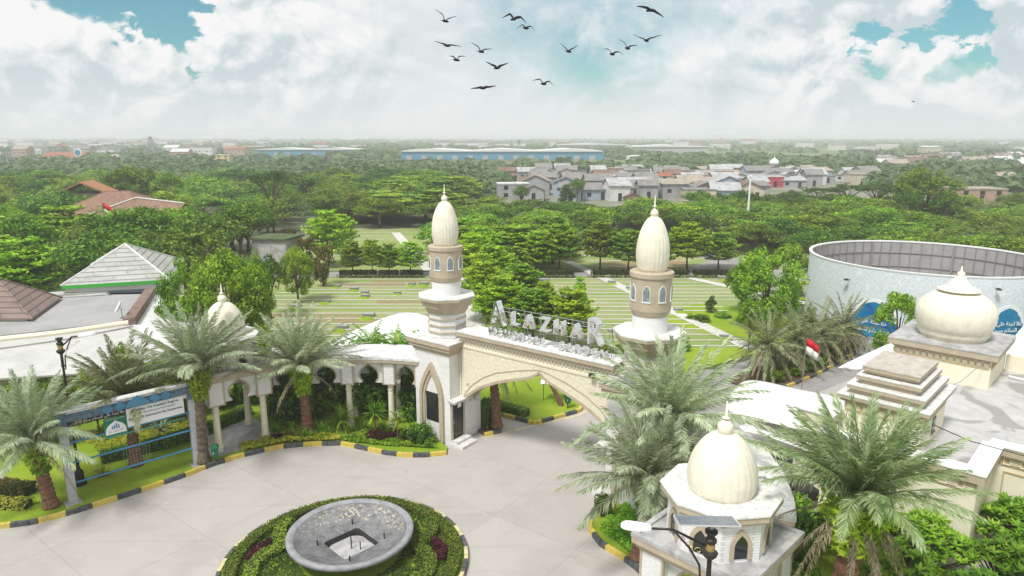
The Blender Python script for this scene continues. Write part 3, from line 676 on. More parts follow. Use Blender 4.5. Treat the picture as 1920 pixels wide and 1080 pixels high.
def pavilion(label, loc, rz, group='twin domed pavilions at the ends of the colonnades'):
    t = thing('pavilion', label, 'pavilion', loc, rz, group); cs = 1.22
    b = MB(); b.box(-1.75, 1.75, -1.75, 1.75, 0, .19); b.build('floor', M['grey'], t)
    for x in (-cs, cs):
        for y in (-cs, cs):
            b = MB(); column_b(b, x, y); b.build('column', M['cream'], t, False)
    b = MB(); tr = MB()
    for x in (-cs, cs):
        for y in (-cs, cs): block(b, tr, Matrix.Translation((x, y, 0)), .78)
    for k in range(4): arch_panel(b, tr, Matrix.Rotation(k*math.pi/2, 4, 'Z') @ Matrix.Translation((0, -cs-.02, 0)), 2*cs-.78+.02)
    b.build('wall', M['stone'], t); tr.build('trim', M['tan'], t)
    b = MB()
    for h_, z0, z1 in ((1.66, 3.98, 4.08), (1.73, 4.08, 4.2), (1.82, 4.2, 4.40)): b.box(-h_, h_, -h_, h_, z0, z1)
    b.build('cornice', M['tan'], t)
    b = MB(); b.box(-1.84, 1.84, -1.84, 1.84, 4.40, 4.45)
    for k in range(4): b.T = Matrix.Rotation(k*math.pi/2, 4, 'Z'); b.box(-1.84, 1.66, -1.84, -1.66, 4.45, 4.53)
    b.build('roof_slab', M['grey'], t)
    o8 = R(22.5)-rz+R(8); b = MB(); b.prism(ngon(1.50, 8, o8), 4.45, 5.66); b.build('drum', M['stone'], t)
    b = MB(); b.prism(ngon(1.60, 8, o8), 5.62, 5.74); b.prism(ngon(1.74, 8, o8), 5.74, 5.92); b.build('drum_cornice', M['tan'], t)
    b = MB(); b.prism(ngon(1.77, 8, o8), 5.92, 5.97); b.build('ledge', M['slab'], t)
    ap = 1.50*math.cos(R(22.5))
    for k in range(8):
        b = MB(); b.T = Rz(o8+R(22.5+45*k)+math.pi/2)
        ring(b, lancet(.32, 4.55, 4.95, 5.48, 6, 2.), lancet(.20, 4.55, 4.93, 5.30, 6, 2.), -ap-.06, -ap+.02); f = b.build('window', M['tan'], t)
        b = MB(); b.T = Rz(o8+R(22.5+45*k)+math.pi/2); b.slabxz(lancet(.21, 4.56, 4.93, 5.31, 6, 2.), -ap-.02, -ap+.02); b.build('pane', M['glass'], f)
    b = MB(); b.lathe(ogive(5.97, 7.74, .93, 1.0, .16, .24), 192, rib=.011, nr=28); b.build('dome', M['dome'], t, True)
    b = MB(); finial(b, 7.68, .235, 1.0); b.build('finial', M['dome'], t, True)
    return t
pavilion('domed open pavilion on cream columns beside the blue framed notice board', (-15.05, 34.5, 0), R(41))
PR = (6.15, 18.35)
pr_ = pavilion('large cream ribbed dome pavilion behind the solar street lamp', (*PR, 0), R(45))
def colonnade(label, F, outward, width=1.5):
    """F: plan points of the front columns; the back row lies `width` further along the outward side"""
    t = thing('colonnade', label, 'colonnade', (F[0][0], F[0][1], 0), 0, 'curved colonnades flanking the gate'); o = Vector((F[0][0], F[0][1]))
    P = [Vector(p)-o for p in F]; N = []
    for i in range(len(P)):
        d = (P[min(i+1, len(P)-1)]-P[max(i-1, 0)]).normalized(); nn = Vector((-d.y, d.x)); nn = nn*outward; N.append(nn)
    rows = [P, [p+n_*width for p, n_ in zip(P, N)]]
    for row in rows:
        b = MB(); tr = MB()
        for i, p in enumerate(row):
            a = math.atan2(N[i].y, N[i].x)-math.pi/2
            if 0 < i < len(row)-1: cb = MB(); column_b(cb, p.x, p.y); cb.build('column', M['cream'], t, False)
            block(b, tr, Rz(a, (p.x, p.y, 0)), .66)
        for p, q in zip(row[:-1], row[1:]):
            d = q-p; arch_panel(b, tr, Rz(math.atan2(d.y, d.x), ((p.x+q.x)/2, (p.y+q.y)/2, 0)), d.length-.62)
        b.T = tr.T = None; b.build('arcade_wall', M['stone'], t); tr.build('trim', M['tan'], t)
    # smooth curved roof
    def curve(off):
        out = []
        for i in range(len(P)-1):
            for k in range(6):
                s = k/6; a, b_, c, d = [P[max(0, min(len(P)-1, j))]+N[max(0, min(len(P)-1, j))]*off for j in (i-1, i, i+1, i+2)]
                out.append(.5*((2*b_)+(-a+c)*s+(2*a-5*b_+4*c-d)*s*s+(-a+3*b_-3*c+d)*s**3))
        out.append(P[-1]+N[-1]*off); return out
    def strip(b, o1, o2, z0, z1):
        A, B = curve(o1), curve(o2); n = len(A)
        vs = [(p.x, p.y, z) for z in (z0, z1) for L in (A, B) for p in L]; fs = []
        for i in range(n-1):
            fs += [(i, i+1, n+i+1, n+i), (2*n+i, 3*n+i, 3*n+i+1, 2*n+i+1), (i, 2*n+i, 2*n+i+1, i+1), (n+i, n+i+1, 3*n+i+1, 3*n+i)]
        fs += [(0, n, 3*n, 2*n), (n-1, 3*n-1, 4*n-1, 2*n-1)]; b.add(vs, fs)
    b = MB(); strip(b, -.42, width+.42, 3.98, 4.06); strip(b, -.50, width+.50, 4.06, 4.22); b.build('cornice', M['tan'], t)
    b = MB(); strip(b, -.53, width+.53, 4.22, 4.34); b.build('roof', M['slab'], t)
    return t
colonnade('curved white colonnade with keyhole arches left of the gate, behind dark shrubs', [(-13.4, 35.5), (-11.45, 35.75), (-9.1, 36.0), (-6.75, 35.95), (-4.9, 35.55)], 1)
colonnade('curved colonnade roof seen behind the large cream dome, right of the gate', [(6.9, 27.2), (7.55, 25.4), (7.75, 23.4), (7.45, 21.4), (7.0, 20.0)], 1)
# ---------------- fountain and roundabout ----------------
RC = (-6.4, 23.45); RR = 4.62
def kerb_run(pts, seg=1.0, m1='yellow', m2='kblack', w_=.20, h_=.20, closed=False, z=0.):
    pts = [Vector((p[0], p[1])) for p in pts]
    if closed: pts.append(pts[0])
    L = [0]
    for p, q in zip(pts[:-1], pts[1:]): L.append(L[-1]+(q-p).length)
    tot = L[-1]; n = max(1, round(tot/seg)); seg = tot/n
    if closed and n % 2: n += 1; seg = tot/n
    def at(s):
        s = min(max(s, 0), tot)
        for i in range(len(L)-1):
            if s <= L[i+1]+1e-9: return pts[i]+(pts[i+1]-pts[i])*((s-L[i])/max(1e-9, L[i+1]-L[i]))
        return pts[-1]
    b = MB()
    for i in range(n):
        for k in range(3):
            p, q = at((i+k/3)*seg), at((i+(k+1)/3)*seg); d = (q-p).normalized() if (q-p).length else Vector((1, 0)); s = Vector((-d.y, d.x))*w_/2
            p2 = p+d*.0; q2 = q-d*(.012 if k == 2 else 0)
            b.prism([tuple(p2-s), tuple(q2-s), tuple(q2+s*.8), tuple(p2+s*.8)], z, z+h_, mi=i % 2)
    o = b.build('kerb', [M[m1], M[m2]]); o['kind'] = 'structure'; return o
circ = lambda r, n=72, a0=0, a1=2*math.pi: [(RC[0]+r*math.cos(a0+(a1-a0)*i/n), RC[1]+r*math.sin(a0+(a1-a0)*i/n)) for i in range(n)]
kerb_run(circ(RR), .80, 'kcream', 'kblack', .16, .22, True)
sheet('planting_bed', circ(RR-.08), .12, M['lawn'])
ft = thing('fountain', 'wide grey dry bowl fountain with a square pit of water inside the hedge roundabout', 'fountain', (*(-6.33, 24.12), 0), R(8))
BR = 2.43
def pit_poly(r, n=64):   # circle morphing to square handled below
    return [(r*math.cos(2*math.pi*i/n), r*math.sin(2*math.pi*i/n)) for i in range(n)]
def sq(r, n=64, rot=-R(8)):
    out = []
    for i in range(n):
        a = 2*math.pi*i/n; aa = (a-rot) % (math.pi/2)-math.pi/4; k = r/math.cos(aa); out.append((k*math.cos(a), k*math.sin(a)))
    return out
rings_ = [(pit_poly(.9), .05), (pit_poly(1.15), .18), (pit_poly(1.9), .58), (pit_poly(2.35), .80), (pit_poly(BR), .84), (pit_poly(BR+.02), .97), (pit_poly(BR-.04), 1.02), (pit_poly(BR-.15), 1.015), (pit_poly(BR-.26), .955), (pit_poly(1.95), .80), (pit_poly(1.60), .62), (pit_poly(1.35), .50), (sq(.80), .46), (sq(.78), .445), (sq(.775), .06)]
vs = [(x, y, z) for P_, z in rings_ for x, y in P_]; n = 64
fs = [(j*n+i, j*n+(i+1) % n, (j+1)*n+(i+1) % n, (j+1)*n+i) for j in range(len(rings_)-1) for i in range(n)]+[tuple(range(n))[::-1]]
m = bpy.data.materials.new('worn_fountain_concrete'); m.use_nodes = True; k = NT(m.node_tree); pb = m.node_tree.nodes['Principled BSDF']; pb.inputs['Roughness'].default_value = .7
tcn = k.n('ShaderNodeTexCoord'); v = tcn.outputs['Object']; base = k.mix(k.ss(k.noise(v, 2.2, 8, .7), .4, .65), (.21, .21, .215), (.12, .118, .115))
sp_ = k.n('ShaderNodeSeparateXYZ'); k.l(v, sp_.inputs[0])
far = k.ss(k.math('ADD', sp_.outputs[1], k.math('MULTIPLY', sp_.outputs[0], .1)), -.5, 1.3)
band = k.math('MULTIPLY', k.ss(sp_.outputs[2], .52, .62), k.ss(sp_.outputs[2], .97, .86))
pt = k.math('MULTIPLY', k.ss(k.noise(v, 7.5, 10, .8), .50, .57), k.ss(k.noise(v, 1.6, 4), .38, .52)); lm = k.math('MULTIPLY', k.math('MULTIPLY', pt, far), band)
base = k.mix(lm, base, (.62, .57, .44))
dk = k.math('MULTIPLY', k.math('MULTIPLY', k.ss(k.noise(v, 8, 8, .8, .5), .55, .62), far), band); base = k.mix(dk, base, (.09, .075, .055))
k.l(base, pb.inputs['Base Color']); bp = k.n('ShaderNodeBump'); bp.inputs['Strength'].default_value = .5; bp.inputs['Distance'].default_value = .03; k.l(pt, bp.inputs['Height']); k.l(bp.outputs[0], pb.inputs['Normal'])
b = MB(); b.add(vs, fs); ob_ = b.build('bowl', [m, mat('dark_pit', (.03, .03, .028), .6), mat('bowl_rim', (.31, .31, .32), .7, var=.3, scale=3)], ft, True)
for p_ in ob_.data.polygons:
    if p_.index >= 13*n: p_.material_index = 1  # pit sides coloured near black, much darker than the bowl
    elif 3*n <= p_.index < 8*n: p_.material_index = 2
b = MB(); b.prism(sq(.772, 64), .07, .12); b.build('water', mat('pond_water', (.17, .19, .17), .12, spec=.5), ft)
b = MB(); b.prism(sq(.79, 64), .02, .098); b.build('pit_wall', mat('dark_pit', (.03, .03, .028), .6), ft)
b = MB()
for (x, y, h_) in ((0, 0, .62), (.35, -.1, .55), (-.05, .38, .5)): b.tube([(x, y, .12), (x, y, h_)], .025, 6)
for a in range(4): c = (1.28*math.cos(a*math.pi/2+.05), 1.28*math.sin(a*math.pi/2+.05)); b.tube([(*c, .45), (*c, .72)], .03, 6)
b.build('nozzle', M['black'], ft)
b = MB(); b.lathe([(1.0, 0), (.9, .2)], 24); b.build('foot', M['grey'], ft)
g = rnd(5)
arcp = lambda cx, cy, r, a0, a1, n=16: [(cx+r*math.cos(R(a0+(a1-a0)*i/n)), cy+r*math.sin(R(a0+(a1-a0)*i/n))) for i in range(n+1)]
hl = 'clipped ring hedge just inside the striped kerb of the roundabout'
hedge_run('hedge', hl, circ(RR-.42, 64)+[circ(RR-.42, 64)[0]], .46, .40, FH, dens=460, seed=2, size=.085)
S_ = lambda pts, sgn: [(RC[0]+sgn*x, RC[1]+y) for x, y in pts]
scroll = [(3.0, 2.6), (3.15, 1.9), (3.0, 1.3), (2.55, .95), (2.75, .55), (3.2, .1), (3.35, -.6), (3.2, -1.3), (3.35, -2.0)]
hedge_run('hedge', 'wavy clipped hedge scroll on the right side of the fountain', S_(scroll, 1), .48, .42, FH, dens=460, seed=3, size=.085)
hedge_run('hedge', 'wavy clipped hedge scroll on the left side of the fountain', S_(scroll, -1), .48, .42, FH, dens=460, seed=4, size=.085)
cover('groundcover', circ(RR-.6, 40), foliage('cover_green', (.02, .055, .010), (.06, .12, .02), (.14, .22, .045)), 16000, .20, .11, seed=5, z=.1, hole=(-6.33, 24.0, 2.0), label='low leafy ground cover inside the roundabout hedge')
for s, nm in ((1, 'right'), (-1, 'left')):
    P_ = S_([(3.35, 1.3), (3.9, .6), (3.8, -.2), (3.5, -.1), (3.15, .7)], s)
    if s < 0: P_ = P_[::-1]
    cover('flower_patch', P_, FM, 900, .42, .12, 'thing', 6+s, 'flower patch', 'dark red foliage patch between the %s hedge scroll and the ring hedge' % nm, z=.12)
# ---------------- notice board ----------------
bb = thing('notice_board', 'blue and white tiled gantry frame holding a white and green banner on the lawn', 'notice board', (-19.6, 27.75, 0), math.atan2(31.45-27.75, -15.7+19.6)); W_ = math.hypot(3.9, 3.7)
tile = brickmat('blue_white_tile', (.52, .51, .52), (.38, .42, .50), (.4, .4, .4), .11, .11, .008, rough=.3, bump=.1, var=.15, nscale=3)
btile = brickmat('blue_tile', (.06, .11, .18), (.13, .20, .28), (.2, .24, .27), .12, .12, .008, rough=.25, bump=.1, var=.2, nscale=3)
for x in (0, W_):
    b = MB(); b.box(x-.17, x+.17, -.17, .17, .12, 3.6); p = b.build('post', tile, bb); b = MB(); b.box(x-.18, x+.18, -.18, .18, 3.6, 4.38); b.build('post_cap', btile, p)
    b = MB(); b.box(x-.32, x+.32, -.32, .32, 0, .14); b.build('footing', M['grey'], bb)
b = MB(); b.box(.19, W_-.19, -.16, .16, 3.92, 4.30); b.build('beam', btile, bb); b = MB(); b.box(-.2, W_+.2, -.22, .22, 4.40, 4.46); b.box(.19, W_-.19, -.19, .19, 4.31, 4.37); b.build('beam_capping', M['slab'], bb)
b = MB(); b.box(.19, W_-.19, -.03, .03, 3.68, 3.92); b.build('signboard', M['cream'], bb)
b = MB(); b.box(.19, 2.75, -.055, -.03, 3.66, 3.92); b.build('text_strip', M['black'], bb)
for x, s in ((1.75, .21), (2.25, .21), (3.75, .21), (4.2, .21)):
    b = MB(); b.slabxz([(x-s*1.2, 4.12), (x, 4.12-s*1.2), (x+s*1.2, 4.12), (x, 4.12+s*1.2)], -.24, -.165); b.build('tile_diamond', mat('blue_glaze', (.07, .22, .36), .25, spec=.5), bb)
b = MB(); b.slabxz([(2.42, 3.95), (3.58, 3.95), (3.28, 4.28), (3.0, 4.46), (2.72, 4.28)], -.235, -.165); b.build('tile_crest', MATS['blue_glaze'], bb)
bm_ = mat('rail_blue', (.05, .22, .42), .4, spec=.5)
for z in (1.02, 1.98, 2.92): b = MB(); b.tube([(.17, 0, z), (W_-.17, 0, z)], .045, 8); b.build('rail', bm_, bb)
for x0, x1, z0, z1 in ((.3, 1.2, 3.0, 3.6), (2.2, 3.3, 1.1, 1.9)):
    b = MB()
    for i in range(9): x = x0+(x1-x0)*i/8; b.tube([(x, .03, z0), (x, .03, z1)], .005, 3)
    for i in range(7): z = z0+(z1-z0)*i/6; b.tube([(x0, .03, z), (x1, .03, z)], .005, 3)
    b.build('wire_mesh', M['steel'], bb)
b = MB(); b.box(1.55, 2.48, -.085, -.06, 2.72, 3.62); gp_ = b.build('banner', mat('banner_green', (.02, .17, .09), .6), bb)
b = MB(); b.slabxz([(1.58, 2.84)]+[(2.015+.42*x, 2.86+.60*z) for x, z in [(-1, 0), (-1, .25), (-.9, .5), (-.65, .72), (-.35, .85), (-.1, .95), (0, 1.06), (.1, .95), (.35, .85), (.65, .72), (.9, .5), (1, .25), (1, 0)]]+[(2.45, 2.84)], -.092, -.084); b.build('emblem', M['white'], gp_)
b = MB()
for i, (x, h_) in enumerate(((1.88, .10), (1.96, .16), (2.05, .22), (2.14, .14))): b.slabxz([(x-.03, 3.08), (x+.03, 3.08), (x+.03, 3.08+h_), (x, 3.14+h_), (x-.03, 3.08+h_)], -.097, -.091)
b.build('emblem_mark', bm_, gp_)
me = text_mesh('AL AZHAR', .13, .002, mat('ink_grey', (.25, .28, .3), .6)); put('lettering', me, gp_, (2.015, -.094, 2.93)); me = text_mesh('Taman Pemakaman Muslim', .07, .002, M['white']); put('lettering', me, gp_, (2.015, -.09, 3.54))
b = MB(); b.box(2.50, 5.0, -.085, -.06, 2.95, 3.86); b2 = b.build('banner', M['white'], bb)
b = MB(); b.box(1.55, 5.0, -.088, -.084, 2.70, 2.75); b.box(2.5, 5.0, -.094, -.0855, 2.955, 2.985); b.build('banner_stripe', mat('stripe_teal', (.05, .30, .30), .5), b2)
ink = mat('ink_navy', (.03, .07, .13), .6)
for s, z, sz in (("Innalillahi Wa Innailaihi Rogi'un", 3.66, .165), ('Telah Berpulang ke Rahmatullah', 3.49, .135), ('Bapak H.R Soemoarto bin Soeyarman', 3.28, .155)):
    me = text_mesh(s, sz, .002, ink if sz > .1 else MATS['ink_grey'], off=.004 if sz > .15 else 0); put('lettering', me, b2, (3.75, -.089, z))
ar = '\ufeeb\ufee0\ufe8d \ufedf\ufea0\ufee8\ufe94 \ufecb\ufee0\ufef0 \ufe8d\ufedf\ufeb4\ufefc\u0645 \ufe91\ufeb4\ufee2 \ufe8d\ufedf\ufee0\ufeea'
try:
    me = text_mesh(ar[::-1], .17, .002, M['white']); put('lettering', me, bb, (1.5, -.058, 3.74))
except Exception as e: print('arabic', e)
# ---------------- ground, roads, lawns ----------------
sheet('ground', [(-9000, -300), (9000, -300), (9000, 16000), (-9000, 16000)], -.02, M['ground'])
sheet('road', [(-70, -20), (60, -20), (60, 46), (-70, 46)], .0, M['plaza'])
KL = [G(0, 990)[:2], G(60, 983)[:2], G(140, 962)[:2], G(240, 930)[:2], G(330, 900)[:2], G(400, 873)[:2], G(440, 860)[:2], G(520, 841)[:2], G(580, 835)[:2], G(640, 834)[:2]]
KL = [(-30, 25.0), (-24.5, 25.2)]+KL
KI = [(-9.1, 33.85), (-8.3, 33.55), (-7.4, 33.15), (-6.5, 32.75), (-5.5, 32.5), (-4.5, 32.5), (-3.4, 32.75)]
kerb_run(KL, 1.0); kerb_run(KI, .85)
lawnpoly = [(-75, 25)]+KL+KI+[(-3.4, 33.4), (-4.6, 35.0), (-4.2, 37.3), (-3.5, 40.5), (-6, 44.5), (-75, 46)]
sheet('lawn', lawnpoly, .13, M['lawn'])
KB = [(-.50, 37.7), (1.31, 36.55), (4.0, 38.35), (4.35, 39.3), (3.9, 41.5)]
kerb_run(KB, .85); kerb_run([(-1.5, 34.95), (-.62, 35.45)], .45)
sheet('lawn', KB+[(3.6, 47), (-5, 47), (-4.3, 41.5)], .14, M['lawn'])
sheet('planting_bed', [(-1.6, 35.0), (-.62, 35.5), (-1.6, 37.3), (-2.9, 38.4), (-3.4, 37.8)], .12, M['soil'])
sheet('road_line', [(-1.7, 34.78), (3.9, 37.95), (4.5, 38.7), (4.6, 38.6), (4.0, 37.82), (-1.65, 34.66)], .006, M['kcream'])
sheet('lane', [(4.6, 36), (9, 33.0), (13.5, 37.5), (21, 42.5), (31, 50.5), (36, 60), (30.5, 62.5), (28, 56), (19.5, 49.5), (8.3, 42.0)], .008, M['lane'])
PIk = [(16.4, 41.6), (18.32, 42.65), (20.9, 44.7), (23.3, 46.9), (25.9, 49.5), (27.2, 51.5)]
kerb_run(PIk, .9)
sheet('planting_bed', PIk+[(25.6, 52.3), (22.5, 50), (17.2, 46.3), (14.3, 43.4)], .10, M['soil'])
sheet('lawn', [(-45, 46), (-6, 44.5), (3.6, 47), (6, 45), (12.2, 45.2), (18.3, 50.6), (24.5, 56), (25, 60), (28, 79), (-30, 79), (-45, 60)], .02, M['cemgrass'])
sheet('lawn', [(6.2, 42.2), (8.0, 42.1), (18.9, 50), (25.4, 56.2), (24.6, 62), (18.8, 66), (13.5, 62.8), (13.2, 60), (18.6, 51.3), (7.5, 51.0)], .035, M['lawn'])
sheet('lawn', [(-34, 83), (45, 83), (60, 124), (-34, 124)], .02, M['cemgrass'])
sheet('planting_bed', [(-10, 106), (60, 106), (70, 165), (-10, 165)], .05, M['ground'])
sheet('path', [(-34, 79.2), (48, 79.2), (48, 82.3), (-34, 82.3)], .026, M['lane'])
sheet('road', [(20.5, 82.3), (28.5, 71.5), (30.5, 64), (33, 64), (36, 75), (31.5, 91), (28, 100), (24.5, 100), (26.3, 90)], .03, M['lane'])
def strip_path(p, q, w_, z=.05, m_='strip', name='path'):
    p, q = Vector(p), Vector(q); d = (q-p).normalized(); s = Vector((-d.y, d.x))*w_/2
    return sheet(name, [tuple(p-s), tuple(q-s), tuple(q+s), tuple(p+s)], z, M[m_])
strip_path((7.32, 90), (18.6, 51.0), 1.3, .062); strip_path((20.8, 78.5), (30.2, 64.2), 1.2, .062)
strip_path((-20.2, 118), (-10.2, 83), 1.5, .058); strip_path((-5.3, 78.5), (-1.9, 44.5), 1.7, .062, 'strip')
gg = rnd(77)
def diag(y): return 7.32+(90-y)/(90-51.)*(18.6-7.32)
for i, y in enumerate([78.16, 76.0, 74.1, 72.4, 70.6, 69.05, 67.55, 65.95, 64.5, 62.95, 61.4, 59.8, 58.2, 56.54, 54.86, 53.2, 51.67]):
    xr = min(20.8+(78.5-y)*.66, 30) if y > 66 else (20.5 if y > 62.8 else diag(y)); x0 = .3
    sheet('path', [(x0, y-.13), (xr, y-.13+gg.uniform(-.04, .04)), (xr, y+.13), (x0, y+.13)], .045, M['strip'])
for i, y in enumerate([77.76, 75.62, 73.88, 72.31, 70.71, 69.07, 67.36, 65.5, 63.95, 61.93, 60.1, 58.21, 56.4, 54.5, 52.7, 50.9, 49.1]):
    sheet('path', [(-19.5 if y > 73 else -25, y-.13), (-5.7, y-.13), (-5.7, y+.13), (-19.5 if y > 73 else -25, y+.13)], .045, M['strip'])
for y0 in range(86, 124, 4):
    for (a, b_) in ((-32, -20.8), (-8, 6), (10, 24)): sheet('path', [(a, y0-.15), (b_, y0-.15), (b_, y0+.15), (a, y0+.15)], .045, M['strip'])
    if 88 < y0 < 118: pass
M['dry'] = grassmat('dry_turf', (.33, .24, .13), (.30, .29, .12), (.28, .20, .10), (.4, 1.4, 1))
for (x0, x1, y, h_) in ((-25, -14, 60.25, 1.5), (-19, -8, 58.4, 1.5), (-13.5, -7.5, 65.65, 1.5), (-19.5, -12, 74.1, 1.3), (12, 23, 84.2, 7), (-16, -6, 76, 1.4)):
    sheet('planting_bed', [(x0, y), (x1, y), (x1, y+h_), (x0, y+h_)], .038, M['dry'])
gmat = mat('grave_stone', (.20, .20, .20), .35, spec=.6)
gspots = [(-19.4, 73.6), (-18.6, 66.4), (-15.6, 70.4), (-15.2, 68.7), (-11.2, 74.6), (-9.9, 74.7), (-7.6, 74.8), (-6.4, 76.4), (-12.1, 70.2), (-9.0, 67.9), (-6.3, 66.4), (-17.1, 72.1), (-13.2, 60.6), (-10.3, 60.8), (-21, 64.3), (-14.7, 56.6),
    (11.3, 75.6), (12.9, 72.4), (14.3, 70.3), (14.1, 71.1), (16.2, 77.6), (17.6, 77.6), (24.6, 78.0), (15.8, 62.8), (17.5, 53.9), (9.2, 55.9), (3.8, 76.4), (28.0, 68.6), (29.6, 68.6), (5.5, 66),
    (-12.5, 93), (-14.2, 90.5), (-15, 96.5), (-11.5, 97), (-23.5, 101), (-25, 106), (15, 92), (18, 95), (20, 99), (13, 101)]
t0 = thing('grave_marker', 'small flat dark gravestone on a tuft of grass between the pale cemetery strips', 'grave marker', (*gspots[0], .03), 0, 'flat gravestones set out on the cemetery lawn')
b = MB(); b.box(-.45, .45, .05, .45, 0, .22); bevel(b.build('stone', gmat, t0), .02)
b = MB(); b.box(-.36, .36, .10, .40, .22, .235); b.build('inscription_plate', mat('grave_plate', (.42, .43, .44), .3), t0)
b = MB(); b.prism(ngon(.6, 10), 0, .10, poly2=ngon(.42, 10)); o = b.build('turf_mound', M['lawn'], t0); o.location = (0, -.62, 0)
for i, (x, y) in enumerate(gspots[1:]):
    c = copy_tree(t0); c.location = (x, y, .03); c.scale = (gg.uniform(.85, 1.25),)*3; c.rotation_euler.z = gg.uniform(-.08, .08)
    if i > 30: c['label'] = 'small dark gravestone on the farther cemetery lawn beyond the hedge'
# ---------------- hedges ----------------
FHD = foliage('hedge_dark', (.012, .018, .008), (.035, .04, .015), (.09, .06, .03))
hs = 'dark low hedge along the path at the '
for i, (x0, x1, lb) in enumerate(((-20.3, -16.2, hs+'far left end of the cemetery lawn'), (-15.7, -13.6, hs+'foot of the first small round tree'), (-13.2, -10.6, hs+'left edge of the tall minaret'), (1.5, 7.2, hs+'left of the diagonal pale path'), (9.6, 17.2, hs+'right of the diagonal path'), (17.4, 20.9, hs+'back of the right minaret'), (21.6, 26.0, hs+'corner beside the grey road'))):
    hedge_run('hedge', lb, [(x0, 79.35), (x1, 79.35)], .9, .75, FHD, 'dark hedges beside the cemetery cross path', 90, 20+i, .20)
for i, (x0, x1) in enumerate(((-20.3, -10.5), (1.5, 7.2), (9.4, 27.2))):
    hedge_run('hedge', 'low brown green border hedge before the dark hedge, %s' % ('left of the left minaret', 'behind the avenue trees', 'beyond the right striped lawn')[i], [(x0, 78.7), (x1, 78.7)], .4, .3, FO, None, 70, 40+i, .18)
# ---------------- right-hand building ----------------
FA = -math.atan2(.69, .72)
def WF(f, g_, z=0.): return (.72*f+.69*g_, -.69*f+.72*g_, z)
bd = thing('flat_roofed_building', 'cream building with a stained flat grey roof and a stepped corner, at the right edge', 'building', WF(-3.5, 31.6), FA)
def L2(f, g_): return (f+3.5, g_-31.6)
def LP(poly): return [L2(*p) for p in poly]
bp_ = LP([(-8.9, 28.2), (-3.5, 28.2), (-3.5, 31.6), (14, 31.6), (14, 43.3), (-8.9, 43.3)])
b = MB(); b.prism(bp_, 0, 3.95); b.build('wall', M['cream'], bd)
m = bpy.data.materials.new('stained_roof'); m.use_nodes = True; k = NT(m.node_tree); pb = m.node_tree.nodes['Principled BSDF']; pb.inputs['Roughness'].default_value = .8
v = k.n('ShaderNodeTexCoord').outputs['Object']; base = k.mix(k.ss(k.noise(v, .9, 7, .6), .3, .7), (.52, .505, .49), (.42, .41, .40))
base = k.mix(k.math('MULTIPLY', k.ss(k.noise(v, .33, 6, .55, 1.2), .53, .60), .75), base, (.25, .235, .215)); base = k.mix(k.math('MULTIPLY', k.ss(k.noise(v, 3, 8, .7), .5, .8), .3), base, (.3, .29, .28)); k.l(base, pb.inputs['Base Color'])
b = MB(); b.prism(bp_, 3.95, 4.0); b.build('roof', m, bd)
def rim(b, P, z0, z1, w_, ov=0.):    # parapet strips along consecutive points, on the left side of travel
    for p, q in zip(P[:-1], P[1:]):
        p, q = Vector(p), Vector(q); d = (q-p).normalized(); s = Vector((-d.y, d.x))
        a = p-s*ov-d*ov; c = q-s*ov+d*ov; b.prism([tuple(a), tuple(c), tuple(c+s*(w_+ov)), tuple(a+s*(w_+ov))], z0, z1)
edge = LP([(-8.9, 28.2), (-3.5, 28.2), (-3.5, 31.6), (14, 31.6)])
b = MB(); rim(b, [edge[0], edge[1]], 3.80, 4.14, .45, .22); rim(b, [edge[2], edge[3]], 3.80, 4.14, .40, .22); rim(b, [(edge[1][0]+.003, edge[1][1]+.60), (edge[2][0]+.003, edge[2][1]-.37)], 3.797, 4.137, .45, .22); b.build('eave_moulding', M['tan'], bd)
b = MB(); rim(b, [edge[0], edge[1]], 4.14, 4.20, .47, .25); rim(b, [edge[2], edge[3]], 4.14, 4.20, .42, .25); rim(b, [(edge[1][0]+.003, edge[1][1]+.60), (edge[2][0]+.003, edge[2][1]-.37)], 4.143, 4.204, .47, .25); b.build('coping', M['white'], bd)
def loopring(b, cx, cz, rx, rz_, y0, th=.022, n=14, sq_=False):
    if sq_: o = [(cx-rx, cz-rz_), (cx+rx, cz-rz_), (cx+rx, cz+rz_), (cx-rx, cz+rz_)]; i_ = [(cx-rx+th*2, cz-rz_+th*2), (cx+rx-th*2, cz-rz_+th*2), (cx+rx-th*2, cz+rz_-th*2), (cx-rx+th*2, cz+rz_-th*2)]
    else: o = [(cx+rx*math.cos(2*math.pi*i/n), cz+rz_*math.sin(2*math.pi*i/n)) for i in range(n)]; i_ = [(cx+(rx-th*2)*math.cos(2*math.pi*i/n), cz+(rz_-th*2)*math.sin(2*math.pi*i/n)) for i in range(n)]
    ring(b, o+[o[0]], i_+[i_[0]], y0-.03, y0)
gold = mat('frieze_gold', (.50, .40, .22), .6)
b = MB(); p_ = L2(-3.5, 31.6)
b.T = Matrix.Translation((p_[0], p_[1], 0)); b.box(.02, 17.4, -.045, -.003, 3.36, 3.78, 1)
for i in range(30):
    cx = .4+i*.56; loopring(b, cx, 3.57, .12, .16, -.045, .016, sq_=True); loopring(b, cx+.28, 3.64, .15, .05, -.05, .014, sq_=True); loopring(b, cx+.28, 3.50, .15, .05, -.05, .014, sq_=True)
p_ = L2(-8.9, 28.2); b.T = Matrix.Translation((p_[0], p_[1], 0)); b.box(.02, 5.38, -.045, -.003, 3.36, 3.78, 1)
for i in range(9): cx = .4+i*.56; loopring(b, cx, 3.57, .12, .16, -.045, .016, sq_=True); loopring(b, cx+.28, 3.64, .15, .05, -.05, .014, sq_=True); loopring(b, cx+.28, 3.50, .15, .05, -.05, .014, sq_=True)
b.build('frieze', [M['cream'], gold], bd)
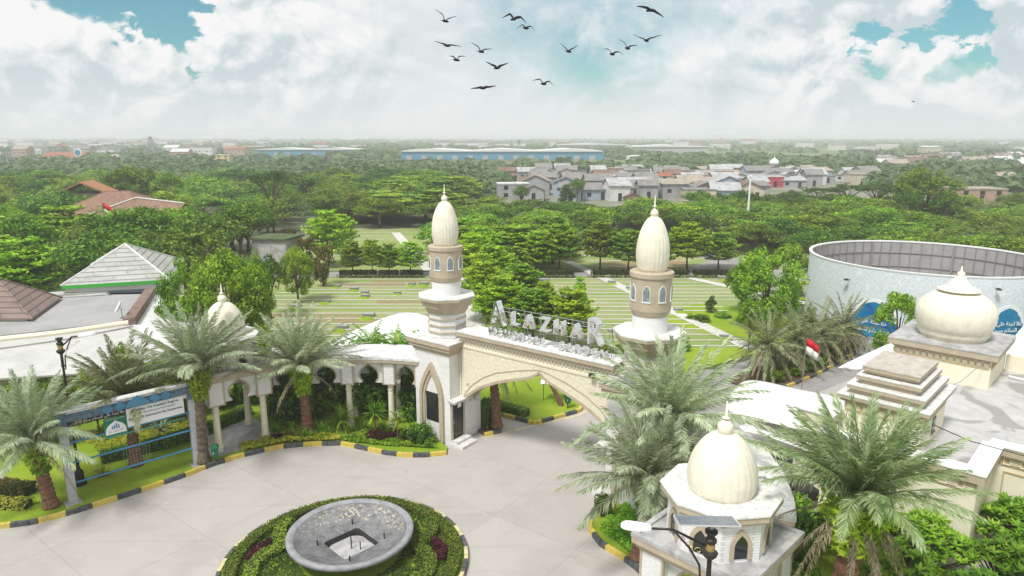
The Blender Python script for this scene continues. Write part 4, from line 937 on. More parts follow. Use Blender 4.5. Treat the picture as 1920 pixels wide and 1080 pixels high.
b = MB(); p_ = L2(-3.5, 31.6); b.T = Matrix.Translation((p_[0], p_[1], 0)); outline(b, [(.35, .6), (.35, 3.1), (4.2, 3.1), (4.2, .6)], .025, -.04, -.002); b.build('wall_moulding', gold, bd)
b = MB(); rim(b, LP([(14, 43.3), (-5.0, 43.3)]), 3.9, 4.85, .25); b.build('parapet', M['cream'], bd)
b = MB(); b.prism(LP([(-6, 43.6), (14, 43.6), (14, 60), (-6, 60)]), 3.1, 3.35); b.prism(LP([(-2, 48), (8, 48), (8, 52), (-2, 52)]), 3.35, 4.2); b.build('rear_roof', M['mem'], bd)
b = MB(); b.prism(LP([(-5.5, 43.9), (13.5, 43.9), (13.5, 59.5), (-5.5, 59.5)]), 0, 3.1); b.build('rear_wall', M['cream'], bd)
def frieze_rings(b, half, z, n, y):
    for s in range(n): loopring(b, -half+half*2*(s+.5)/n, z, half*1.25/n, .15, y)
    b.box(-half, half, y-.035, y, z-.19, z-.165); b.box(-half, half, y-.035, y, z+.165, z+.19)
dk_ = thing('dome_block', 'square cream tower block with a big smooth cream onion dome, on the flat roof', 'dome tower', WF(-7.2, 41.1, 4.0), FA)
b = MB(); b.box(-2.15, 2.15, -2.15, 2.15, -.0, 1.45); b.build('wall', M['cream'], dk_)
b = MB()
for h_, z0, z1 in ((2.25, 1.42, 1.52), (2.42, 1.52, 1.80)): b.box(-h_, h_, -h_, h_, z0, z1)
b.build('cornice', M['tan'], dk_)
b = MB(); b.box(-2.44, 2.44, -2.44, 2.44, 1.80, 1.86); b.build('roof_slab', M['grey'], dk_)
b = MB()
for k_ in range(4): b.T = Matrix.Rotation(k_*math.pi/2, 4, 'Z'); frieze_rings(b, 2.1, 1.2, 14, -2.15)
b.build('frieze', gold, dk_)
dp = [(1.72, 1.84), (1.76, 2.02), (1.80, 2.04), (1.86, 2.12), (1.84, 2.30), (1.90, 2.34)]
dp += [(1.90+(2.10-1.90)*math.sin(t*math.pi/2), 2.34+.75*t) for t in (.33, .66, 1.)]
dp += [(2.10*math.cos(a)**.9 if a < 1.5 else .05, 3.09+1.28*math.sin(a)) for a in [R(x) for x in (10, 20, 30, 40, 50, 60, 68, 75)]]
b = MB(); b.lathe(dp+[(.3, 4.36)], 112, rib=.010, nr=28); do_ = b.build('dome', M['dome'], dk_, True); do_.scale = (.88, .88, 1)
b = MB(); b.lathe([(.02, 4.30), (.90, 4.31), (1.0, 4.34), (.98, 4.39), (.76, 4.47), (.52, 4.63), (.34, 4.86), (.22, 5.04), (.15, 5.09), (.19, 5.17), (.16, 5.27), (.06, 5.33), (.03, 5.58), (.01, 5.6)], 40); b.build('finial', M['dome'], dk_, True)
st = thing('stepped_roof_tower', 'cream tower topped with four stepped weathered slabs, near the flat roof corner', 'roof tower', WF(-7.0, 30.55, 4.0), FA)
b = MB(); b.box(-1.42, 1.42, -1.9, 1.9, -.9, 1.6); b.build('wall', M['cream'], st)
for i, (hx, hy, z) in enumerate(((1.68, 2.15, 1.55), (1.42, 1.90, 1.95), (1.18, 1.62, 2.33), (1.05, 1.42, 2.68))):
    b = MB(); b.box(-hx+.10, hx-.10, -hy+.10, hy-.10, z-.02, z+.10); b.box(-hx, hx, -hy, hy, z+.10, z+.24); b.build('roof_step', M['tan'], st)
    b = MB(); b.box(-hx-.01, hx+.01, -hy-.01, hy+.01, z+.24, z+.28); b.build('step_top', M['slab'] if i < 3 else mat('weathered_tan_slab', (.52, .47, .41), .8, var=.25, scale=3), st)
    if i < 3: b = MB(); b.box(-hx+.4, hx-.4, -hy+.4, hy-.4, z+.28, z+.42); b.build('step_riser', M['tan'], st)
b = MB(); b.T = Matrix.Identity(4); frieze_rings(b, 1.38, 1.30, 9, -1.9); b.T = Matrix.Rotation(math.pi/2, 4, 'Z'); frieze_rings(b, 1.85, 1.30, 12, -1.42); b.build('frieze', gold, st)
b = MB(); b.box(1.40, 1.45, -.2, .28, .35, 1.0); w_ = b.build('window', M['black'], st); b = MB(); b.box(1.44, 1.456, -.15, .23, .40, .95); b.build('pane', M['glass'], w_)
b = MB(); b.box(1.40, 1.49, -.25, .33, .29, .35); b.build('sill', M['tan'], st)
lw = thing('low_wall', 'low cream wall block beside the stepped roof tower, under the white canopy edge', 'wall', WF(-10.2, 30.6, 0), FA)
b = MB(); b.box(-.35, 1.2, -1.2, .6, 0, 4.3); b.build('wall', M['cream'], lw); b = MB(); b.box(-.4, 1.2, -1.25, .65, 4.3, 4.36); b.build('coping', M['slab'], lw)
def on_plane_g(u, v, gg_=31.6):
    d = ray(u, v); t = gg_/(.69*d.x+.72*d.y); p = Vector((0, 0, H))+d*t; return (.72*p.x-.69*p.y, p.z)
f_, z_ = on_plane_g(1912, 962)
ac = thing('air_conditioner', 'white air conditioner box mounted on the cream wall at the right edge', 'air conditioner', WF(f_+.1, 31.6, z_), FA)
b = MB(); b.box(-.42, .42, -.34, -.06, -.30, .30); bevel(b.build('casing', M['white'], ac), .02); b = MB()
for i in range(12): b.box(-.36, .36, -.35, -.338, -.25+i*.045, -.232+i*.045)
b.build('grille', M['steel'], ac); b = MB(); b.box(-.3, -.26, -.32, 0, -.36, -.30); b.box(.26, .3, -.32, 0, -.36, -.30); b.build('bracket', M['steel'], ac)
def cable(name, label, pts, r=.02, m_='black', cat='cable'):
    b = MB(); b.tube(pts, r, 5); o = b.build(name, M[m_]); return props(o, label, cat)
cable('cable', 'thin dark cable hanging across the flat roof from the stepped tower', [WF(-5.3, 28.9, 5.3), WF(-4.2, 30.0, 4.6), WF(-2.6, 30.8, 4.25), WF(0, 31.9, 4.24), WF(4, 32.3, 4.24)], .018)
cable('cable', 'thin grey cable sagging from the dome block down to the stained roof', [WF(-5.2, 38.9, 5.6), WF(-5.9, 37.2, 4.7), WF(-6.9, 35.4, 4.08), WF(-7.4, 34.3, 4.04)], .015, 'steel')
cable('pipe', 'pale pipe lying on the flat roof beside the rear parapet', [WF(-4.6, 41.6, 4.15), WF(-2.4, 41.3, 4.12), WF(-.6, 39.4, 4.1), WF(.6, 38.4, 4.1)], .05, 'white', 'pipe')
cc_ = WF(-.2, 39.3); cable('cable', 'coil of black cable lying on the flat roof near the right edge', [(cc_[0]+.55*math.cos(a/3), cc_[1]+.55*math.sin(a/3), 4.1+.012*(a/19)) for a in range(0, 38)], .025)
# ---------------- white membrane canopies ----------------
def membrane(label, grid, th=.03, posts=(), extra=None):
    """grid: rows of points; bicubic-ish smooth surface"""
    n, m2 = len(grid), len(grid[0]); t = thing('canopy', label, 'canopy', (grid[0][0][0], grid[0][0][1], 0), 0); o = Vector((grid[0][0][0], grid[0][0][1], 0))
    b = MB(); b.add([Vector(p)-o for r in grid for p in r], [(i*m2+j, i*m2+j+1, (i+1)*m2+j+1, (i+1)*m2+j) for i in range(n-1) for j in range(m2-1)])
    ob = b.build('membrane', M['mem'], t, True); s = ob.modifiers.new('sub', 'SUBSURF'); s.levels = s.render_levels = 3; s = ob.modifiers.new('sol', 'SOLIDIFY'); s.thickness = th
    for p in posts: b = MB(); b.tube([(p[0]-o.x, p[1]-o.y, 0), (p[0]-o.x, p[1]-o.y, p[2])], .06, 8); b.build('pole', M['white'], t)
    return t
def gz(u, v, z): return G(u, v, z)
membrane('large white tensile canopy over the lane beside the low cream wall', [[gz(1350, 775, 3.5), gz(1372, 735, 3.9), gz(1395, 706, 3.9)], [gz(1440, 790, 3.6), gz(1450, 755, 4.2), gz(1465, 722, 3.9)], [gz(1510, 810, 3.5), gz(1515, 770, 4.1), gz(1520, 735, 3.8)], [gz(1585, 818, 3.3), gz(1590, 780, 3.9), gz(1590, 744, 3.6)]], posts=[gz(1345, 778, 3.4), gz(1400, 715, 3.7)])
membrane('lower white canopy flap below the large canopy, above the parked dark car', [[gz(1372, 806, 3.2), gz(1400, 792, 3.2), gz(1425, 786, 3.1)], [gz(1420, 812, 2.9), gz(1450, 800, 3.0), gz(1480, 792, 3.0)], [gz(1480, 832, 2.7), gz(1520, 820, 2.9), gz(1545, 806, 2.9)], [gz(1545, 858, 2.5), gz(1585, 840, 2.6), gz(1600, 825, 2.8)]], posts=[gz(1378, 803, 3.1)])
membrane('long white awning strip running up to the dome block', [[gz(1562, 693, 3.6), gz(1585, 690, 3.6), gz(1606, 695, 3.6)], [gz(1600, 674, 4.0), gz(1625, 674, 4.2), gz(1648, 684, 4.0)], [gz(1642, 655, 4.4), gz(1670, 655, 4.5), gz(1692, 668, 4.4)], [gz(1682, 637, 4.8), gz(1705, 642, 4.8), gz(1725, 652, 4.8)]])
membrane('white humped tent canopy behind the left colonnade', [[(-12.4, 42.8, 2.5), (-12.0, 44.4, 2.8), (-11.2, 46.6, 2.7)], [(-9.9, 42.5, 2.7), (-9.4, 44.6, 4.3), (-9.0, 47.4, 3.0)], [(-7.4, 42.4, 2.8), (-7.0, 44.8, 5.6), (-7.0, 47.9, 3.2)], [(-4.6, 42.5, 2.7), (-4.6, 44.4, 4.0), (-4.4, 47.0, 3.0)], [(-2.0, 43, 2.6), (-2.2, 44, 3.1), (-2.6, 46, 2.8)]], posts=[(-11.8, 42.2, 2.9), (-3.2, 42.4, 2.9), (-10.6, 46.4, 2.9), (-3.2, 45.8, 2.9)])
# ---------------- round tank ----------------
tk = thing('round_tank_wall', 'huge open topped round wall clad in pale blue patterned panels', 'tank', (37.2, 60.3, 0), 0); TR, TH = 9.7, 5.75
m = bpy.data.materials.new('tank_cladding'); m.use_nodes = True; k = NT(m.node_tree); pb = m.node_tree.nodes['Principled BSDF']; pb.inputs['Roughness'].default_value = .6
v = k.n('ShaderNodeTexCoord').outputs['Object']; wv = k.n('ShaderNodeTexVoronoi'); wv.inputs['Scale'].default_value = 3.1; wv.feature = 'DISTANCE_TO_EDGE'; k.l(v, wv.inputs['Vector'])
f = k.ss(wv.outputs['Distance'], .02, .09); c = k.mix(f, (.76, .785, .79), (.60, .665, .70)); c = k.mix(k.math('MULTIPLY', k.ss(k.noise(v, .6, 6, .6), .45, .7), .3), c, (.62, .66, .66)); k.l(c, pb.inputs['Base Color'])
b = MB(); b.lathe([(TR, 0), (TR, TH)], 128, cap=False); b.build('wall', m, tk, True)
b = MB(); b.lathe([(TR+.03, TH-.12), (TR+.06, TH), (TR-.2, TH), (TR-.2, TH-.12)], 128, cap=False); b.build('rim', M['white'], tk)
b = MB(); b.lathe([(TR-.15, .1), (TR-.15, TH-.02)], 128, cap=False); b.build('inner_wall', mat('tank_inner', (.36, .35, .345), .9, var=.15, scale=.8), tk, True)
b = MB(); b.lathe([(TR-.2, .1), (.01, .1)], 96, cap=False); b.build('floor', M['grey'], tk)
b = MB()
for i in range(64): a = 2*math.pi*i/64; b.T = Rz(a); w_ = .09 if i % 8 == 0 else .028; b.box(TR-.26-(.1 if i % 8 == 0 else 0), TR-.14, -w_, w_, .1, TH-.1)
b.T = None
for z in (1.6, 3.1, 4.5): b.lathe([(TR-.24, z), (TR-.24, z+.05), (TR-.15, z+.05), (TR-.15, z)], 96, cap=False)
b.build('inner_frame', mat('tank_battens', (.27, .24, .22), .8), tk)
blue = mat('calligraphy_blue', (.0, .22, .40), .35, col2=(.0, .10, .32), scale=.9, spec=.5)
def on_tank(u, v):
    d = ray(u, v); o = Vector((0, 0, H)); cx, cy = 37.2, 60.3; a = d.x**2+d.y**2; bq = -2*(d.x*cx+d.y*cy); cq = cx*cx+cy*cy-TR*TR
    t = (-bq-math.sqrt(max(0, bq*bq-4*a*cq)))/(2*a); p = o+d*t; return math.atan2(p.y-cy, p.x-cx), p.z
for (u, v, wd, hh, tx) in ((1641, 566, 1.95, 3.5, True), (1893, 578, 1.35, 2.6, True), (1545, 560, .0, 0, False)):
    if not wd: continue
    a, zt = on_tank(u, v)
    prof = [(-1, -1.), (-1, -.50), (-.8, -.42), (-.78, -.30), (-.55, -.20), (-.50, -.12), (-.25, -.04), (0, 0), (.25, -.04), (.50, -.12), (.55, -.20), (.78, -.30), (.8, -.42), (1, -.50), (1, -1.)]
    def wrap(pts, r0, z0, sx, sz): return [((r0)*math.cos(a+sx*x/r0), (r0)*math.sin(a+sx*x/r0), z0+sz*z) for x, z in pts]
    b = MB(); P_ = wrap(prof, TR+.03, zt, wd, hh); n_ = len(P_); base_ = [(p[0], p[1]) for p in P_]
    # panel as narrow vertical strips so it follows the wall
    xs = [-1+2*i/24 for i in range(25)]
    def top(x):
        for (x0, z0), (x1, z1) in zip(prof[1:-1], prof[2:-1]):
            if x0 <= x <= x1+1e-9 and x1 > x0: return z0+(z1-z0)*(x-x0)/(x1-x0)
        return -.5
    for o_, mt_, nm, ex in ((.05, blue, 'calligraphy_panel', 1.), (.02, M['white'], 'panel_frame', 1.18)):
        b = MB(); vs = []; fs = []
        for i, x in enumerate(xs):
            aa = a+wd*ex*x/TR; z = zt+hh*top(x)*1.+(.28 if ex > 1 else 0)
            vs += [((TR+o_)*math.cos(aa), (TR+o_)*math.sin(aa), zt-hh), ((TR+o_)*math.cos(aa), (TR+o_)*math.sin(aa), z)]
            vs += [((TR-.02)*math.cos(aa), (TR-.02)*math.sin(aa), zt-hh), ((TR-.02)*math.cos(aa), (TR-.02)*math.sin(aa), z)]
        for i in range(24): q = 4*i; fs += [(q, q+4, q+5, q+1), (q+1, q+5, q+7, q+3)]
        fs += [(0, 1, 3, 2), (96, 98, 99, 97)]
        b.add(vs, fs); pn = b.build(nm, mt_, tk)
    try:
        for j, (tx_, zz) in enumerate(((ar[:14], -.52), (ar[8:], -.72))):
            me = text_mesh(tx_[::-1], .42, .01, M['white'], off=.006)
            me.transform(Rz(a+math.pi/2, ((TR+.09)*math.cos(a), (TR+.09)*math.sin(a), zt+hh*zz))); put('lettering', me, tk)
    except Exception as e: print(e)
for u, v, nm in ((1593, 524, 'left'), (1867, 541, 'right')):
    a, z = on_tank(u, v); lt = thing('wall_light', 'small dark spotlight fixed high on the blue tank wall, %s of the two' % nm, 'wall light', (37.2+TR*math.cos(a), 60.3+TR*math.sin(a), z), a)
    b = MB(); b.tube([(0, 0, 0), (.35, 0, .1)], .03, 5); b.build('arm', M['black'], lt); b = MB(); b.lathe([(.06, .12), (.2, .02), (.2, -.02), (.05, -.06)], 12, (.42, 0)); b.build('lamp_shade', M['black'], lt)
# ---------------- left-hand roofs ----------------
rt = lambda nm, c, bh=.28, bw=3.: brickmat(nm, c, tuple(x*.9 for x in c), tuple(x*.45 for x in c), bw, bh, .03, rough=.85, bump=.5, axis='wall', var=.35, nscale=.9)
M['tilebrown'] = rt('brown_roof_tiles', (.27, .20, .175)); M['tilegrey'] = rt('grey_roof_tiles', (.45, .45, .42)); M['tilered'] = mat('old_red_tiles', (.30, .16, .115), .9, col2=(.15, .115, .08), scale=2.2, bump=.8, bscale=6)
def poly3(name, pts, m_, parent=None, th=.12, o=(0, 0, 0)):
    me = bpy.data.meshes.new(name); o = Vector(o); me.from_pydata([Vector(p)-o for p in pts], [], [tuple(range(len(pts)))]); me.materials.append(m_)
    if me.polygons[0].normal.z < 0: me.flip_normals()
    ob = bpy.data.objects.new(name, me); LK(ob); ob.parent = parent; s = ob.modifiers.new('sol', 'SOLIDIFY'); s.thickness = th; s.offset = -1; return ob
def hip(t, o, c, z0, z1, a=.55, m_='tilered', name='roof', ov=0.):
    """hip roof over the quad c (counter-clockwise plan points)"""
    c = [Vector((p[0], p[1])) for p in c]; o = Vector((o[0], o[1])); cen = sum(c, Vector((0, 0)))/4
    c = [p+(p-cen).normalized()*ov for p in c]
    e0, e1 = (c[0]+c[3])/2, (c[1]+c[2])/2; L = (e1-e0).length; w_ = (c[3]-c[0]).length; k_ = min(.5, a*w_/L)
    r0, r1 = e0+(e1-e0)*k_, e1+(e0-e1)*k_
    V = [(*(p-o), z0) for p in c]+[(*(r0-o), z1), (*(r1-o), z1)]
    b = MB(); b.add(V, [(0, 1, 5, 4), (2, 3, 4, 5), (1, 2, 5), (3, 0, 4), (3, 2, 1, 0)]); rf = b.build(name, M[m_], t)
    b = MB()
    for p, q in ((4, 5), (0, 4), (3, 4), (1, 5), (2, 5)): b.tube([V[p], V[q]], .09, 5)
    b.build('ridge_cap', M[m_] if m_ != 'tilegrey' else M['slab'], rf); return V
z4 = 4.0
pr = thing('low_pale_roof_building', 'wide low building with pale sheet roof and brown edging, behind the left palms', 'building', G(120, 640, 0), 0); o_ = G(120, 640, 0)
M['paleroof'] = brickmat('pale_roof_sheets', (.53, .52, .50), (.515, .505, .485), (.45, .44, .425), .8, 1.6, .015, bump=.15, axis='floor', rot=R(20), var=.3, nscale=.5)
M['greyroof'] = brickmat('grey_roof_sheets', (.37, .36, .355), (.345, .34, .33), (.25, .245, .24), 2.2, 3., .02, bump=.1, axis='floor', rot=R(24), var=.3, nscale=.4, )
M['brownedge'] = mat('brown_fascia', (.25, .17, .14), .8, var=.3)
g0, g1 = G(-260, 668, 4.1), G(243, 606, 4.1); gB = G(285, 548, 4.1); gC = G(120, 560, 4.1)
poly3('front_roof', [g0, g1, G(300, 648, 3.7), G(345, 672, 3.4), G(150, 700, 3.3), G(-420, 735, 3.2)], M['paleroof'], pr, .1, o_)
poly3('side_roof', [G(246, 606, 4.12), G(288, 552, 4.12), G(350, 553, 3.5), G(400, 600, 3.3), G(345, 672, 3.4), G(300, 648, 3.7)], brickmat('white_roof_sheets', (.72, .72, .71), (.68, .68, .67), (.5, .5, .5), 3, .5, .02, bump=.2, axis='floor', rot=R(10), var=.15), pr, .1, o_)
poly3('flat_roof', [G(-260, 660, 4.3), G(240, 601, 4.3), G(274, 546, 4.3), G(200, 549, 4.3), G(197, 554, 4.3), G(117, 559, 4.3), G(-100, 600, 4.3)], M['greyroof'], pr, .15, o_)
b = MB(); ov = Vector(o_)
def bar(b, p, q, hw, h0, h1):
    p, q = Vector(p)-ov, Vector(q)-ov; d = (q-p).normalized(); s = Vector((-d.y, d.x, 0))*hw
    b.add([p-s+Vector((0, 0, h0)), q-s+Vector((0, 0, h0)), q+s+Vector((0, 0, h0)), p+s+Vector((0, 0, h0)), p-s*.8+Vector((0, 0, h1)), q-s*.8+Vector((0, 0, h1)), q+s*.8+Vector((0, 0, h1)), p+s*.8+Vector((0, 0, h1))], [(0, 3, 2, 1), (4, 5, 6, 7), (0, 1, 5, 4), (1, 2, 6, 5), (2, 3, 7, 6), (3, 0, 4, 7)])
bar(b, G(243, 606, 4.2), G(282, 549, 4.2), .42, -.3, .35); b.build('ridge_fascia', M['brownedge'], pr)
b = MB(); b.tube([Vector(G(-260, 664, 4.35))-ov, Vector(G(110, 624, 4.35))-ov, Vector(G(240, 605, 4.35))-ov], .16, 8); b.build('gutter', M['cream'], pr)
b = MB(); wp = [Vector(G(*p))-ov for p in [(-240, 690, 0), (240, 640, 0), (330, 700, 0)]]
b.prism([(g0[0]-ov.x, g0[1]-ov.y+.3), (g1[0]-ov.x-.2, g1[1]-ov.y+.3), (gB[0]-ov.x-.2, gB[1]-ov.y-.2), (gC[0]-ov.x, gC[1]-ov.y-.4), (g0[0]-ov.x-3, gC[1]-ov.y-.4)], 0, 3.95); b.build('wall', M['cream'], pr)
b = MB(); q_ = [Vector(G(u, v, 4.45))-ov for u, v in ((199, 551), (205, 545), (278, 541), (268, 548), (210, 549))]; b.add([tuple(p) for p in q_], [(0, 1, 2, 3, 4)]); b.build('tarpaulin', mat('dark_tarp', (.02, .025, .04), .5), pr)
dish = thing('satellite_dish', 'small white satellite dish on the grey flat roof beside the brown edge', 'satellite dish', G(228, 597, 4.3), R(-60))
b = MB(); b.T = Matrix.Translation((0, 0, .75)) @ Matrix.Rotation(R(60), 4, 'X'); b.lathe([(.02, .0), (.2, .03), (.34, .09), (.42, .16), (.41, .17), (.3, .10), (.02, .02)], 20, cap=False); b.build('dish', M['white'], dish)
b = MB(); b.tube([(0, .05, 0), (0, .05, .7)], .025, 6); b.tube([(0, 0, .6), (0, -.42, .95)], .012, 4); b.build('mast', M['steel'], dish)
bt = thing('brown_tiled_house', 'house with a brown ribbed tiled hip roof at the left edge', 'house', G(20, 600, 0), 0)
c0, c1 = Vector(G(60, 599, 4.45)), Vector(G(117, 558, 4.45)); dn = Vector((c0.x-c1.x, c0.y-c1.y)).normalized(); lf = Vector((-1, -.03)).normalized()
q = [Vector((c0.x, c0.y))+lf*14, Vector((c0.x, c0.y)), Vector((c1.x, c1.y)), Vector((c1.x, c1.y))+lf*11]
hip(bt, G(20, 600, 0), q, 4.45, 6.6, .5, 'tilebrown'); b = MB(); cen = sum(q, Vector((0, 0)))/4; o2 = Vector(G(20, 600, 0)[:2]); b.prism([tuple(cen+(p-cen)*.93-o2) for p in q], 0, 4.4); b.build('wall', M['cream'], bt)
gh = thing('green_trimmed_house', 'house with a weathered grey tiled hip roof and bright green eaves', 'house', (-31, 51, 0), 0); go = Vector((-31, 51))
E0, E1 = Vector(G(113, 536, 4.9)[:2]), Vector(G(318, 524, 4.9)[:2]); nrm = Vector((-(E1-E0).y, (E1-E0).x)).normalized(); q = [E0, E1, E1+nrm*9.5, E0+nrm*9.5]
hip(gh, go, q, 4.9, 7.3, .42, 'tilegrey'); cen = sum(q, Vector((0, 0)))/4
b = MB(); rim(b, [tuple(p-go) for p in q]+[tuple(q[0]-go)], 4.62, 4.9, .1, .02); b.build('eave_board', mat('green_paint', (.06, .42, .06), .5), gh)
b = MB(); b.prism([tuple(cen+(p-cen)*.94-go) for p in q], 0, 4.7); b.build('wall', M['white'], gh)
poly3('lean_to_roof', [G(78, 549, 4.35), G(308, 530, 4.35), G(295, 545, 4.1), G(118, 558, 4.1)], M['tilegrey'], gh, .1, (-31, 51, 0))
rh = thing('red_tiled_house', 'long house with a mossy red tiled roof standing among the trees on the left', 'house', (-60, 105, 0), 0); ro = Vector((-60, 105))
q = [Vector((-67.5, 99)), Vector((-54, 99)), Vector((-54, 113)), Vector((-67.5, 113))]
V = hip(rh, ro, q, 5.0, 8.1, .35, 'tilered'); b = MB(); b.prism([tuple((p-ro)*.95) for p in q], 0, 5); b.build('wall', M['cream'], rh)
b = MB(); b.add([(4, -7, 4.6), (12, -10, 4.6), (12, 0, 4.6), (4, 3, 4.6), (3, -1, 7.2), (12.2, -5, 6.7)], [(0, 1, 5, 4), (2, 3, 4, 5), (0, 4, 3), (0, 3, 2, 1)]); b.add([(12, -9.4, 4.6), (12, -.6, 4.6), (12, -5, 6.4)], [(0, 1, 2)]); b.build('side_roof', M['tilered'], rh)
b = MB(); 
for p_, q_ in (((3, -1, 7.3), (-1.5, -6, 5.2)), ((3, -1, 7.3), (12.2, -5, 6.8))): b.tube([p_, q_], .11, 6)
b.build('ridge_cap', M['slab'], rh)
sr = thing('small_red_roof_house', 'small gabled house with an orange tiled roof below the tallest left tree', 'house', (-79, 128, 0), R(15))
b = MB(); b.box(-3.4, 3.4, -3, 3, 0, 6.3); b.build('wall', M['trunk'], sr); b = MB(); b.slabxz([(-4.2, 6.1), (0, 8.1), (4.2, 6.1), (4.2, 6.3), (0, 8.35), (-4.2, 6.3)], -3.6, 3.6); b.build('roof', mat('orange_tiles', (.42, .20, .10), .9, var=.3), sr)
gs = thing('stone_shed', 'small grey concrete shed half hidden in greenery left of the cemetery lawn', 'shed', (*G(535, 505, 0)[:2], 0), R(-12))
b = MB(); b.box(-3.4, 1.2, -1.5, 2.5, 0, 3.9); b.build('wall', M['grey'], gs); b = MB(); b.box(-3.7, 1.4, -1.8, 2.8, 3.9, 4.1); b.build('roof', M['ground'], gs)
# ---------------- lamps, bins, poles, car ----------------
def lamp(label, loc, h, aim, hd, solar=False, rz=0.):
    t = thing('street_lamp', label, 'street lamp', loc, rz)
    b = MB(); b.lathe([(.28, 0), (.28, .3), (.2, .35), (.2, .75), (.12, .85), (.075, 1.0), (.06, 2.6), (.075, 2.65), (.055, 2.75), (.05, h-1.35), (.08, h-1.3), (.06, h-1.2), (.055, h-.62)], 14); b.build('post', M['black'], t, False)
    b = MB(); b.lathe([(.055, h-.75), (.17, h-.62), (.19, h-.55), (.10, h-.50), (.10, h-.30), (.14, h-.27), (.14, h-.20), (.09, h-.16), (.09, h-.06), (.15, h-.03), (.15, h+.03), (.05, h+.05)], 16, rib=.12, nr=16); c = b.build('capital', M['black'], t)
    b = MB(); b.lathe([(.105, h-.49), (.112, h-.40), (.105, h-.31)], 16); b.build('band', mat('brass_paint', (.45, .33, .12), .4, .6), c)
    ax = Vector(aim)  # arm end, local
    b = MB(); b.tube([(0, 0, h-.42), (ax.x*.3, ax.y*.3, h-.22), (ax.x*.62, ax.y*.62, h+(ax.z)*.75), (ax.x, ax.y, h+ax.z)], [.035, .035, .03, .03], 8)
    b.tube([(0, 0, h-1.5), (ax.x*.12, ax.y*.12, h-1.45), (ax.x*.16, ax.y*.16, h-.9), (ax.x*.34, ax.y*.34, h-.45), (ax.x*.62, ax.y*.62, h+ax.z*.7)], .028, 8); b.build('arm', M['black'], t, True)
    b = MB()
    for s in range(3):
        cx = .28+.2*s; pts = [(ax.x/ax.length*(cx+.10*(1-a/14)*math.cos(a*.55)), ax.y/ax.length*(cx+.1*(1-a/14)*math.cos(a*.55)), h-.52+.14*s+.10*(1-a/14)*math.sin(a*.55)) for a in range(13)]; b.tube(pts, .011, 4)
    b.build('scrollwork', MATS['brass_paint'], t)
    d = ax.normalized(); a = math.atan2(d.y, d.x); b = MB(); b.T = Rz(a, (ax.x, ax.y, h+ax.z)) @ Matrix.Rotation(R(-6), 4, 'Y')
    P_ = [(-.05, .05), (.05, .10), (.25, .14), (.5, .15), (.62, .12), (.68, .05)]; P_ = P_+[(x, -y) for x, y in P_[::-1]]
    P_ = [(x*hd, y*hd) for x, y in P_][::-1]; b.prism(P_, -.05, .02); b.prism(P_, .02, .09, poly2=[(x*.86+.03, y*.6) for x, y in P_]); l = b.build('lamp_head', M['white'], t); bevel(l, .015, 2)
    b = MB(); b.T = Rz(a, (ax.x, ax.y, h+ax.z)) @ Matrix.Rotation(R(-6), 4, 'Y'); b.box(.12*hd, .5*hd, -.07*hd, .07*hd, -.06, -.049); b.build('diffuser', M['frosted'], l)
    if solar:
        b = MB(); b.tube([(0, 0, h), (0, 0, h+.22)], .05, 8); b.build('bracket', M['steel'], t)
        T_ = Matrix.Translation((solar[0], solar[1], h+.26)) @ Matrix.Rotation(solar[2], 4, 'Z') @ Matrix.Rotation(R(-12), 4, 'X')
        b = MB(); b.T = T_; b.box(-.72, .72, -.34, .34, -.03, .0); sp2 = b.build('solar_panel', mat('panel_frame_alu', (.75, .75, .75), .35, .6), t)
        b = MB(); b.T = T_
        for i in range(12):
            for j in range(6): b.box(-.69+i*.115, -.69+i*.115+.108, -.32+j*.107, -.32+j*.107+.10, .0, .006)
        b.build('solar_cells', mat('solar_cell', (.16, .18, .22), .25, var=.3, scale=8, spec=.8), sp2)
    return t
lamp('tall black solar street lamp with a white head in front of the large dome', (4.72, 14.55, 0), 6.92, (-1.45, .1, .02), 1., (-.12, .05, R(-2)))
lamp('ornate black street lamp with a small white head behind the notice board', (-20.3, 29.4, 0), 7.25, (.75, .25, .05), 1.)
def bin_(label, loc, s=1.):
    t = thing('litter_bin', label, 'litter bin', loc, R(20)); b = MB(); b.prism(ngon(.16*s, 4, R(45)), .35*s, .85*s, poly2=ngon(.24*s, 4, R(45))); b.build('body', mat('bin_green', (.01, .13, .05), .4), t)
    b = MB(); b.prism(ngon(.26*s, 4, R(45)), .85*s, .89*s); b.prism(ngon(.24*s, 4, R(45)), .89*s, 1.02*s, poly2=ngon(.12*s, 4, R(45))); b.build('lid', MATS['bin_green'], t)
    b = MB(); b.tube([(0, 0, 0), (0, 0, .36*s)], .03, 6); b.build('post', M['black'], t)
    b = MB(); b.T = Rz(R(-40)); b.box(-.05, .05, -.17, -.162, .55, .68); b.build('symbol', M['white'], t); return t
bin_('dark green litter bin on a post in front of the left pavilion', (*G(406, 872)[:2], .1))
bin_('green litter bin at the tip of the small lawn seen through the arch', (3.35, 38.6, .1), 1.1)
wl = thing('mast', 'slim white pole rising from the trees behind the cemetery', 'pole', (42.4, 122.7, 0)); b = MB(); b.tube([(0, 0, 0), (0, 0, 8), (0, 0, 9.4)], [.22, .16, .08], 8); b.build('pole', M['white'], wl); b = MB(); b.lathe([(.25, 9.3), (.3, 9.5), (.05, 9.7)], 10); b.build('lamp_cap', M['white'], wl)
red = mat('flag_red', (.62, .02, .03), .7)
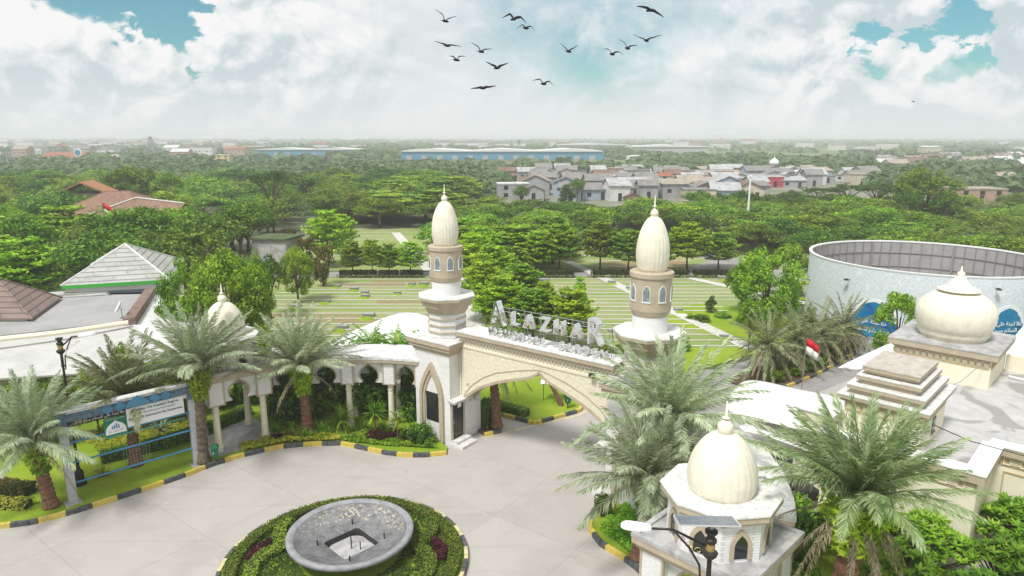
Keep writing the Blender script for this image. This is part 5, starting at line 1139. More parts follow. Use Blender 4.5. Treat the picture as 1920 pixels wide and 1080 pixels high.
def flag(label, loc, h, s, rz, tilt=(0, 0)):
    t = thing('flagpole', label, 'flag', loc, rz); b = MB(); b.tube([(0, 0, 0), (tilt[0], tilt[1], h)], .035*s, 6); b.build('pole', M['steel'], t)
    for nm, m_, z0, z1 in (('red_stripe', red, .5, 1.), ('white_stripe', M['white'], 0, .5)):
        vs = []; fs = []
        for i in range(9):
            x = i/8*1.25*s; dr = -.55*(i/8)**1.3*s; wv = .09*s*math.sin(i*1.3)
            for z in (z0, z1): vs.append((tilt[0]+x*.7, tilt[1]+wv, h-1.05*s+z*s+dr))
        b = MB(); b.add(vs, [(2*i, 2*i+2, 2*i+3, 2*i+1) for i in range(8)]); o = b.build(nm, m_, t, True); sm = o.modifiers.new('s', 'SOLIDIFY'); sm.thickness = .01
    return t
flag('red and white flag hanging from a slim pole over the lane beside the canopy', (17.6, 39.2, 0), 4.4, .95, R(10))
flag('small red and white flag in front of the mossy red tiled house', (-55.3, 92.5, 0), 7.6, 1.5, 0)
car = thing('parked_car', 'shiny black car parked under the white canopy flap, half hidden by palm fronds', 'car', (12.35, 29.3, 0), R(-62)); cb = mat('car_paint', (.012, .013, .016), .15, spec=.8)
side = [(-2.2, .35), (-2.25, .75), (-2.1, 1.0), (-1.75, 1.08), (-1.2, 1.45), (-.6, 1.55), (.2, 1.52), (.95, 1.08), (1.7, .98), (2.15, .8), (2.25, .55), (2.2, .3)]
b = MB(); n = len(side)
sec = lambda y, k_: [(x, y, z if z < 1.05 else 1.02+(z-1.02)*k_) for x, z in side]
Ys = [(-.86, 0.), (-.84, .15), (-.70, .94), (-.5, 1.), (.5, 1.), (.70, .94), (.84, .15), (.86, 0.)]
vs = [p for y, k_ in Ys for p in sec(y, k_)]; fs = [(j*n+i, j*n+(i+1) % n, (j+1)*n+(i+1) % n, (j+1)*n+i) for j in range(len(Ys)-1) for i in range(n)]+[tuple(range(n)), tuple(range(7*n, 8*n))[::-1]]
b.add(vs, fs); o = b.build('body', cb, car, True)
gl = mat('car_glass', (.15, .17, .20), .05, spec=1.)
b = MB(); b.add([(.28, -.62, 1.525), (.98, -.70, 1.10), (.98, .70, 1.10), (.28, .62, 1.525)], [(0, 1, 2, 3)]); b.build('windscreen', gl, car).location = (0, 0, .02)
b = MB(); b.add([(-1.22, -.6, 1.46), (-1.75, -.68, 1.1), (-1.75, .68, 1.1), (-1.22, .6, 1.46)], [(3, 2, 1, 0)]); b.build('rear_window', gl, car).location = (0, 0, .02)
for s in (-1, 1): b = MB(); b.add([(-1.3, s*.83, 1.12), (.75, s*.83, 1.12), (.15, s*.735, 1.44), (-.95, s*.735, 1.42)], [(0, 1, 2, 3)]); b.build('side_window', gl, car)
for x in (-1.4, 1.42):
    for y in (-.84, .84):
        b = MB(); b.T = Matrix.Translation((x, y, .32)) @ Matrix.Rotation(math.pi/2, 4, 'X'); b.lathe([(.32, -.1), (.32, .1)], 20); wh = b.build('wheel', M['black'], car); b = MB(); b.T = Matrix.Translation((x, y, .32)) @ Matrix.Rotation(math.pi/2, 4, 'X'); b.lathe([(.19, -.11), (.19, .11)], 12); b.build('rim', M['steel'], wh)
for s in (-1, 1):
    b = MB(); b.box(2.12, 2.24, s*.72-.14, s*.72+.14, .62, .76); b.build('headlight', M['frosted'], car); b = MB(); b.box(.62, .82, s*.95-.09, s*.95+.09, 1.02, 1.15); b.build('mirror', cb, car)
b = MB(); b.tube([(.36, -.35, 1.53), (.93, -.1, 1.16)], .012, 4); b.tube([(.36, .2, 1.53), (.93, .45, 1.16)], .012, 4); b.build('wiper', M['black'], car)
# ---------------- palms ----------------
def AY(u, v, Y): d = ray(u, v); t = Y/d.y; return (d.x*t, Y, H+d.z*t)
palm('date_palm', 'silvery date palm leaning on a red brown trunk at the left edge', (*G(97, 955)[:2], .1), (-20.7, 27.3, 3.35), 3.8, 50, 11, dead=1, lo=.1)
palm('date_palm', 'olive date palm with drooping tired fronds directly behind the notice board', (-18.7, 31.3, .1), AY(240, 752, 31.5), 3.9, 42, 12, FO, dead=0, lo=.2, boots=FO, dlo=-.1)
palm('date_palm', 'tall silvery date palm between the notice board and the left pavilion', (*G(382, 872)[:2], .1), AY(372, 692, 31.5), 3.9, 48, 13, lo=.42, dead=2, boots=F3, fern=1300, trunkm=M['trunk'])
palm('date_palm', 'silvery date palm with bright green trunk ferns in front of the left colonnade', (-11.2, 35.0, .1), AY(562, 688, 34.8), 3.9, 50, 14, lo=.35, dead=2, boots=F3, fern=1300)
palm('date_palm', 'largest silvery palm crown, spreading in front of the right minaret tower', (6.9, 25.6, .1), AY(1258, 785, 25.6), 4.4, 54, 15, dead=4, nl=96, lo=.15)
palm('date_palm', 'lower silvery palm crown left of the big cream dome', (4.9, 23.6, .1), AY(1220, 895, 23.2), 3.6, 50, 16, dead=6, nl=90, lo=.0)
palm('date_palm', 'big green palm with hanging dead fronds and ferny trunk, at the bottom right', (9.7, 17.9, .1), AY(1612, 935, 18.3), 3.6, 62, 17, FPG, dead=20, nl=96, r=.3, lw=.016, lo=.5, boots=F3, fern=3000, frad=1.15, dlo=-.75)
fr_g = rnd(4)
rowp = [(1440, 643, 44.6, 'nearest and widest of the olive palms along the lane kerb'), (1497, 636, 46.3, 'second olive palm in the row along the lane kerb, beside the widest one'), (1541, 625, 48.2, 'third olive palm in the lane row, with a bright green centre'), (1583, 612, 50.4, 'farthest olive palm of the lane row, in front of the blue tank panel')]
for i, (u, v, Y, lb) in enumerate(rowp):
    tp = AY(u, v, Y); palm('date_palm', lb, (tp[0]+.35, Y+.1, .1), tp, 3.5, 44, 21+i, FO, 'row of palms along the lane', dead=14, lo=-1.0, nl=34, ll=.42, lw=.03, boots=FO, trunkm=M['trunk'])
palm('date_palm', 'palm with a dark red brown trunk seen through the left side of the arch', (*G(932, 806)[:2], .12), (-1.15, 36.0, 4.3), 2.9, 34, 31, FO, dead=3, nl=34, lo=-.8)
t = thing('leaning_trunk', 'leaning bare brown palm trunk on the lawn seen through the arch', 'tree trunk', (*G(1052, 764)[:2], .14)); b = MB(); b.tube([(0, 0, 0), (-.25, .1, .6), (-.75, .2, 1.5)], [.2, .15, .12], 8); b.build('trunk', M['palmtrunk'], t)
put('dead_fronds', quads_mesh('dead_tuft', np.concatenate([frond(fr_g, a_, .6, .7, 1.2, 14, .2, .02) for a_ in (0, 1.5, 3, 4.4)]), FD), t, (-.78, .2, 1.5))
ib = thing('info_board', 'small white sloping board on posts on the lawn seen through the arch', 'board', (*AY(1037, 748, 39.8)[:2], .14), R(-10))
b = MB(); b.T = Matrix.Translation((0, 0, 1.35)) @ Matrix.Rotation(R(35), 4, 'X'); b.box(-.75, .75, -.35, .35, -.03, .03); b.build('panel', M['white'], ib)
for x in (-.6, .6): b = MB(); b.tube([(x, 0, 0), (x, 0, 1.35)], .03, 6); b.build('post', M['steel'], ib)
for i, (x, y, h_, s, lb) in enumerate(((-10.2, 38.9, 2.6, 1.7, 'feathery green areca palm behind the colonnade roof, left of the tent hump'), (-8.6, 39.3, 2.9, 1.7, 'feathery green areca palm in front of the white tent hump'), (-6.6, 39.2, 2.7, 1.8, 'feathery green areca palm below the right half of the white tent'), (-5.2, 39.0, 3.2, 1.8, 'feathery green areca palm touching the left minaret tower'), (-11.8, 39.4, 2.2, 1.6, 'leftmost feathery areca palm behind the colonnade roof'))):
    t = thing('areca_palm', lb, 'palm', (x, y, .1), i, 'areca palms behind the left colonnade'); g_ = rnd(60+i); V = []
    for k_ in range(5):
        ox, oy, hh = g_.uniform(-.6, .6), g_.uniform(-.4, .4), h_+.45+g_.uniform(-.7, .4); W0 = palm_crown(70+i*5+k_, 12, s*1.15, .42, .026, 24, .0, 1.4, (.7, 1.3)); V.append(W0+np.array([ox, oy, hh]))
        b = MB(); b.tube([(ox*.4, oy*.4, 0), (ox, oy, hh)], .04, 5); b.build('stem', M['trunk'], t)
    put('crown', quads_mesh('areca_crown', np.concatenate(V), FG), t)
# ---------------- beds and shrubs near the gate ----------------
hedge_run('hedge', 'tall dark hedge block seen through the arch beside the palm trunk', [(-1.75, 35.75), (-1.2, 37.2)], .8, 1.25, F1, None, 300, 61, .12, loc=(-1.75, 35.75, .1))
hedge_run('hedge', 'bright yellow green hedge running behind the kerb corner through the arch', [(-.9, 38.6), (.9, 37.4)], .5, .45, FH, None, 300, 62, .11, loc=(-.9, 38.6, .14))
cover('groundcover', [(-14.3, 33.2), (-13.9, 32.7), (-12.4, 33.65), (-10.5, 33.95), (-9.2, 34.1), (-9.4, 34.5), (-10.8, 34.6), (-12.3, 35.2), (-12.9, 34.6)], FY, 3800, .42, .17, seed=1, z=.12, label='yellow green variegated ground cover along the striped kerb')
cover('groundcover', [(-9.2, 34.1), (-8.3, 33.8), (-7.2, 33.5), (-3.9, 33.1), (-4.8, 35.0), (-5.1, 35.4), (-11.5, 35.6), (-10.8, 34.7), (-9.4, 34.6)], FG, 6500, .32, .15, seed=2, z=.12, label='mixed green ground cover in the bed before the left colonnade')
for nm, poly, m_, n_, h_, sd, lb in (('flower_patch', [(-8.2, 34.1), (-6.9, 33.9), (-6.1, 34.2), (-6.2, 35.1), (-7.8, 35.1)], FM, 1500, .5, 3, 'dark maroon foliage bed under the small stemmed plant before the colonnade'), ('flower_patch', [(-13.2, 33.75), (-12.3, 33.95), (-12.1, 34.5), (-12.9, 34.4)], FM, 500, .45, 4, 'small dark maroon patch between yellow ground cover and the left pavilion'), ('flower_patch', [(-5.9, 34.0), (-5.2, 33.8), (-5.1, 34.8), (-5.9, 35.1)], FM, 500, .45, 5, 'dark maroon patch beside the green clipped shrub near the gate niche')):
    cover(nm, poly, m_, n_, h_, .13, 'thing', sd, 'flower patch', lb, .13)
def bush(kind, x, y, s, lb, sz=1., var=0, mt=None, grp=None, z=.1): return tree(kind, x, y, s, var, lb, grp, 'shrub', sz, z, mt)
bush('shrub', -4.75, 33.75, .95, 'low rounded green shrub at the foot of the gate niche', 1.1, mt=F1)
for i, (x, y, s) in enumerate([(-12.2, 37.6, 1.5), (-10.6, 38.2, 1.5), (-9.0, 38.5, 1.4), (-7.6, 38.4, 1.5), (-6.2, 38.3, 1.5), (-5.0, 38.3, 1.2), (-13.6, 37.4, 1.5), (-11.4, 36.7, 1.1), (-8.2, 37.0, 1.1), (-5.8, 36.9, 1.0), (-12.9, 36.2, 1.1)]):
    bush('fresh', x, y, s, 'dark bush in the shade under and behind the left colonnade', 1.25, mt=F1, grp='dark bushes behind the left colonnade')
rl = [(-7.45, 34.75, .95, 1.35, 70, 'spiky green plant on a thin stem in front of a colonnade column'), (-6.1, 34.0, .7, 1.25, 60, 'smaller spiky plant on a thin pale stem near the gate niche'), (-9.4, 35.2, 1.2, .75, 80, 'large spiky pandanus plant between the silvery palm and the colonnade')]
for i, (x, y, r_, h_, n_, lb) in enumerate(rl): rosette('spiky_plant', lb, (x, y, .12), r_, h_, n_, F2, .028, 80+i, el=(-.6, 1.4))
lilies = [(-12.2, 35.3), (-11.6, 35.0), (-10.5, 35.1), (-10.0, 34.8), (-8.9, 34.9), (-8.2, 35.4), (-7.2, 35.5), (-6.4, 35.3), (-5.5, 35.4), (-5.0, 34.8), (-12.9, 35.0), (-6.8, 34.9)]
pl0 = rosette('lily_plant', 'clump of long arching strap leaves in the bed before the left colonnade', (*lilies[0], .12), .75, 0, 46, FG, .04, 90, group='strap leaved plants before the left colonnade')
lilies += [(-11.4, 34.5), (-10.9, 34.2), (-11.9, 34.6), (-10.2, 34.3)]
for i, (x, y) in enumerate(lilies[1:]): c = copy_tree(pl0); c.location = (x, y, .12); c.rotation_euler.z = i*1.7; c.scale = (gg.uniform(.8, 1.2),)*3
rosette('agave', 'pale striped agave on the lawn seen between the rails of the notice board', (*G(300, 812)[:2], .13), .85, 0, 34, FP, .05, 101, bendy=.9)
rosette('agave', 'small yellow green agave beside the base of the lamp behind the notice board', (-19.7, 30.2, .13), .6, 0, 28, FY, .045, 102)
rosette('agave', 'pale spiky plant inside the left pavilion behind its columns', (-13.9, 36.9, .13), .9, 0, 30, FY, .04, 103)
hedge_run('hedge', 'rusty red and green clipped hedge at the left edge beside the palm trunk', [(-27, 29.6), (-22.0, 28.4)], .7, .5, FR, None, 260, 63, .12, loc=(-27, 29.6, .13))
hedge_run('hedge', 'yellow green low border in front of the rusty hedge at the left edge', [(-26, 27.5), (-21.3, 27.3)], .6, .35, FY, None, 220, 64, .13, loc=(-26, 27.5, .13))
hedge_run('hedge', 'curved dark green hedge on the lawn behind the notice board', [(-20.6, 31.6), (-18.4, 33.3), (-16.6, 35.2), (-15.6, 37.8)], .7, .55, FG, None, 240, 65, .12, loc=(-20.6, 31.6, .13))
cover('groundcover', [(-20.8, 32.2), (-18.6, 34.2), (-17, 36.6), (-19.5, 38), (-24, 35)], FY, 2600, .3, .17, seed=8, z=.13, label='yellow and orange ground cover behind the notice board')
k0 = 0
for (x, y, s, kd, lb) in [(-24.6, 33.5, 1.3, 'fresh', 'green bush on the lawn left of the board'), (-22.3, 35.6, 1.5, 'fresh', 'bright bush behind the ornate lamp'), (-20.7, 37.3, 1.9, 'fresh', 'fresh green bush rising above the olive palm'), (-18.8, 38.2, 1.7, 'fresh', 'bush between the olive palm and the tall silvery palm'), (-17.3, 39.4, 1.9, 'fresh', 'bush directly left of the left pavilion roof'), (-23.9, 38.3, 1.6, 'fresh', 'bush touching the pale roof at the left'), (-26.8, 36.3, 1.5, 'fresh', 'bush at the far left below the pale roof'), (-15.0, 39.8, 1.7, 'fresh', 'bush behind the left pavilion'), (-29, 34.0, 1.3, 'fresh', 'leftmost bush on the lawn'), (-16.2, 42.5, 2.0, 'fresh', 'leafy bush beyond the left pavilion, before the cemetery'), (-13.0, 42.3, 1.6, 'fresh', 'leafy bush between the pavilion finial and the tent')]:
    k0 += 1; bush(kd, x, y, s, lb, 1.15, mt=(FG, F2, F3, F2)[k0 % 4] if k0 != 3 else F3)
# ---------------- right foreground bed ----------------
KR = [(5.3, 29.7), (4.2, 28.2), (3.5, 26.9), (3.25, 25.7), (3.6, 24.6), (4.5, 23.5), (5.0, 22.6), (5.0, 21.0), (4.2, 18.5), (3.5, 15), (3.2, 10)]
kerb_run(KR, 1.0)
sheet('planting_bed', KR+[(24, 8), (24, 20), (17.2, 22.3), (13.2, 26.2), (11.9, 24.2), (10.6, 25.5), (10.0, 28), (6.9, 29.6)], .12, M['lawn'])
cover('groundcover', [(3.6, 25.6), (4.6, 23.8), (5.2, 22.6), (5.6, 21.4), (6.3, 22.5), (6.0, 25), (5.0, 27.5)], FG, 5200, .4, .13, seed=9, z=.12, label='lush green ground cover inside the striped kerb below the silvery palms')
bush('fresh', 3.95, 26.6, .55, 'small dark green shrub beside the striped kerb, left of the silvery palms', 1.3, mt=F1)
bl = [(8.6, 21.0, 1.3, 'dark glossy bush between the big dome and the green palm, nearest the car'), (8.8, 19.4, 1.2, 'dark glossy bush right of the pavilion cornice'), (8.7, 17.5, 1.3, 'leafy bush at the bottom, right of the pavilion corner'), (10.3, 22.5, 1.3, 'yellowish bush under the left fronds of the green palm'), (11.6, 24.2, 1.0, 'bush in front of the parked car'), (7.6, 16.3, 1.1, 'low leafy bush at the bottom edge beside the pavilion'), (9.0, 15.8, 1.2, 'leafy bush at the bottom edge below the ferny palm trunk')]
for i, (x, y, s, lb) in enumerate(bl): bush('fresh', x, y, s, lb, 1.3, mt=(F1, F2, FG)[i % 3])
# frangipani with leaf rosettes
def frangipani(label, x, y, s, seed, n=95, leaf=None):
    t = thing('frangipani', label, 'bush', (x, y, .1), 0); g_ = rnd(seed); V = []; b = MB()
    for i in range(n):
        a0 = g_.uniform(0, 6.28); r_ = 1.75*s*math.sqrt(g_.uniform(0, 1)); z = s*(2.9-.40*(r_/s)**2+g_.uniform(-.45, .3)); c = np.array([r_*math.cos(a0), r_*math.sin(a0), max(.4, z)])
        if i % 3 == 0: b.tube([(0, 0, .2), tuple(c*np.array([.5, .5, .6])), tuple(c)], [.06, .035, .02], 5)
        for k_ in range(13):
            a1 = k_*2.4; el = g_.uniform(-.1, .9); L = .34*g_.uniform(.7, 1.15); d = np.array([math.cos(a1)*math.cos(el), math.sin(a1)*math.cos(el), math.sin(el)]); sd = np.array([-math.sin(a1), math.cos(a1), 0])*.055
            V.append([c, c+d*L*.55+sd, c+d*L, c+d*L*.55-sd])
    put('foliage', quads_mesh('rosette_leaves', np.array(V), leaf or FG), t); b.build('branch', M['trunk'], t)
for i, (f_, g_0, s, n_, lb) in enumerate([(-2.4, 30.0, 1.0, 130, 'bright frangipani bush in the corner where the cream wall steps back'), (-.2, 29.6, .62, 110, 'bright frangipani bush below the air conditioner'), (-4.6, 26.6, 1.0, 120, 'bright frangipani bush under the corner of the flat roof parapet'), (-2.2, 27.2, .9, 110, 'bright frangipani bush left of the corner one by the cream wall'), (-6.9, 26.2, .95, 110, 'frangipani bush partly behind the big green palm'), (-4.6, 24.2, .85, 90, 'frangipani bush at the bottom edge right of the big green palm'), (-2.4, 24.8, .8, 80, 'frangipani bush at the bottom edge near the corner')]):
    frangipani(lb, *WF(f_, g_0)[:2], s*.82, 200+i, n_, (FG, F3, FG)[i % 3])
frangipani('dark frangipani bush right of the pavilion drum', 8.9, 20.2, .62, 4, 70, F2)
# ---------------- shrubs along the lane and on the right lawn ----------------
for i, (x, y, s, kd, lb) in enumerate([(19.4, 44.6, .55, 'shrub', 'clipped shrub under the widest lane palm'), (20.6, 45.4, .6, 'fresh', 'clipped shrub beneath the second lane palm'), (22.2, 46.9, .6, 'shrub', 'clipped shrub beneath the third lane palm'), (24.0, 48.6, .7, 'fresh', 'clipped shrub beneath the farthest lane palm'), (26.0, 50.6, .8, 'shrub', 'large clipped shrub at the far end of the lane palm bed'), (17.6, 43.2, .6, 'fresh', 'clipped shrub at the near end of the lane palm bed')]): bush(kd, x, y, s, lb, .9, mt=F2)
def T(kind, u, Y, wpx, topv, lb, var=0, grp=None, cat='tree', mt=None):
    W0 = dict(broad=9.6, bright=8.6, mango=7.8, tier=6.2, bamboo=8.0, umbrella=13., red=3.8, cone=3.2, shrub=2., fresh=2.2)[kind]; H0 = dict(broad=9.6, bright=9.0, mango=8.4, tier=8.9, bamboo=8.3, umbrella=8.6, red=4.2, cone=5.6, shrub=1.3, fresh=2.)[kind]
    dep = Y*CP+11*SP; x = (u-960)/F*dep; s = wpx*dep/F/W0; ht = AY(u, topv, Y)[2]
    return tree(kind, x, Y, s, var, lb, grp, cat, max(.35, ht/(H0*s)))
T('cone', 1338, 62.3, 32, 553, 'small dark sapling standing alone on the bright lawn', cat='tree'); T('fresh', 1286, 50.5, 42, 628, 'round green bush right of the right minaret', cat='shrub', mt=F1); T('shrub', 1325, 59.0, 38, 588, 'low grey green bush on the bright lawn', cat='shrub'); T('shrub', 1302, 60, 30, 588, 'second low bush beside the grey green one on the bright lawn', cat='shrub'); T('fresh', 1362, 60.5, 40, 596, 'small bush at the right end of the bright lawn', cat='shrub'); T('fresh', 1250+100, 82, 22, 505, 'round clipped bush by the grey road', cat='shrub')
hedge_run('hedge', 'low yellow green hedge at the right end of the arch cornice', [(6.3, 49.6), (10.2, 49.9)], 1.0, .6, FH, None, 120, 66, .18)
for (u, Y, w0, tv, kd, v_, lb) in [(228, 35.4, 85, 628, 'mango', 0, 'lime green bushy tree rising in front of the pale roof behind the notice board'), (305, 36.2, 75, 650, 'bright', 1, 'leafy small tree between the lime one and the tall silvery palm'), (165, 34.4, 80, 664, 'bright', 0, 'leafy small tree below the pale roof, left of the lime one'), (345, 38.4, 70, 640, 'broad', 0, 'dark small tree directly left of the left pavilion dome'), (95, 33.6, 85, 690, 'broad', 1, 'dark small tree behind the palm at the left edge'), (20, 33.0, 80, 700, 'bright', 1, 'leafy small tree at the far left edge below the pale roof')]:
    T(kd, u, Y, w0, tv, lb, v_, mt=(F3 if u == 228 else None))
# trees placed one by one
T('mango', 425, 45.5, 165, 447, 'large bright green round tree behind the left palms, nearest of the wood', 0); T('mango', 352, 47.5, 120, 455, 'bright green tree overlapping the grey tiled roof', 1); T('mango', 470, 50, 95, 452, 'round green tree right of the large bright one', 1)
T('broad', 500, 60, 85, 462, 'dark round tree between the bright tree and the grey shed', 0); T('mango', 553, 66, 78, 452, 'blue green round tree beside the cemetery lawn', 0, mt=None)
T('red', 601, 74, 58, 450, 'round tree with red brown young leaves at the edge of the lawn', 0); T('red', 572, 84, 48, 432, 'small round tree with orange tips behind the red tipped one', 1); T('red', 545, 92, 45, 420, 'russet topped small tree farther up the wood edge', 0); T('red', 520, 88, 40, 428, 'reddish shrub tree above the grey shed', 1)
T('tier', 612, 86, 85, 385, 'tall layered tree at the corner of the left cemetery lawn', 0); T('tier', 640, 96, 60, 392, 'layered tree just behind the corner tree of the left lawn', 1)
for i, (u, w0, tv) in enumerate(((658, 52, 447), (695, 46, 440), (728, 52, 452), (768, 62, 445))): T('tier', u, 80, w0, tv, ('first', 'second', 'third', 'fourth')[i]+' small layered tree from the left in the row left of the left minaret', i % 2, 'small layered trees in the hedge row')
for i, (u, Y, w0, tv, lb) in enumerate([(1070, 51, 108, 533, 'neat layered lime tree directly behind the large steel letters'), (1000, 52, 105, 528, 'lime green layered tree behind the middle of the steel letters'), (940, 54, 110, 505, 'lime green layered tree behind the left end of the steel letters'), (905, 59, 100, 478, 'lime green tree just right of the left minaret neck'), (975, 62, 100, 482, 'lime green layered tree between the letters and the hedge'), (925, 68, 95, 450, 'bright lime tree half way up the avenue'), (882, 72, 85, 430, 'lime tree beside the left minaret drum'), (960, 74, 80, 452, 'layered tree on the right side of the avenue'), (900, 82, 80, 415, 'lime tree behind the left minaret dome, right side'), (1088, 56, 34, 510, 'tiny lime sapling above the neat layered tree'), (935, 88, 70, 415, 'layered tree near the far end of the avenue'), (1020, 58, 60, 520, 'small lime tree between two larger ones above the letters')]): T('tier', u, Y, w0, tv, lb, i % 3, 'lime green trees of the avenue behind the gate')
for i, (u, w0, tv, lb) in enumerate([(1012, 76, 424, 'left of the two touching layered trees beyond the striped lawn'), (1050, 92, 410, 'right of the two touching layered trees beyond the striped lawn'), (1127, 82, 408, 'layered tree standing left of the right minaret, farther one'), (1180, 84, 420, 'layered tree standing left of the right minaret, touching its dome'), (1292, 88, 408, 'layered tree right of the right minaret dome'), (1352, 74, 430, 'layered tree beside the grey road bend'), (1243, 60, 425, 'layered tree hidden partly by the right minaret dome')]): T('tier', u, 82+i % 3, w0, tv, lb, (i+1) % 3, 'layered trees in the right hedge row', mt=None)
T('mango', 1442, 55.5, 150, 448, 'large leafy tree left of the round blue tank', 1, mt=None); T('bright', 1395, 62, 85, 475, 'leafy tree joined to the large one beside the tank', 0); T('bright', 1480, 68, 90, 440, 'leafy tree behind the large one at the tank edge', 1); T('bright', 1412, 50.5, 60, 545, 'low dark branches under the large tree beside the tank', 1)
T('bright', 1694, 48, 105, 528, 'open branched green tree in front of the blue tank', 1); T('bright', 1675, 45.0, 80, 604, 'low bushy tree hiding part of the blue calligraphy panel', 0); T('fresh', 1530, 58, 24, 570, 'potted plant at the foot of the tank wall', cat='plant')
T('mango', 1738, 128, 128, 299, 'tallest round dome shaped tree on the right', 1); T('broad', 1705, 122, 60, 345, 'tree leaning on the left side of the tallest right tree', 0); T('broad', 1775, 124, 60, 350, 'tree on the right flank of the tallest right tree', 0)
T('bright', 232, 150, 105, 296, 'tall spreading tree above the red tiled roof', 0); T('bright', 315, 152, 75, 309, 'tall tree beside the spreading one above the red roof', 1); T('bright', 275, 156, 70, 302, 'tree filling between the two tall ones above the red roof', 1)
T('umbrella', 510, 118, 80, 312, 'tall layered dark tree left of centre, rising over the wood', 0); T('cone', 1062, 168, 46, 343, 'dark conical tree at the edge of the village', 0); T('broad', 1083, 178, 38, 328, 'round dark tree among the grey village roofs', 0); T('broad', 978, 168, 42, 343, 'round dark tree in front of the flat grey house', 1)
for i, (u, w0) in enumerate([(1310, 70), (1350, 70), (1395, 64), (1440, 70), (1485, 60)]): T('broad', u, 146, w0, 350+(i % 2)*8, 'dark full tree in front of the village houses', i % 2, 'dark full trees before the village')
for i, (u, w0, tv) in enumerate([(1535, 95, 348), (1590, 100, 343), (1645, 100, 340), (1560, 80, 362), (1690, 90, 350), (1500, 70, 360)]): T('umbrella', u, 150-i*2, w0, tv, 'dark flat topped rain tree with open branches before the village', i % 2, 'flat topped rain trees on the right')
# ---------------- the wood: individual trees ----------------
rg = random.Random(12)
EXC = [(-30, -5.5, 44, 79), (-5.5, 32, 40, 83), (-31, -13, 83, 120), (9, 30, 83, 104), (-48, -24, 30, 60), (-70, -46, 94, 116), (-86, -73, 121, 135), (24, 49, 46, 72), (20, 40, 40, 60)]
cnt = 0; spots = []
def ok(x, y, r_):
    for (a, b_, c, d) in EXC:
        if a-r_*.5 < x < b_+r_*.5 and c-r_*.5 < y < d+r_*.5: return False
    return True
def fill(x0f, x1f, Y0, Y1, step, kinds, h0, h1, lb, grp, wmul=1., jit=.35, keep=1.):
    global cnt
    y = Y0
    while y < Y1:
        st_ = step*(1+(y-60)/350); x = x0f(y)
        while x < x1f(y):
            px, py = x+rg.uniform(-jit, jit)*st_, y+rg.uniform(-jit, jit)*st_
            if ok(px, py, st_*.6) and rg.random() < keep and abs(px) < .80*py+12:
                kd = rg.choice(kinds); h = rg.uniform(h0, h1)
                W0 = dict(broad=9.6, bright=8.6, bamboo=8.0, umbrella=13., tier=6.2)[kd]; H0 = dict(broad=9.6, bright=9.0, bamboo=8.3, umbrella=8.6, tier=8.9)[kd]
                s = st_*rg.uniform(1.05, 1.4)*wmul/W0
                tree(kd, px, py, s, rg.randrange(2), lb % {'broad': 'dark rounded', 'bright': 'mid green leafy', 'bamboo': 'feathery yellow green', 'umbrella': 'flat topped', 'tier': 'layered'}[kd], grp, 'tree', h/(H0*s)); cnt += 1
            x += st_
        y += st_*.82
fill(lambda y: -.78*y-4, lambda y: -26-.04*y, 61, 100, 7.2, ['bright', 'broad', 'bamboo', 'bright', 'tier'], 7.0, 9.6, '%s tree in the wood directly behind the left roofs', 'trees of the wood behind the left roofs')
fill(lambda y: -.78*y-4, lambda y: -30, 100, 215, 9.2, ['bright', 'broad', 'bamboo', 'bamboo'], 5.2, 8.4, '%s tree deep in the wood on the left, beyond the red roof', 'trees deep in the left wood')
fill(lambda y: -27, lambda y: -6, 124, 215, 9., ['bright', 'bright', 'broad', 'tier'], 5.5, 8, '%s tree of the belt beyond the left cemetery lawn', 'trees beyond the left cemetery lawn')
fill(lambda y: -5, lambda y: 32, 104, 134, 7.4, ['broad', 'bright', 'bright'], 4.6, 5.8, '%s tree of the belt between the cemetery and the village', 'trees between the cemetery and the village')
fill(lambda y: 30, lambda y: 70, 100, 150, 7.6, ['bright', 'bright', 'bamboo'], 4.2, 5.8, '%s tree of the belt right of the slim white pole', 'trees right of the white pole')
fill(lambda y: 46, lambda y: .8*y+4, 74, 150, 7.2, ['bamboo', 'bright', 'bamboo'], 3.6, 5.4, '%s tree of the low wood beyond the round tank', 'trees of the low wood beyond the tank')
fill(lambda y: 32, lambda y: 50, 76, 112, 7.0, ['bright', 'broad'], 4.2, 5.8, '%s tree between the grey road and the tank', 'trees between the road and the tank')
fill(lambda y: -12, lambda y: 7, 84, 108, 5.6, ['bright', 'tier'], 4.5, 6, '%s tree at the far end of the avenue', 'trees at the far end of the avenue')
print('forest trees', cnt)
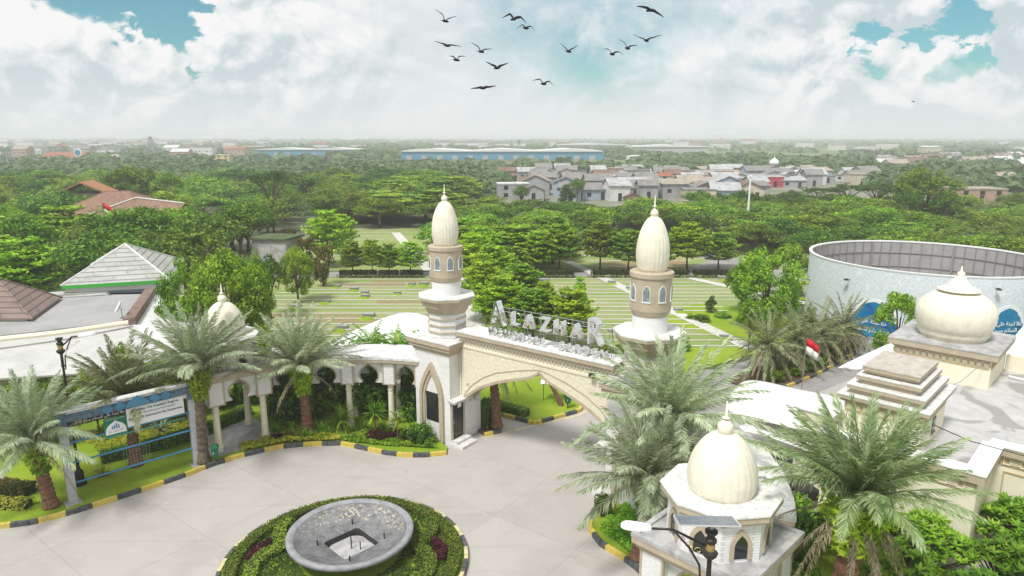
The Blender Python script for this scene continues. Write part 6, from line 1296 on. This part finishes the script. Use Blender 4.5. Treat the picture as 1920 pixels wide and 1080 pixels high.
# ---------------- village ----------------
hm = {n: mat('house_'+n, c, .85, var=.18, scale=.6) for n, c in dict(white=(.66, .65, .63), grey=(.36, .36, .36), cream=(.58, .52, .40), pink=(.48, .30, .26), blue=(.36, .42, .48), navy=(.05, .08, .14), yellow=(.60, .50, .25), magenta=(.45, .06, .10), brick=(.42, .28, .22), ochre=(.5, .38, .2)).items()}
rm = {n: mat('roof_'+n, c, .9, col2=tuple(x*.65 for x in c), scale=.8) for n, c in dict(grey=(.26, .245, .23), brown=(.22, .14, .11), red=(.36, .14, .09), white=(.66, .66, .65), beige=(.40, .34, .28), sheet=(.45, .45, .45)).items()}
def house(label, x, y, w_, d, h, rz=0., wall='white', roof='grey', kind='gable', floors=1, group=None, cat='house', rh_=None, name='house'):
    t = thing(name, label, cat, (x, y, 0), rz, group); b = MB(); b.box(-w_/2, w_/2, -d/2, d/2, 0, h)
    if kind == 'gable': b.slabxz([(-w_/2, h), (w_/2, h), (0, h+(rh_ or w_*.22)-.02)], -d/2, d/2)
    if kind == 'gabley': b.add([(-w_/2, -d/2, h), (-w_/2, d/2, h), (-w_/2, 0, h+d*.25), (w_/2, -d/2, h), (w_/2, d/2, h), (w_/2, 0, h+d*.25)], [(0, 2, 1), (3, 4, 5)])
    b.build('wall', hm[wall], t); b = MB(); e = .4; rr = rh_ or w_*.22
    if kind == 'flat': b.box(-w_/2-.15, w_/2+.15, -d/2-.15, d/2+.15, h, h+.3)
    elif kind == 'gable': b.slabxz([(-w_/2-e, h-.1), (0, h+rr), (w_/2+e, h-.1), (w_/2+e, h+.08), (0, h+rr+.2), (-w_/2-e, h+.08)], -d/2-e, d/2+e)
    elif kind == 'gabley':
        r2 = d*.25; b.T = Matrix.Rotation(math.pi/2, 4, 'Z'); b.slabxz([(-d/2-e, h-.1), (0, h+r2), (d/2+e, h-.1), (d/2+e, h+.08), (0, h+r2+.2), (-d/2-e, h+.08)], -w_/2-e, w_/2+e); b.T = None
    elif kind == 'shed': b.add([(-w_/2-e, -d/2-e, h+.05), (w_/2+e, -d/2-e, h+.05), (w_/2+e, d/2+e, h+1.1), (-w_/2-e, d/2+e, h+1.1), (-w_/2-e, -d/2-e, h+.2), (w_/2+e, -d/2-e, h+.2), (w_/2+e, d/2+e, h+1.25), (-w_/2-e, d/2+e, h+1.25)], [(0, 3, 2, 1), (4, 5, 6, 7), (0, 1, 5, 4), (1, 2, 6, 5), (2, 3, 7, 6), (3, 0, 4, 7)])
    elif kind == 'hip': b.add([(-w_/2-e, -d/2-e, h), (w_/2+e, -d/2-e, h), (w_/2+e, d/2+e, h), (-w_/2-e, d/2+e, h), (-w_*.2, 0, h+rr), (w_*.2, 0, h+rr)], [(0, 1, 5, 4), (2, 3, 4, 5), (1, 2, 5), (3, 0, 4), (3, 2, 1, 0)])
    b.build('roof', rm[roof], t)
    nw = max(1, int(w_/3.2)); dy = -d/2-.03
    for f_ in range(floors):
        for i in range(nw):
            cx = -w_/2+w_*(i+.5)/nw; zc = h*(f_+.55)/floors
            if f_ == 0 and i == nw//2: b = MB(); b.box(cx-.5, cx+.5, dy, dy+.1, 0, min(2.1, h*.8)); b.build('door', M['glass'], t)
            else: b = MB(); b.box(cx-.6, cx+.6, dy, dy+.1, zc-.5, zc+.5); b.build('window', M['glass'], t)
    return t
def HP(u0, u1, vb, hp, lb, wall='white', roof='grey', kind='flat', floors=1, d=None, rz=0., grp=None, **k):
    p = G((u0+u1)/2, vb); dep = p[1]*CP+15*SP; w_ = (u1-u0)*dep/F; return house(lb, p[0], p[1]+(d or w_*.7)/2, w_, d or w_*.7, hp*dep/F, rz, wall, roof, kind, floors, grp, **k)
VL = [(932, 990, 373, 27, 'flat roofed grey house with black openings at the left end of the village', 'grey', 'white', 'flat', 2), (908, 924, 326, 14, 'small white tower house left of the village, among trees', 'white', 'white', 'flat', 1), (927, 946, 326, 9, 'low brown block house beside the white tower house', 'brick', 'grey', 'flat', 1),
 (1042, 1055, 331, 10, 'blue grey two storey box house above the white wall', 'blue', 'grey', 'flat', 2), (1043, 1064, 343, 11, 'plain white blank walled shed in the middle of the grey roofs', 'white', 'white', 'flat', 1), (1085, 1105, 326, 14, 'cream two storey house with terrace at the back of the village', 'cream', 'beige', 'flat', 2), (1106, 1122, 334, 18, 'pinkish two storey house beside the cream one', 'pink', 'brown', 'shed', 2), (1080, 1100, 332, 10, 'grey box house in front of the cream two storey one', 'grey', 'grey', 'flat', 1),
 (1140, 1165, 337, 11, 'blue grey windowless box house left of the brown gable', 'blue', 'sheet', 'flat', 1), (1171, 1207, 329, 14, 'long grey house with a sloping roof at the back of the village', 'grey', 'sheet', 'shed', 2), (1222, 1244, 331, 16, 'grey gabled house with a green balcony level', 'grey', 'sheet', 'gable', 2), (1172, 1208, 350, 11, 'dark brown gabled house with a red end wall', 'brick', 'brown', 'gabley', 1),
 (1230, 1262, 349, 19, 'white two storey house with reddish roof in the village centre', 'white', 'red', 'hip', 2), (1128, 1175, 374, 18, 'white house with ochre columns and red door at the front of the village', 'ochre', 'white', 'shed', 1), (1170, 1203, 378, 8, 'brown roofed low house beside the white one with columns', 'brick', 'brown', 'gable', 1), (1258, 1273, 322, 9, 'small house with a bright red roof at the back of the village', 'brick', 'red', 'hip', 1),
 (1283, 1307, 322, 13, 'plain grey gabled building behind the village centre', 'grey', 'grey', 'flat', 1), (1311, 1340, 324, 13, 'second plain grey building behind the village centre, to the right', 'grey', 'sheet', 'flat', 1), (1268, 1298, 339, 12, 'pale grey flat house right of the white two storey house', 'white', 'grey', 'flat', 1), (1335, 1365, 337, 14, 'white flat roofed house behind the large brown hip roof', 'white', 'white', 'flat', 2), (1292, 1322, 351, 13, 'white low house left of the large brown hip roof', 'white', 'white', 'flat', 1), (1318, 1380, 357, 10, 'large house with a brown grey hip roof', 'brick', 'brown', 'hip', 1),
 (1374, 1403, 348, 16, 'beige gabled house wall left of the pale blue one', 'cream', 'beige', 'gable', 1), (1403, 1436, 350, 21, 'tall pale blue grey blank wall house behind the white pole', 'blue', 'sheet', 'flat', 1), (1437, 1468, 352, 20, 'magenta framed building with a yellow front', 'magenta', 'white', 'flat', 1), (1438, 1473, 332, 14, 'navy blue two storey building carrying a small white dome', 'navy', 'grey', 'flat', 2), (1466, 1512, 352, 13, 'long grey windowless hall at the right of the village', 'grey', 'sheet', 'shed', 1), (1470, 1511, 340, 14, 'upper grey hall behind the long windowless hall', 'grey', 'white', 'shed', 1),
 (1478, 1527, 310, 7, 'white open hall with a bright roof behind the navy building', 'white', 'white', 'shed', 1), (1515, 1530, 336, 13, 'brick house right of the grey halls', 'brick', 'brown', 'flat', 1), (1541, 1566, 344, 13, 'grey flat house right of the halls', 'grey', 'grey', 'flat', 1), (1566, 1598, 340, 11, 'white house with dark openings at the right end of the village', 'white', 'grey', 'flat', 1), (1590, 1612, 350, 8, 'cream low house at the right end of the village', 'cream', 'beige', 'gable', 1),
 (1866, 1905, 346, 15, 'blue grey house with an orange roof near the right edge', 'blue', 'beige', 'gabley', 1), (1900, 1945, 348, 10, 'white house with a porch cut by the right edge', 'white', 'white', 'flat', 1), (1822, 1850, 331, 10, 'white and orange house behind the blue grey one', 'white', 'beige', 'shed', 1), (1786, 1815, 333, 9, 'low white row house right of the tallest tree', 'white', 'grey', 'flat', 1), (1797, 1886, 382, 26, 'large pinkish brick unfinished building near the right edge', 'brick', 'beige', 'flat', 2), (1886, 1900, 376, 7, 'white hut beside the pinkish brick building', 'white', 'white', 'flat', 1)]
for q in VL: HP(*q[:9], rz=rg.uniform(-.12, .12))
yb = HP(1444, 1460, 351.5, 14, 'yellow front panel building inside the magenta frame', 'yellow', 'white', 'flat', 1, d=1.2)
p_ = G(1456, 332); md = thing('small_dome', 'small white mosque dome on top of the navy building', 'dome', (p_[0], p_[1]+4, 5.0)); b = MB(); b.lathe([(1.6, 0), (2.1, .7), (1.9, 1.5), (1.2, 2.2), (.3, 2.8), (.08, 3.4), (.02, 4.4)], 16); b.build('dome', M['white'], md, True)
vg = 0
for i in range(210):
    v = rg.uniform(331, 376); u = rg.uniform(940, 1640) if v < 350 else rg.uniform(985, 1420)
    if 1540 < u and v > 352: continue
    p = G(u, v)
    if not all(math.hypot(p[0]-a, p[1]-b_) > 6.6 for a, b_ in spots): continue
    spots.append(p[:2]); w_ = rg.uniform(5, 9); kd = rg.choice(['gabley', 'gabley', 'gabley', 'shed', 'flat', 'gable']); rc = rg.choice(['grey', 'grey', 'grey', 'beige', 'brown', 'sheet'])
    house('low house with a %s roof packed among the grey village roofs' % {'grey': 'dull grey', 'beige': 'beige', 'brown': 'brown', 'sheet': 'pale sheet'}[rc], p[0], p[1], w_, rg.uniform(5, 7.5), rg.uniform(2.4, 4.2), rg.uniform(-.15, .15), rg.choice(['white', 'grey', 'cream', 'grey', 'white', 'brick', 'blue']), rc, kd, 1, 'low houses packed in the village'); vg += 1
# walls and ground of the village
sheet('village_ground', [(-3, 168), (45, 160), (150, 168), (200, 190), (300, 300), (-5, 420)], .06, mat('village_earth', (.27, .25, .22), .95, col2=(.14, .17, .08), scale=.05))
# ---------------- far buildings ----------------
def HPF(*a, **k): return HP(*a, **k)
def hall(lb, u0, u1, vt, vb, wall, roof, d=30, bands=True):
    p0 = G((u0+u1)/2, vb); dep = p0[1]*CP+15*SP; w_ = (u1-u0)*dep/F; h = (vb-vt)*dep/F
    t = thing('warehouse', lb, 'warehouse', (p0[0], p0[1]+d/2, 0)); b = MB(); b.box(-w_/2, w_/2, -d/2, d/2, 0, h*.72); b.build('wall', wall, t)
    b = MB(); n = max(1, int(w_/45))
    for i in range(n): x0 = -w_/2+w_*i/n; x1 = x0+w_/n; b.slabxz([(x0, h*.72), (x1, h*.72), (x1, h*.80), ((x0+x1)/2, h), (x0, h*.80)], -d/2-1, d/2+1)
    b.build('roof', roof, t)
    for i in range(int(w_/12)): b = MB(); x = -w_/2+6+i*12; b.box(x-2.2, x+2.2, -d/2-.1, -d/2+.1, 0, h*.35); b.build('loading_door', M['grey'], t)
    return t
wb = mat('warehouse_blue', (.05, .25, .40), .6); ww = mat('warehouse_white', (.68, .68, .67), .6); wg = mat('warehouse_grey', (.40, .40, .40), .6)
hall('long low blue warehouse with white roof, left of centre on the plain', 483, 676, 277, 292, wb, ww); hall('very long blue sided warehouse in the centre of the plain', 753, 1130, 279, 299, wb, ww, 50)
hall('big pale hall far behind the long blue warehouse', 815, 914, 262, 278, ww, rm['beige'], 60); hall('grey hall right of centre beyond the village', 1185, 1330, 271, 289, wg, ww, 40); hall('long pale grey hall left of the grey one', 1050, 1180, 268, 284, wg, ww, 40); hall('small white arched hall on the right of the plain', 1443, 1470, 264, 271, ww, ww, 30)
hall('low white works shed in front of the grey hall', 1180, 1250, 291, 301, ww, ww, 15); hall('low pale works shed right of the grey hall', 1255, 1330, 292, 299, wg, rm['beige'], 15)
fb = [(405, 431, 309, 18, 'pale yellow block building on the hazy plain, left of centre', 'yellow', 'white', 'flat', 3), (104, 124, 284, 9, 'dull red roofed building in the haze at the far left', 'magenta', 'red', 'gable', 1), (342, 366, 296, 9, 'white low building in the haze left of the yellow block', 'white', 'white', 'flat', 1), (387, 405, 309, 9, 'white house beside the yellow block', 'white', 'white', 'flat', 1), (28, 75, 325, 9, 'long grey wall building near the pylon', 'grey', 'grey', 'flat', 1), (172, 187, 314, 6, 'small white flat house in trees left of the tall tree', 'white', 'white', 'flat', 1), (62, 72, 308, 6, 'tiny white gabled house near the left edge', 'white', 'white', 'gable', 1), (200, 225, 304, 9, 'brownish roofed house left of the tall tree', 'cream', 'beige', 'hip', 1), (75, 150, 305, 6, 'long low house with orange roof near the pylon', 'cream', 'red', 'gabley', 1)]
for q in fb: HP(*q[:9])
for i in range(100):
    v = rg.choice([rg.uniform(268, 300), rg.uniform(270, 284)]); u = rg.uniform(-20, 480) if i % 2 else rg.uniform(480, 1940)
    if v > 285 and 480 < u < 1340: continue
    p = G(u, v); s = max(1., p[1]/500)
    house('pale hazy house far out on the plain', p[0], p[1], rg.uniform(11, 20)*s**.5, 10, rg.uniform(4, 8)*s**.5, 0, rg.choice(['white', 'white', 'cream', 'white', 'pink']), rg.choice(['beige', 'grey', 'white', 'white', 'grey', 'brown', 'red']), rg.choice(['gabley', 'flat', 'flat', 'shed']), 1, 'hazy houses scattered over the plain')
for i in range(22):
    u = rg.uniform(1600, 1930); v = rg.uniform(292, 322); p = G(u, v); house('small house among trees on the plain at the far right', p[0], p[1], rg.uniform(8, 14), 8, 3.5, 0, rg.choice(['white', 'cream', 'grey']), rg.choice(['beige', 'white', 'grey', 'brown']), 'gabley', 1, 'houses scattered on the far right plain')
def pylon(lb, u, vb, vt, w_, name='pylon'):
    p = G(u, vb); dep = p[1]*CP+15*SP; h = (vb-vt)*dep/F; t = thing(name, lb, name, p); b = MB(); n = 8; hw = lambda z: w_/2*(1-.88*z/h); th = max(.12, dep/F*.6)
    for i in range(n):
        z0, z1 = h*i/n, h*(i+1)/n
        for sx in (-1, 1):
            for sy in (-1, 1): b.tube([(sx*hw(z0), sy*hw(z0), z0), (sx*hw(z1), sy*hw(z1), z1)], th, 4)
        for sy in (-1, 1): b.tube([(-hw(z0), sy*hw(z0), z0), (hw(z1), sy*hw(z1), z1)], th*.6, 3); b.tube([(hw(z0), sy*hw(z0), z0), (-hw(z1), sy*hw(z1), z1)], th*.6, 3)
    b.build('lattice', M['steel'], t); b = MB()
    for z in (.78, .88, .97): b.tube([(-w_*.55, 0, h*z), (w_*.55, 0, h*z)], th*.7, 4)
    b.build('crossarm', M['steel'], t); return (p[0], p[1], h)
a_ = pylon('grey lattice electricity pylon at the left edge', 16, 330, 285, 11); b2 = pylon('slim lattice mast in the haze above the tall tree group', 286, 300, 257, 9); c3 = pylon('distant red and white lattice mast over the blue warehouse', 973, 290, 262, 6)
cable('power_line', 'thin power lines crossing the haze from the left edge pylon', [(a_[0], a_[1], a_[2]*.95), ((a_[0]+b2[0])/2, (a_[1]+b2[1])/2, a_[2]*.85), (b2[0], b2[1], b2[2]*.95)], .14, 'steel', 'power line')
wt = thing('water_tower', 'small round blue sign disc on a pole in the haze at the left', 'sign', G(150, 316)); b = MB(); b.tube([(0, 0, 0), (0, 0, 7)], .25, 6); b.build('pole', M['steel'], wt); b = MB(); b.T = Matrix.Translation((0, 0, 8.6)) @ Matrix.Rotation(math.pi/2, 4, 'X'); b.lathe([(2.2, -.3), (2.2, .3)], 20); b.build('rim', M['white'], wt); b = MB(); b.T = Matrix.Translation((0, -.02, 8.6)) @ Matrix.Rotation(math.pi/2, 4, 'X'); b.lathe([(1.6, -.35), (1.6, .36)], 20); b.build('disc', wb, wt)
wt.name = 'round_sign'
for (x0, x1, y0, y1) in ((130, 330, 560, 900), (20, 110, 460, 530), (350, 520, 700, 1100), (-40, 90, 900, 1100), (90, 240, 330, 372), (200, 330, 260, 330)): sheet('field', [(x0, y0), (x1, y0), (x1, y1), (x0, y1)], .12, M['groundfar'])
# ---------------- far woodland: one mass ----------------
gw = rnd(91); VV = []
def blk(x, y): return (-3 < x < 150 and 165 < y < 300 and x < .52*y) or (-95 < x < 85 and 420 < y < 620) or (-290 < x < -150 and 520 < y < 760) or (130 < x < 330 and 560 < y < 900) or (350 < x < 520 and 700 < y < 1100)
y = 212.
while y < 3600:
    st_ = 8.+(y-212)*.016; x = -.80*y-10
    while x < .80*y+10:
        X, Y = x+gw.uniform(-.45, .45)*st_, y+gw.uniform(-.45, .45)*st_
        dn_ = mnoise.noise(Vector((X*.006, Y*.006, 0)))*.5+.5
        thr = .22 if Y < 330 else (.47 if Y < 900 else .55)
        if not blk(X, Y) and dn_ > thr*gw.uniform(.75, 1.35):
            w_ = st_*gw.uniform(.8, 1.5); h = gw.uniform(1.8, 4.2)*(1+min(1.6, Y/1500)) if Y > 330 else gw.uniform(3.2, 5.6)
            n = 46 if Y < 400 else (26 if Y < 900 else 15); p = sphere_pts(gw, n); p[:, 2] = np.abs(p[:, 2])
            P = p*gw.uniform(.75, 1.05, n)[:, None]*np.array([w_*.5, w_*.5, h*.8])+np.array([X, Y, h*.15]); VV.append(leaves(gw, P, p+np.array([0, 0, .4]), (w_*.30 if n > 30 else w_*.42), 1.3, .4))
        x += st_
    y += st_*.9
VV = np.concatenate(VV); print('woodland quads', len(VV))
fw = put('woodland', quads_mesh('woodland', VV, F4 if False else foliage('leaf_far', (.045, .08, .03), (.11, .16, .06), (.20, .25, .11)))); fw['kind'] = 'stuff'; fw['label'] = 'far off tree cover spreading over the hazy plain'
# ---------------- birds ----------------
bird_m = mat('bird_black', (.012, .012, .014), .7)
BD = [((210, 152), [(190, 105), (138, 76)], [(250, 130), (298, 121)], 'black bird with wings raised in a deep V, topmost on the left of the flock'), ((705, 138), [(675, 103), (622, 128)], [(755, 125), (797, 163)], 'black bird with both wings arched, upper one of the close pair'), ((790, 202), [(765, 179), (720, 212)], [(830, 190), (857, 232)], 'black bird with both wings arched, lower one of the close pair'), ((222, 328), [(180, 312), (135, 302)], [(280, 328), (330, 337)], 'black bird gliding flat with its left wing tip slightly raised'), ((468, 372), [(445, 335), (397, 313)], [(505, 355), (550, 357)], 'black bird with a raised left wing and level right wing, left of centre'), ((290, 432), [(265, 407), (238, 408)], [(315, 407), (360, 409)], 'smallest black bird with short cupped wings on the left'), ((585, 490), [(545, 468), (500, 445)], [(625, 470), (665, 455)], 'thin winged black bird in a shallow V below the left group'), ((485, 635), [(440, 634), (392, 639)], [(530, 627), (578, 618)], 'lowest black bird gliding with nearly flat wings'), ((918, 604), [(890, 571), (838, 583)], [(960, 586), (990, 617)], 'low black bird with thick arched wings near the centre'), ((1098, 370), [(1065, 338), (1028, 311)], [(1130, 350), (1165, 330)], 'black bird in a wide V alone right of centre'), ((1412, 390), [(1385, 356), (1348, 357)], [(1455, 373), (1488, 394)], 'black bird with drooping wing tips, lowest of the right trio'), ((1522, 348), [(1500, 308), (1457, 291)], [(1555, 330), (1592, 329)], 'black bird with one raised wing, middle of the right trio'), ((1658, 292), [(1610, 272), (1556, 252)], [(1710, 270), (1765, 257)], 'black bird with long open wings, upper right of the trio'), ((1687, 75), [(1640, 53), (1590, 45)], [(1735, 90), (1792, 121)], 'highest black bird tilting down to the right')]
def bird(label, c, L, Rr, lb_=None, Y=44., sc=1.):
    u, v = 780+c[0]/3.84, c[1]/3.84; p = AY(u, v, Y); k_ = (Y*CP-(p[2]-H)*SP)/F/3.84; o = Vector(p); b = MB()
    body = [(-.28, .02), (-.22, .035), (-.1, .06), (.05, .068), (.15, .05), (.20, .045), (.25, .048), (.29, .03), (.34, .004)]   # along the flight line, tail to beak
    fl_ = 1 if c[0] % 2 else -1
    sg_ = []
    for s, pts in ((-1, L), (1, Rr)):
        P0 = Vector((s*.02, 0, .02)); q = [Vector(((a-c[0])*k_, 0, -(b_-c[1])*k_)) for a, b_ in pts]; C = [P0]
        for t_ in (.2, .4, .6, .8, 1., ):  # quadratic through mid
            pass
        ctrl = [P0, q[0], q[1]]
        def cr(t_):
            if t_ < .5: s_ = t_*2; return P0.lerp(q[0], s_)+Vector((0, 0, .03*math.sin(math.pi*s_)))
            s_ = (t_-.5)*2; return q[0].lerp(q[1], s_)+Vector((0, 0, .015*math.sin(math.pi*s_)))
        n_ = 12; vs = []
        for i in range(n_+1):
            t_ = i/n_; P_ = cr(t_); ch = (.30*(1-t_)**.5*(1-.25*t_)+.014)*sc; sw = -.16*t_**2+.04*math.sin(math.pi*t_)
            th = (.026*(1-t_)+.006)*sc; dz = ch*.28
            for (yy, zz) in ((ch*.5+sw, .0+dz*.5), (-ch*.5+sw, -dz*.5)):
                for tt in (th, -th): vs.append((P_.x, P_.y+yy*fl_*-1, P_.z+zz+tt))
        fs = []
        for i in range(n_): a = 4*i; fs += [(a, a+4, a+6, a+2), (a+1, a+3, a+7, a+5), (a, a+1, a+5, a+4), (a+2, a+6, a+7, a+3)]
        fs += [(0, 2, 3, 1), (4*n_, 4*n_+1, 4*n_+3, 4*n_+2)]; b.add(vs, fs)
    b.T = Matrix.Rotation(R(40 if fl_ > 0 else -35), 4, 'Z') @ Matrix.Rotation(-math.pi/2, 4, 'X') @ Matrix.Translation((0, 0, 0))
    b.lathe([(r_*1.25*sc, y_*sc) for y_, r_ in body], 10)
    b.add([(x_*sc, y_*sc, z_*sc) for x_, y_, z_ in [(-.02, 0, -.2), (.02, 0, -.2), (.075, 0, -.36), (-.075, 0, -.36), (-.02, .012, -.2), (.02, .012, -.2), (.075, .012, -.36), (-.075, .012, -.36)]], [(0, 1, 2, 3), (7, 6, 5, 4), (0, 4, 5, 1), (2, 6, 7, 3), (0, 3, 7, 4), (1, 5, 6, 2)])
    o2 = b.build('bird', bird_m); o2.location = o; o2.scale = (1, 1, 1); return props(o2, label, 'bird', 'flock of birds')
for c, L, Rr, lb in BD: bird(lb, c, L, Rr)
bird('tiny far bird low over the right side of the plain', ((1713-780)*3.84, 191*3.84), [((1711.5-780)*3.84, 190*3.84), ((1708-780)*3.84, 191*3.84)], [((1714.5-780)*3.84, 190.5*3.84), ((1718-780)*3.84, 190*3.84)], None, 60., .3)
# ---------------- haze ----------------
hzb = MB(); hzb.box(-5200, 5200, -30, 5200, -1.2, 31); hz = bpy.data.materials.new('haze_air'); hz.use_nodes = True; k = NT(hz.node_tree); hz.node_tree.nodes.clear()
pv = k.n('ShaderNodeVolumePrincipled'); pv.inputs['Color'].default_value = (.97, .985, 1., 1); pv.inputs['Density'].default_value = .00055; pv.inputs['Anisotropy'].default_value = .1
mo = k.n('ShaderNodeOutputMaterial'); k.l(pv.outputs[0], mo.inputs['Volume']); ho = hzb.build('haze', hz); ho['kind'] = 'stuff'
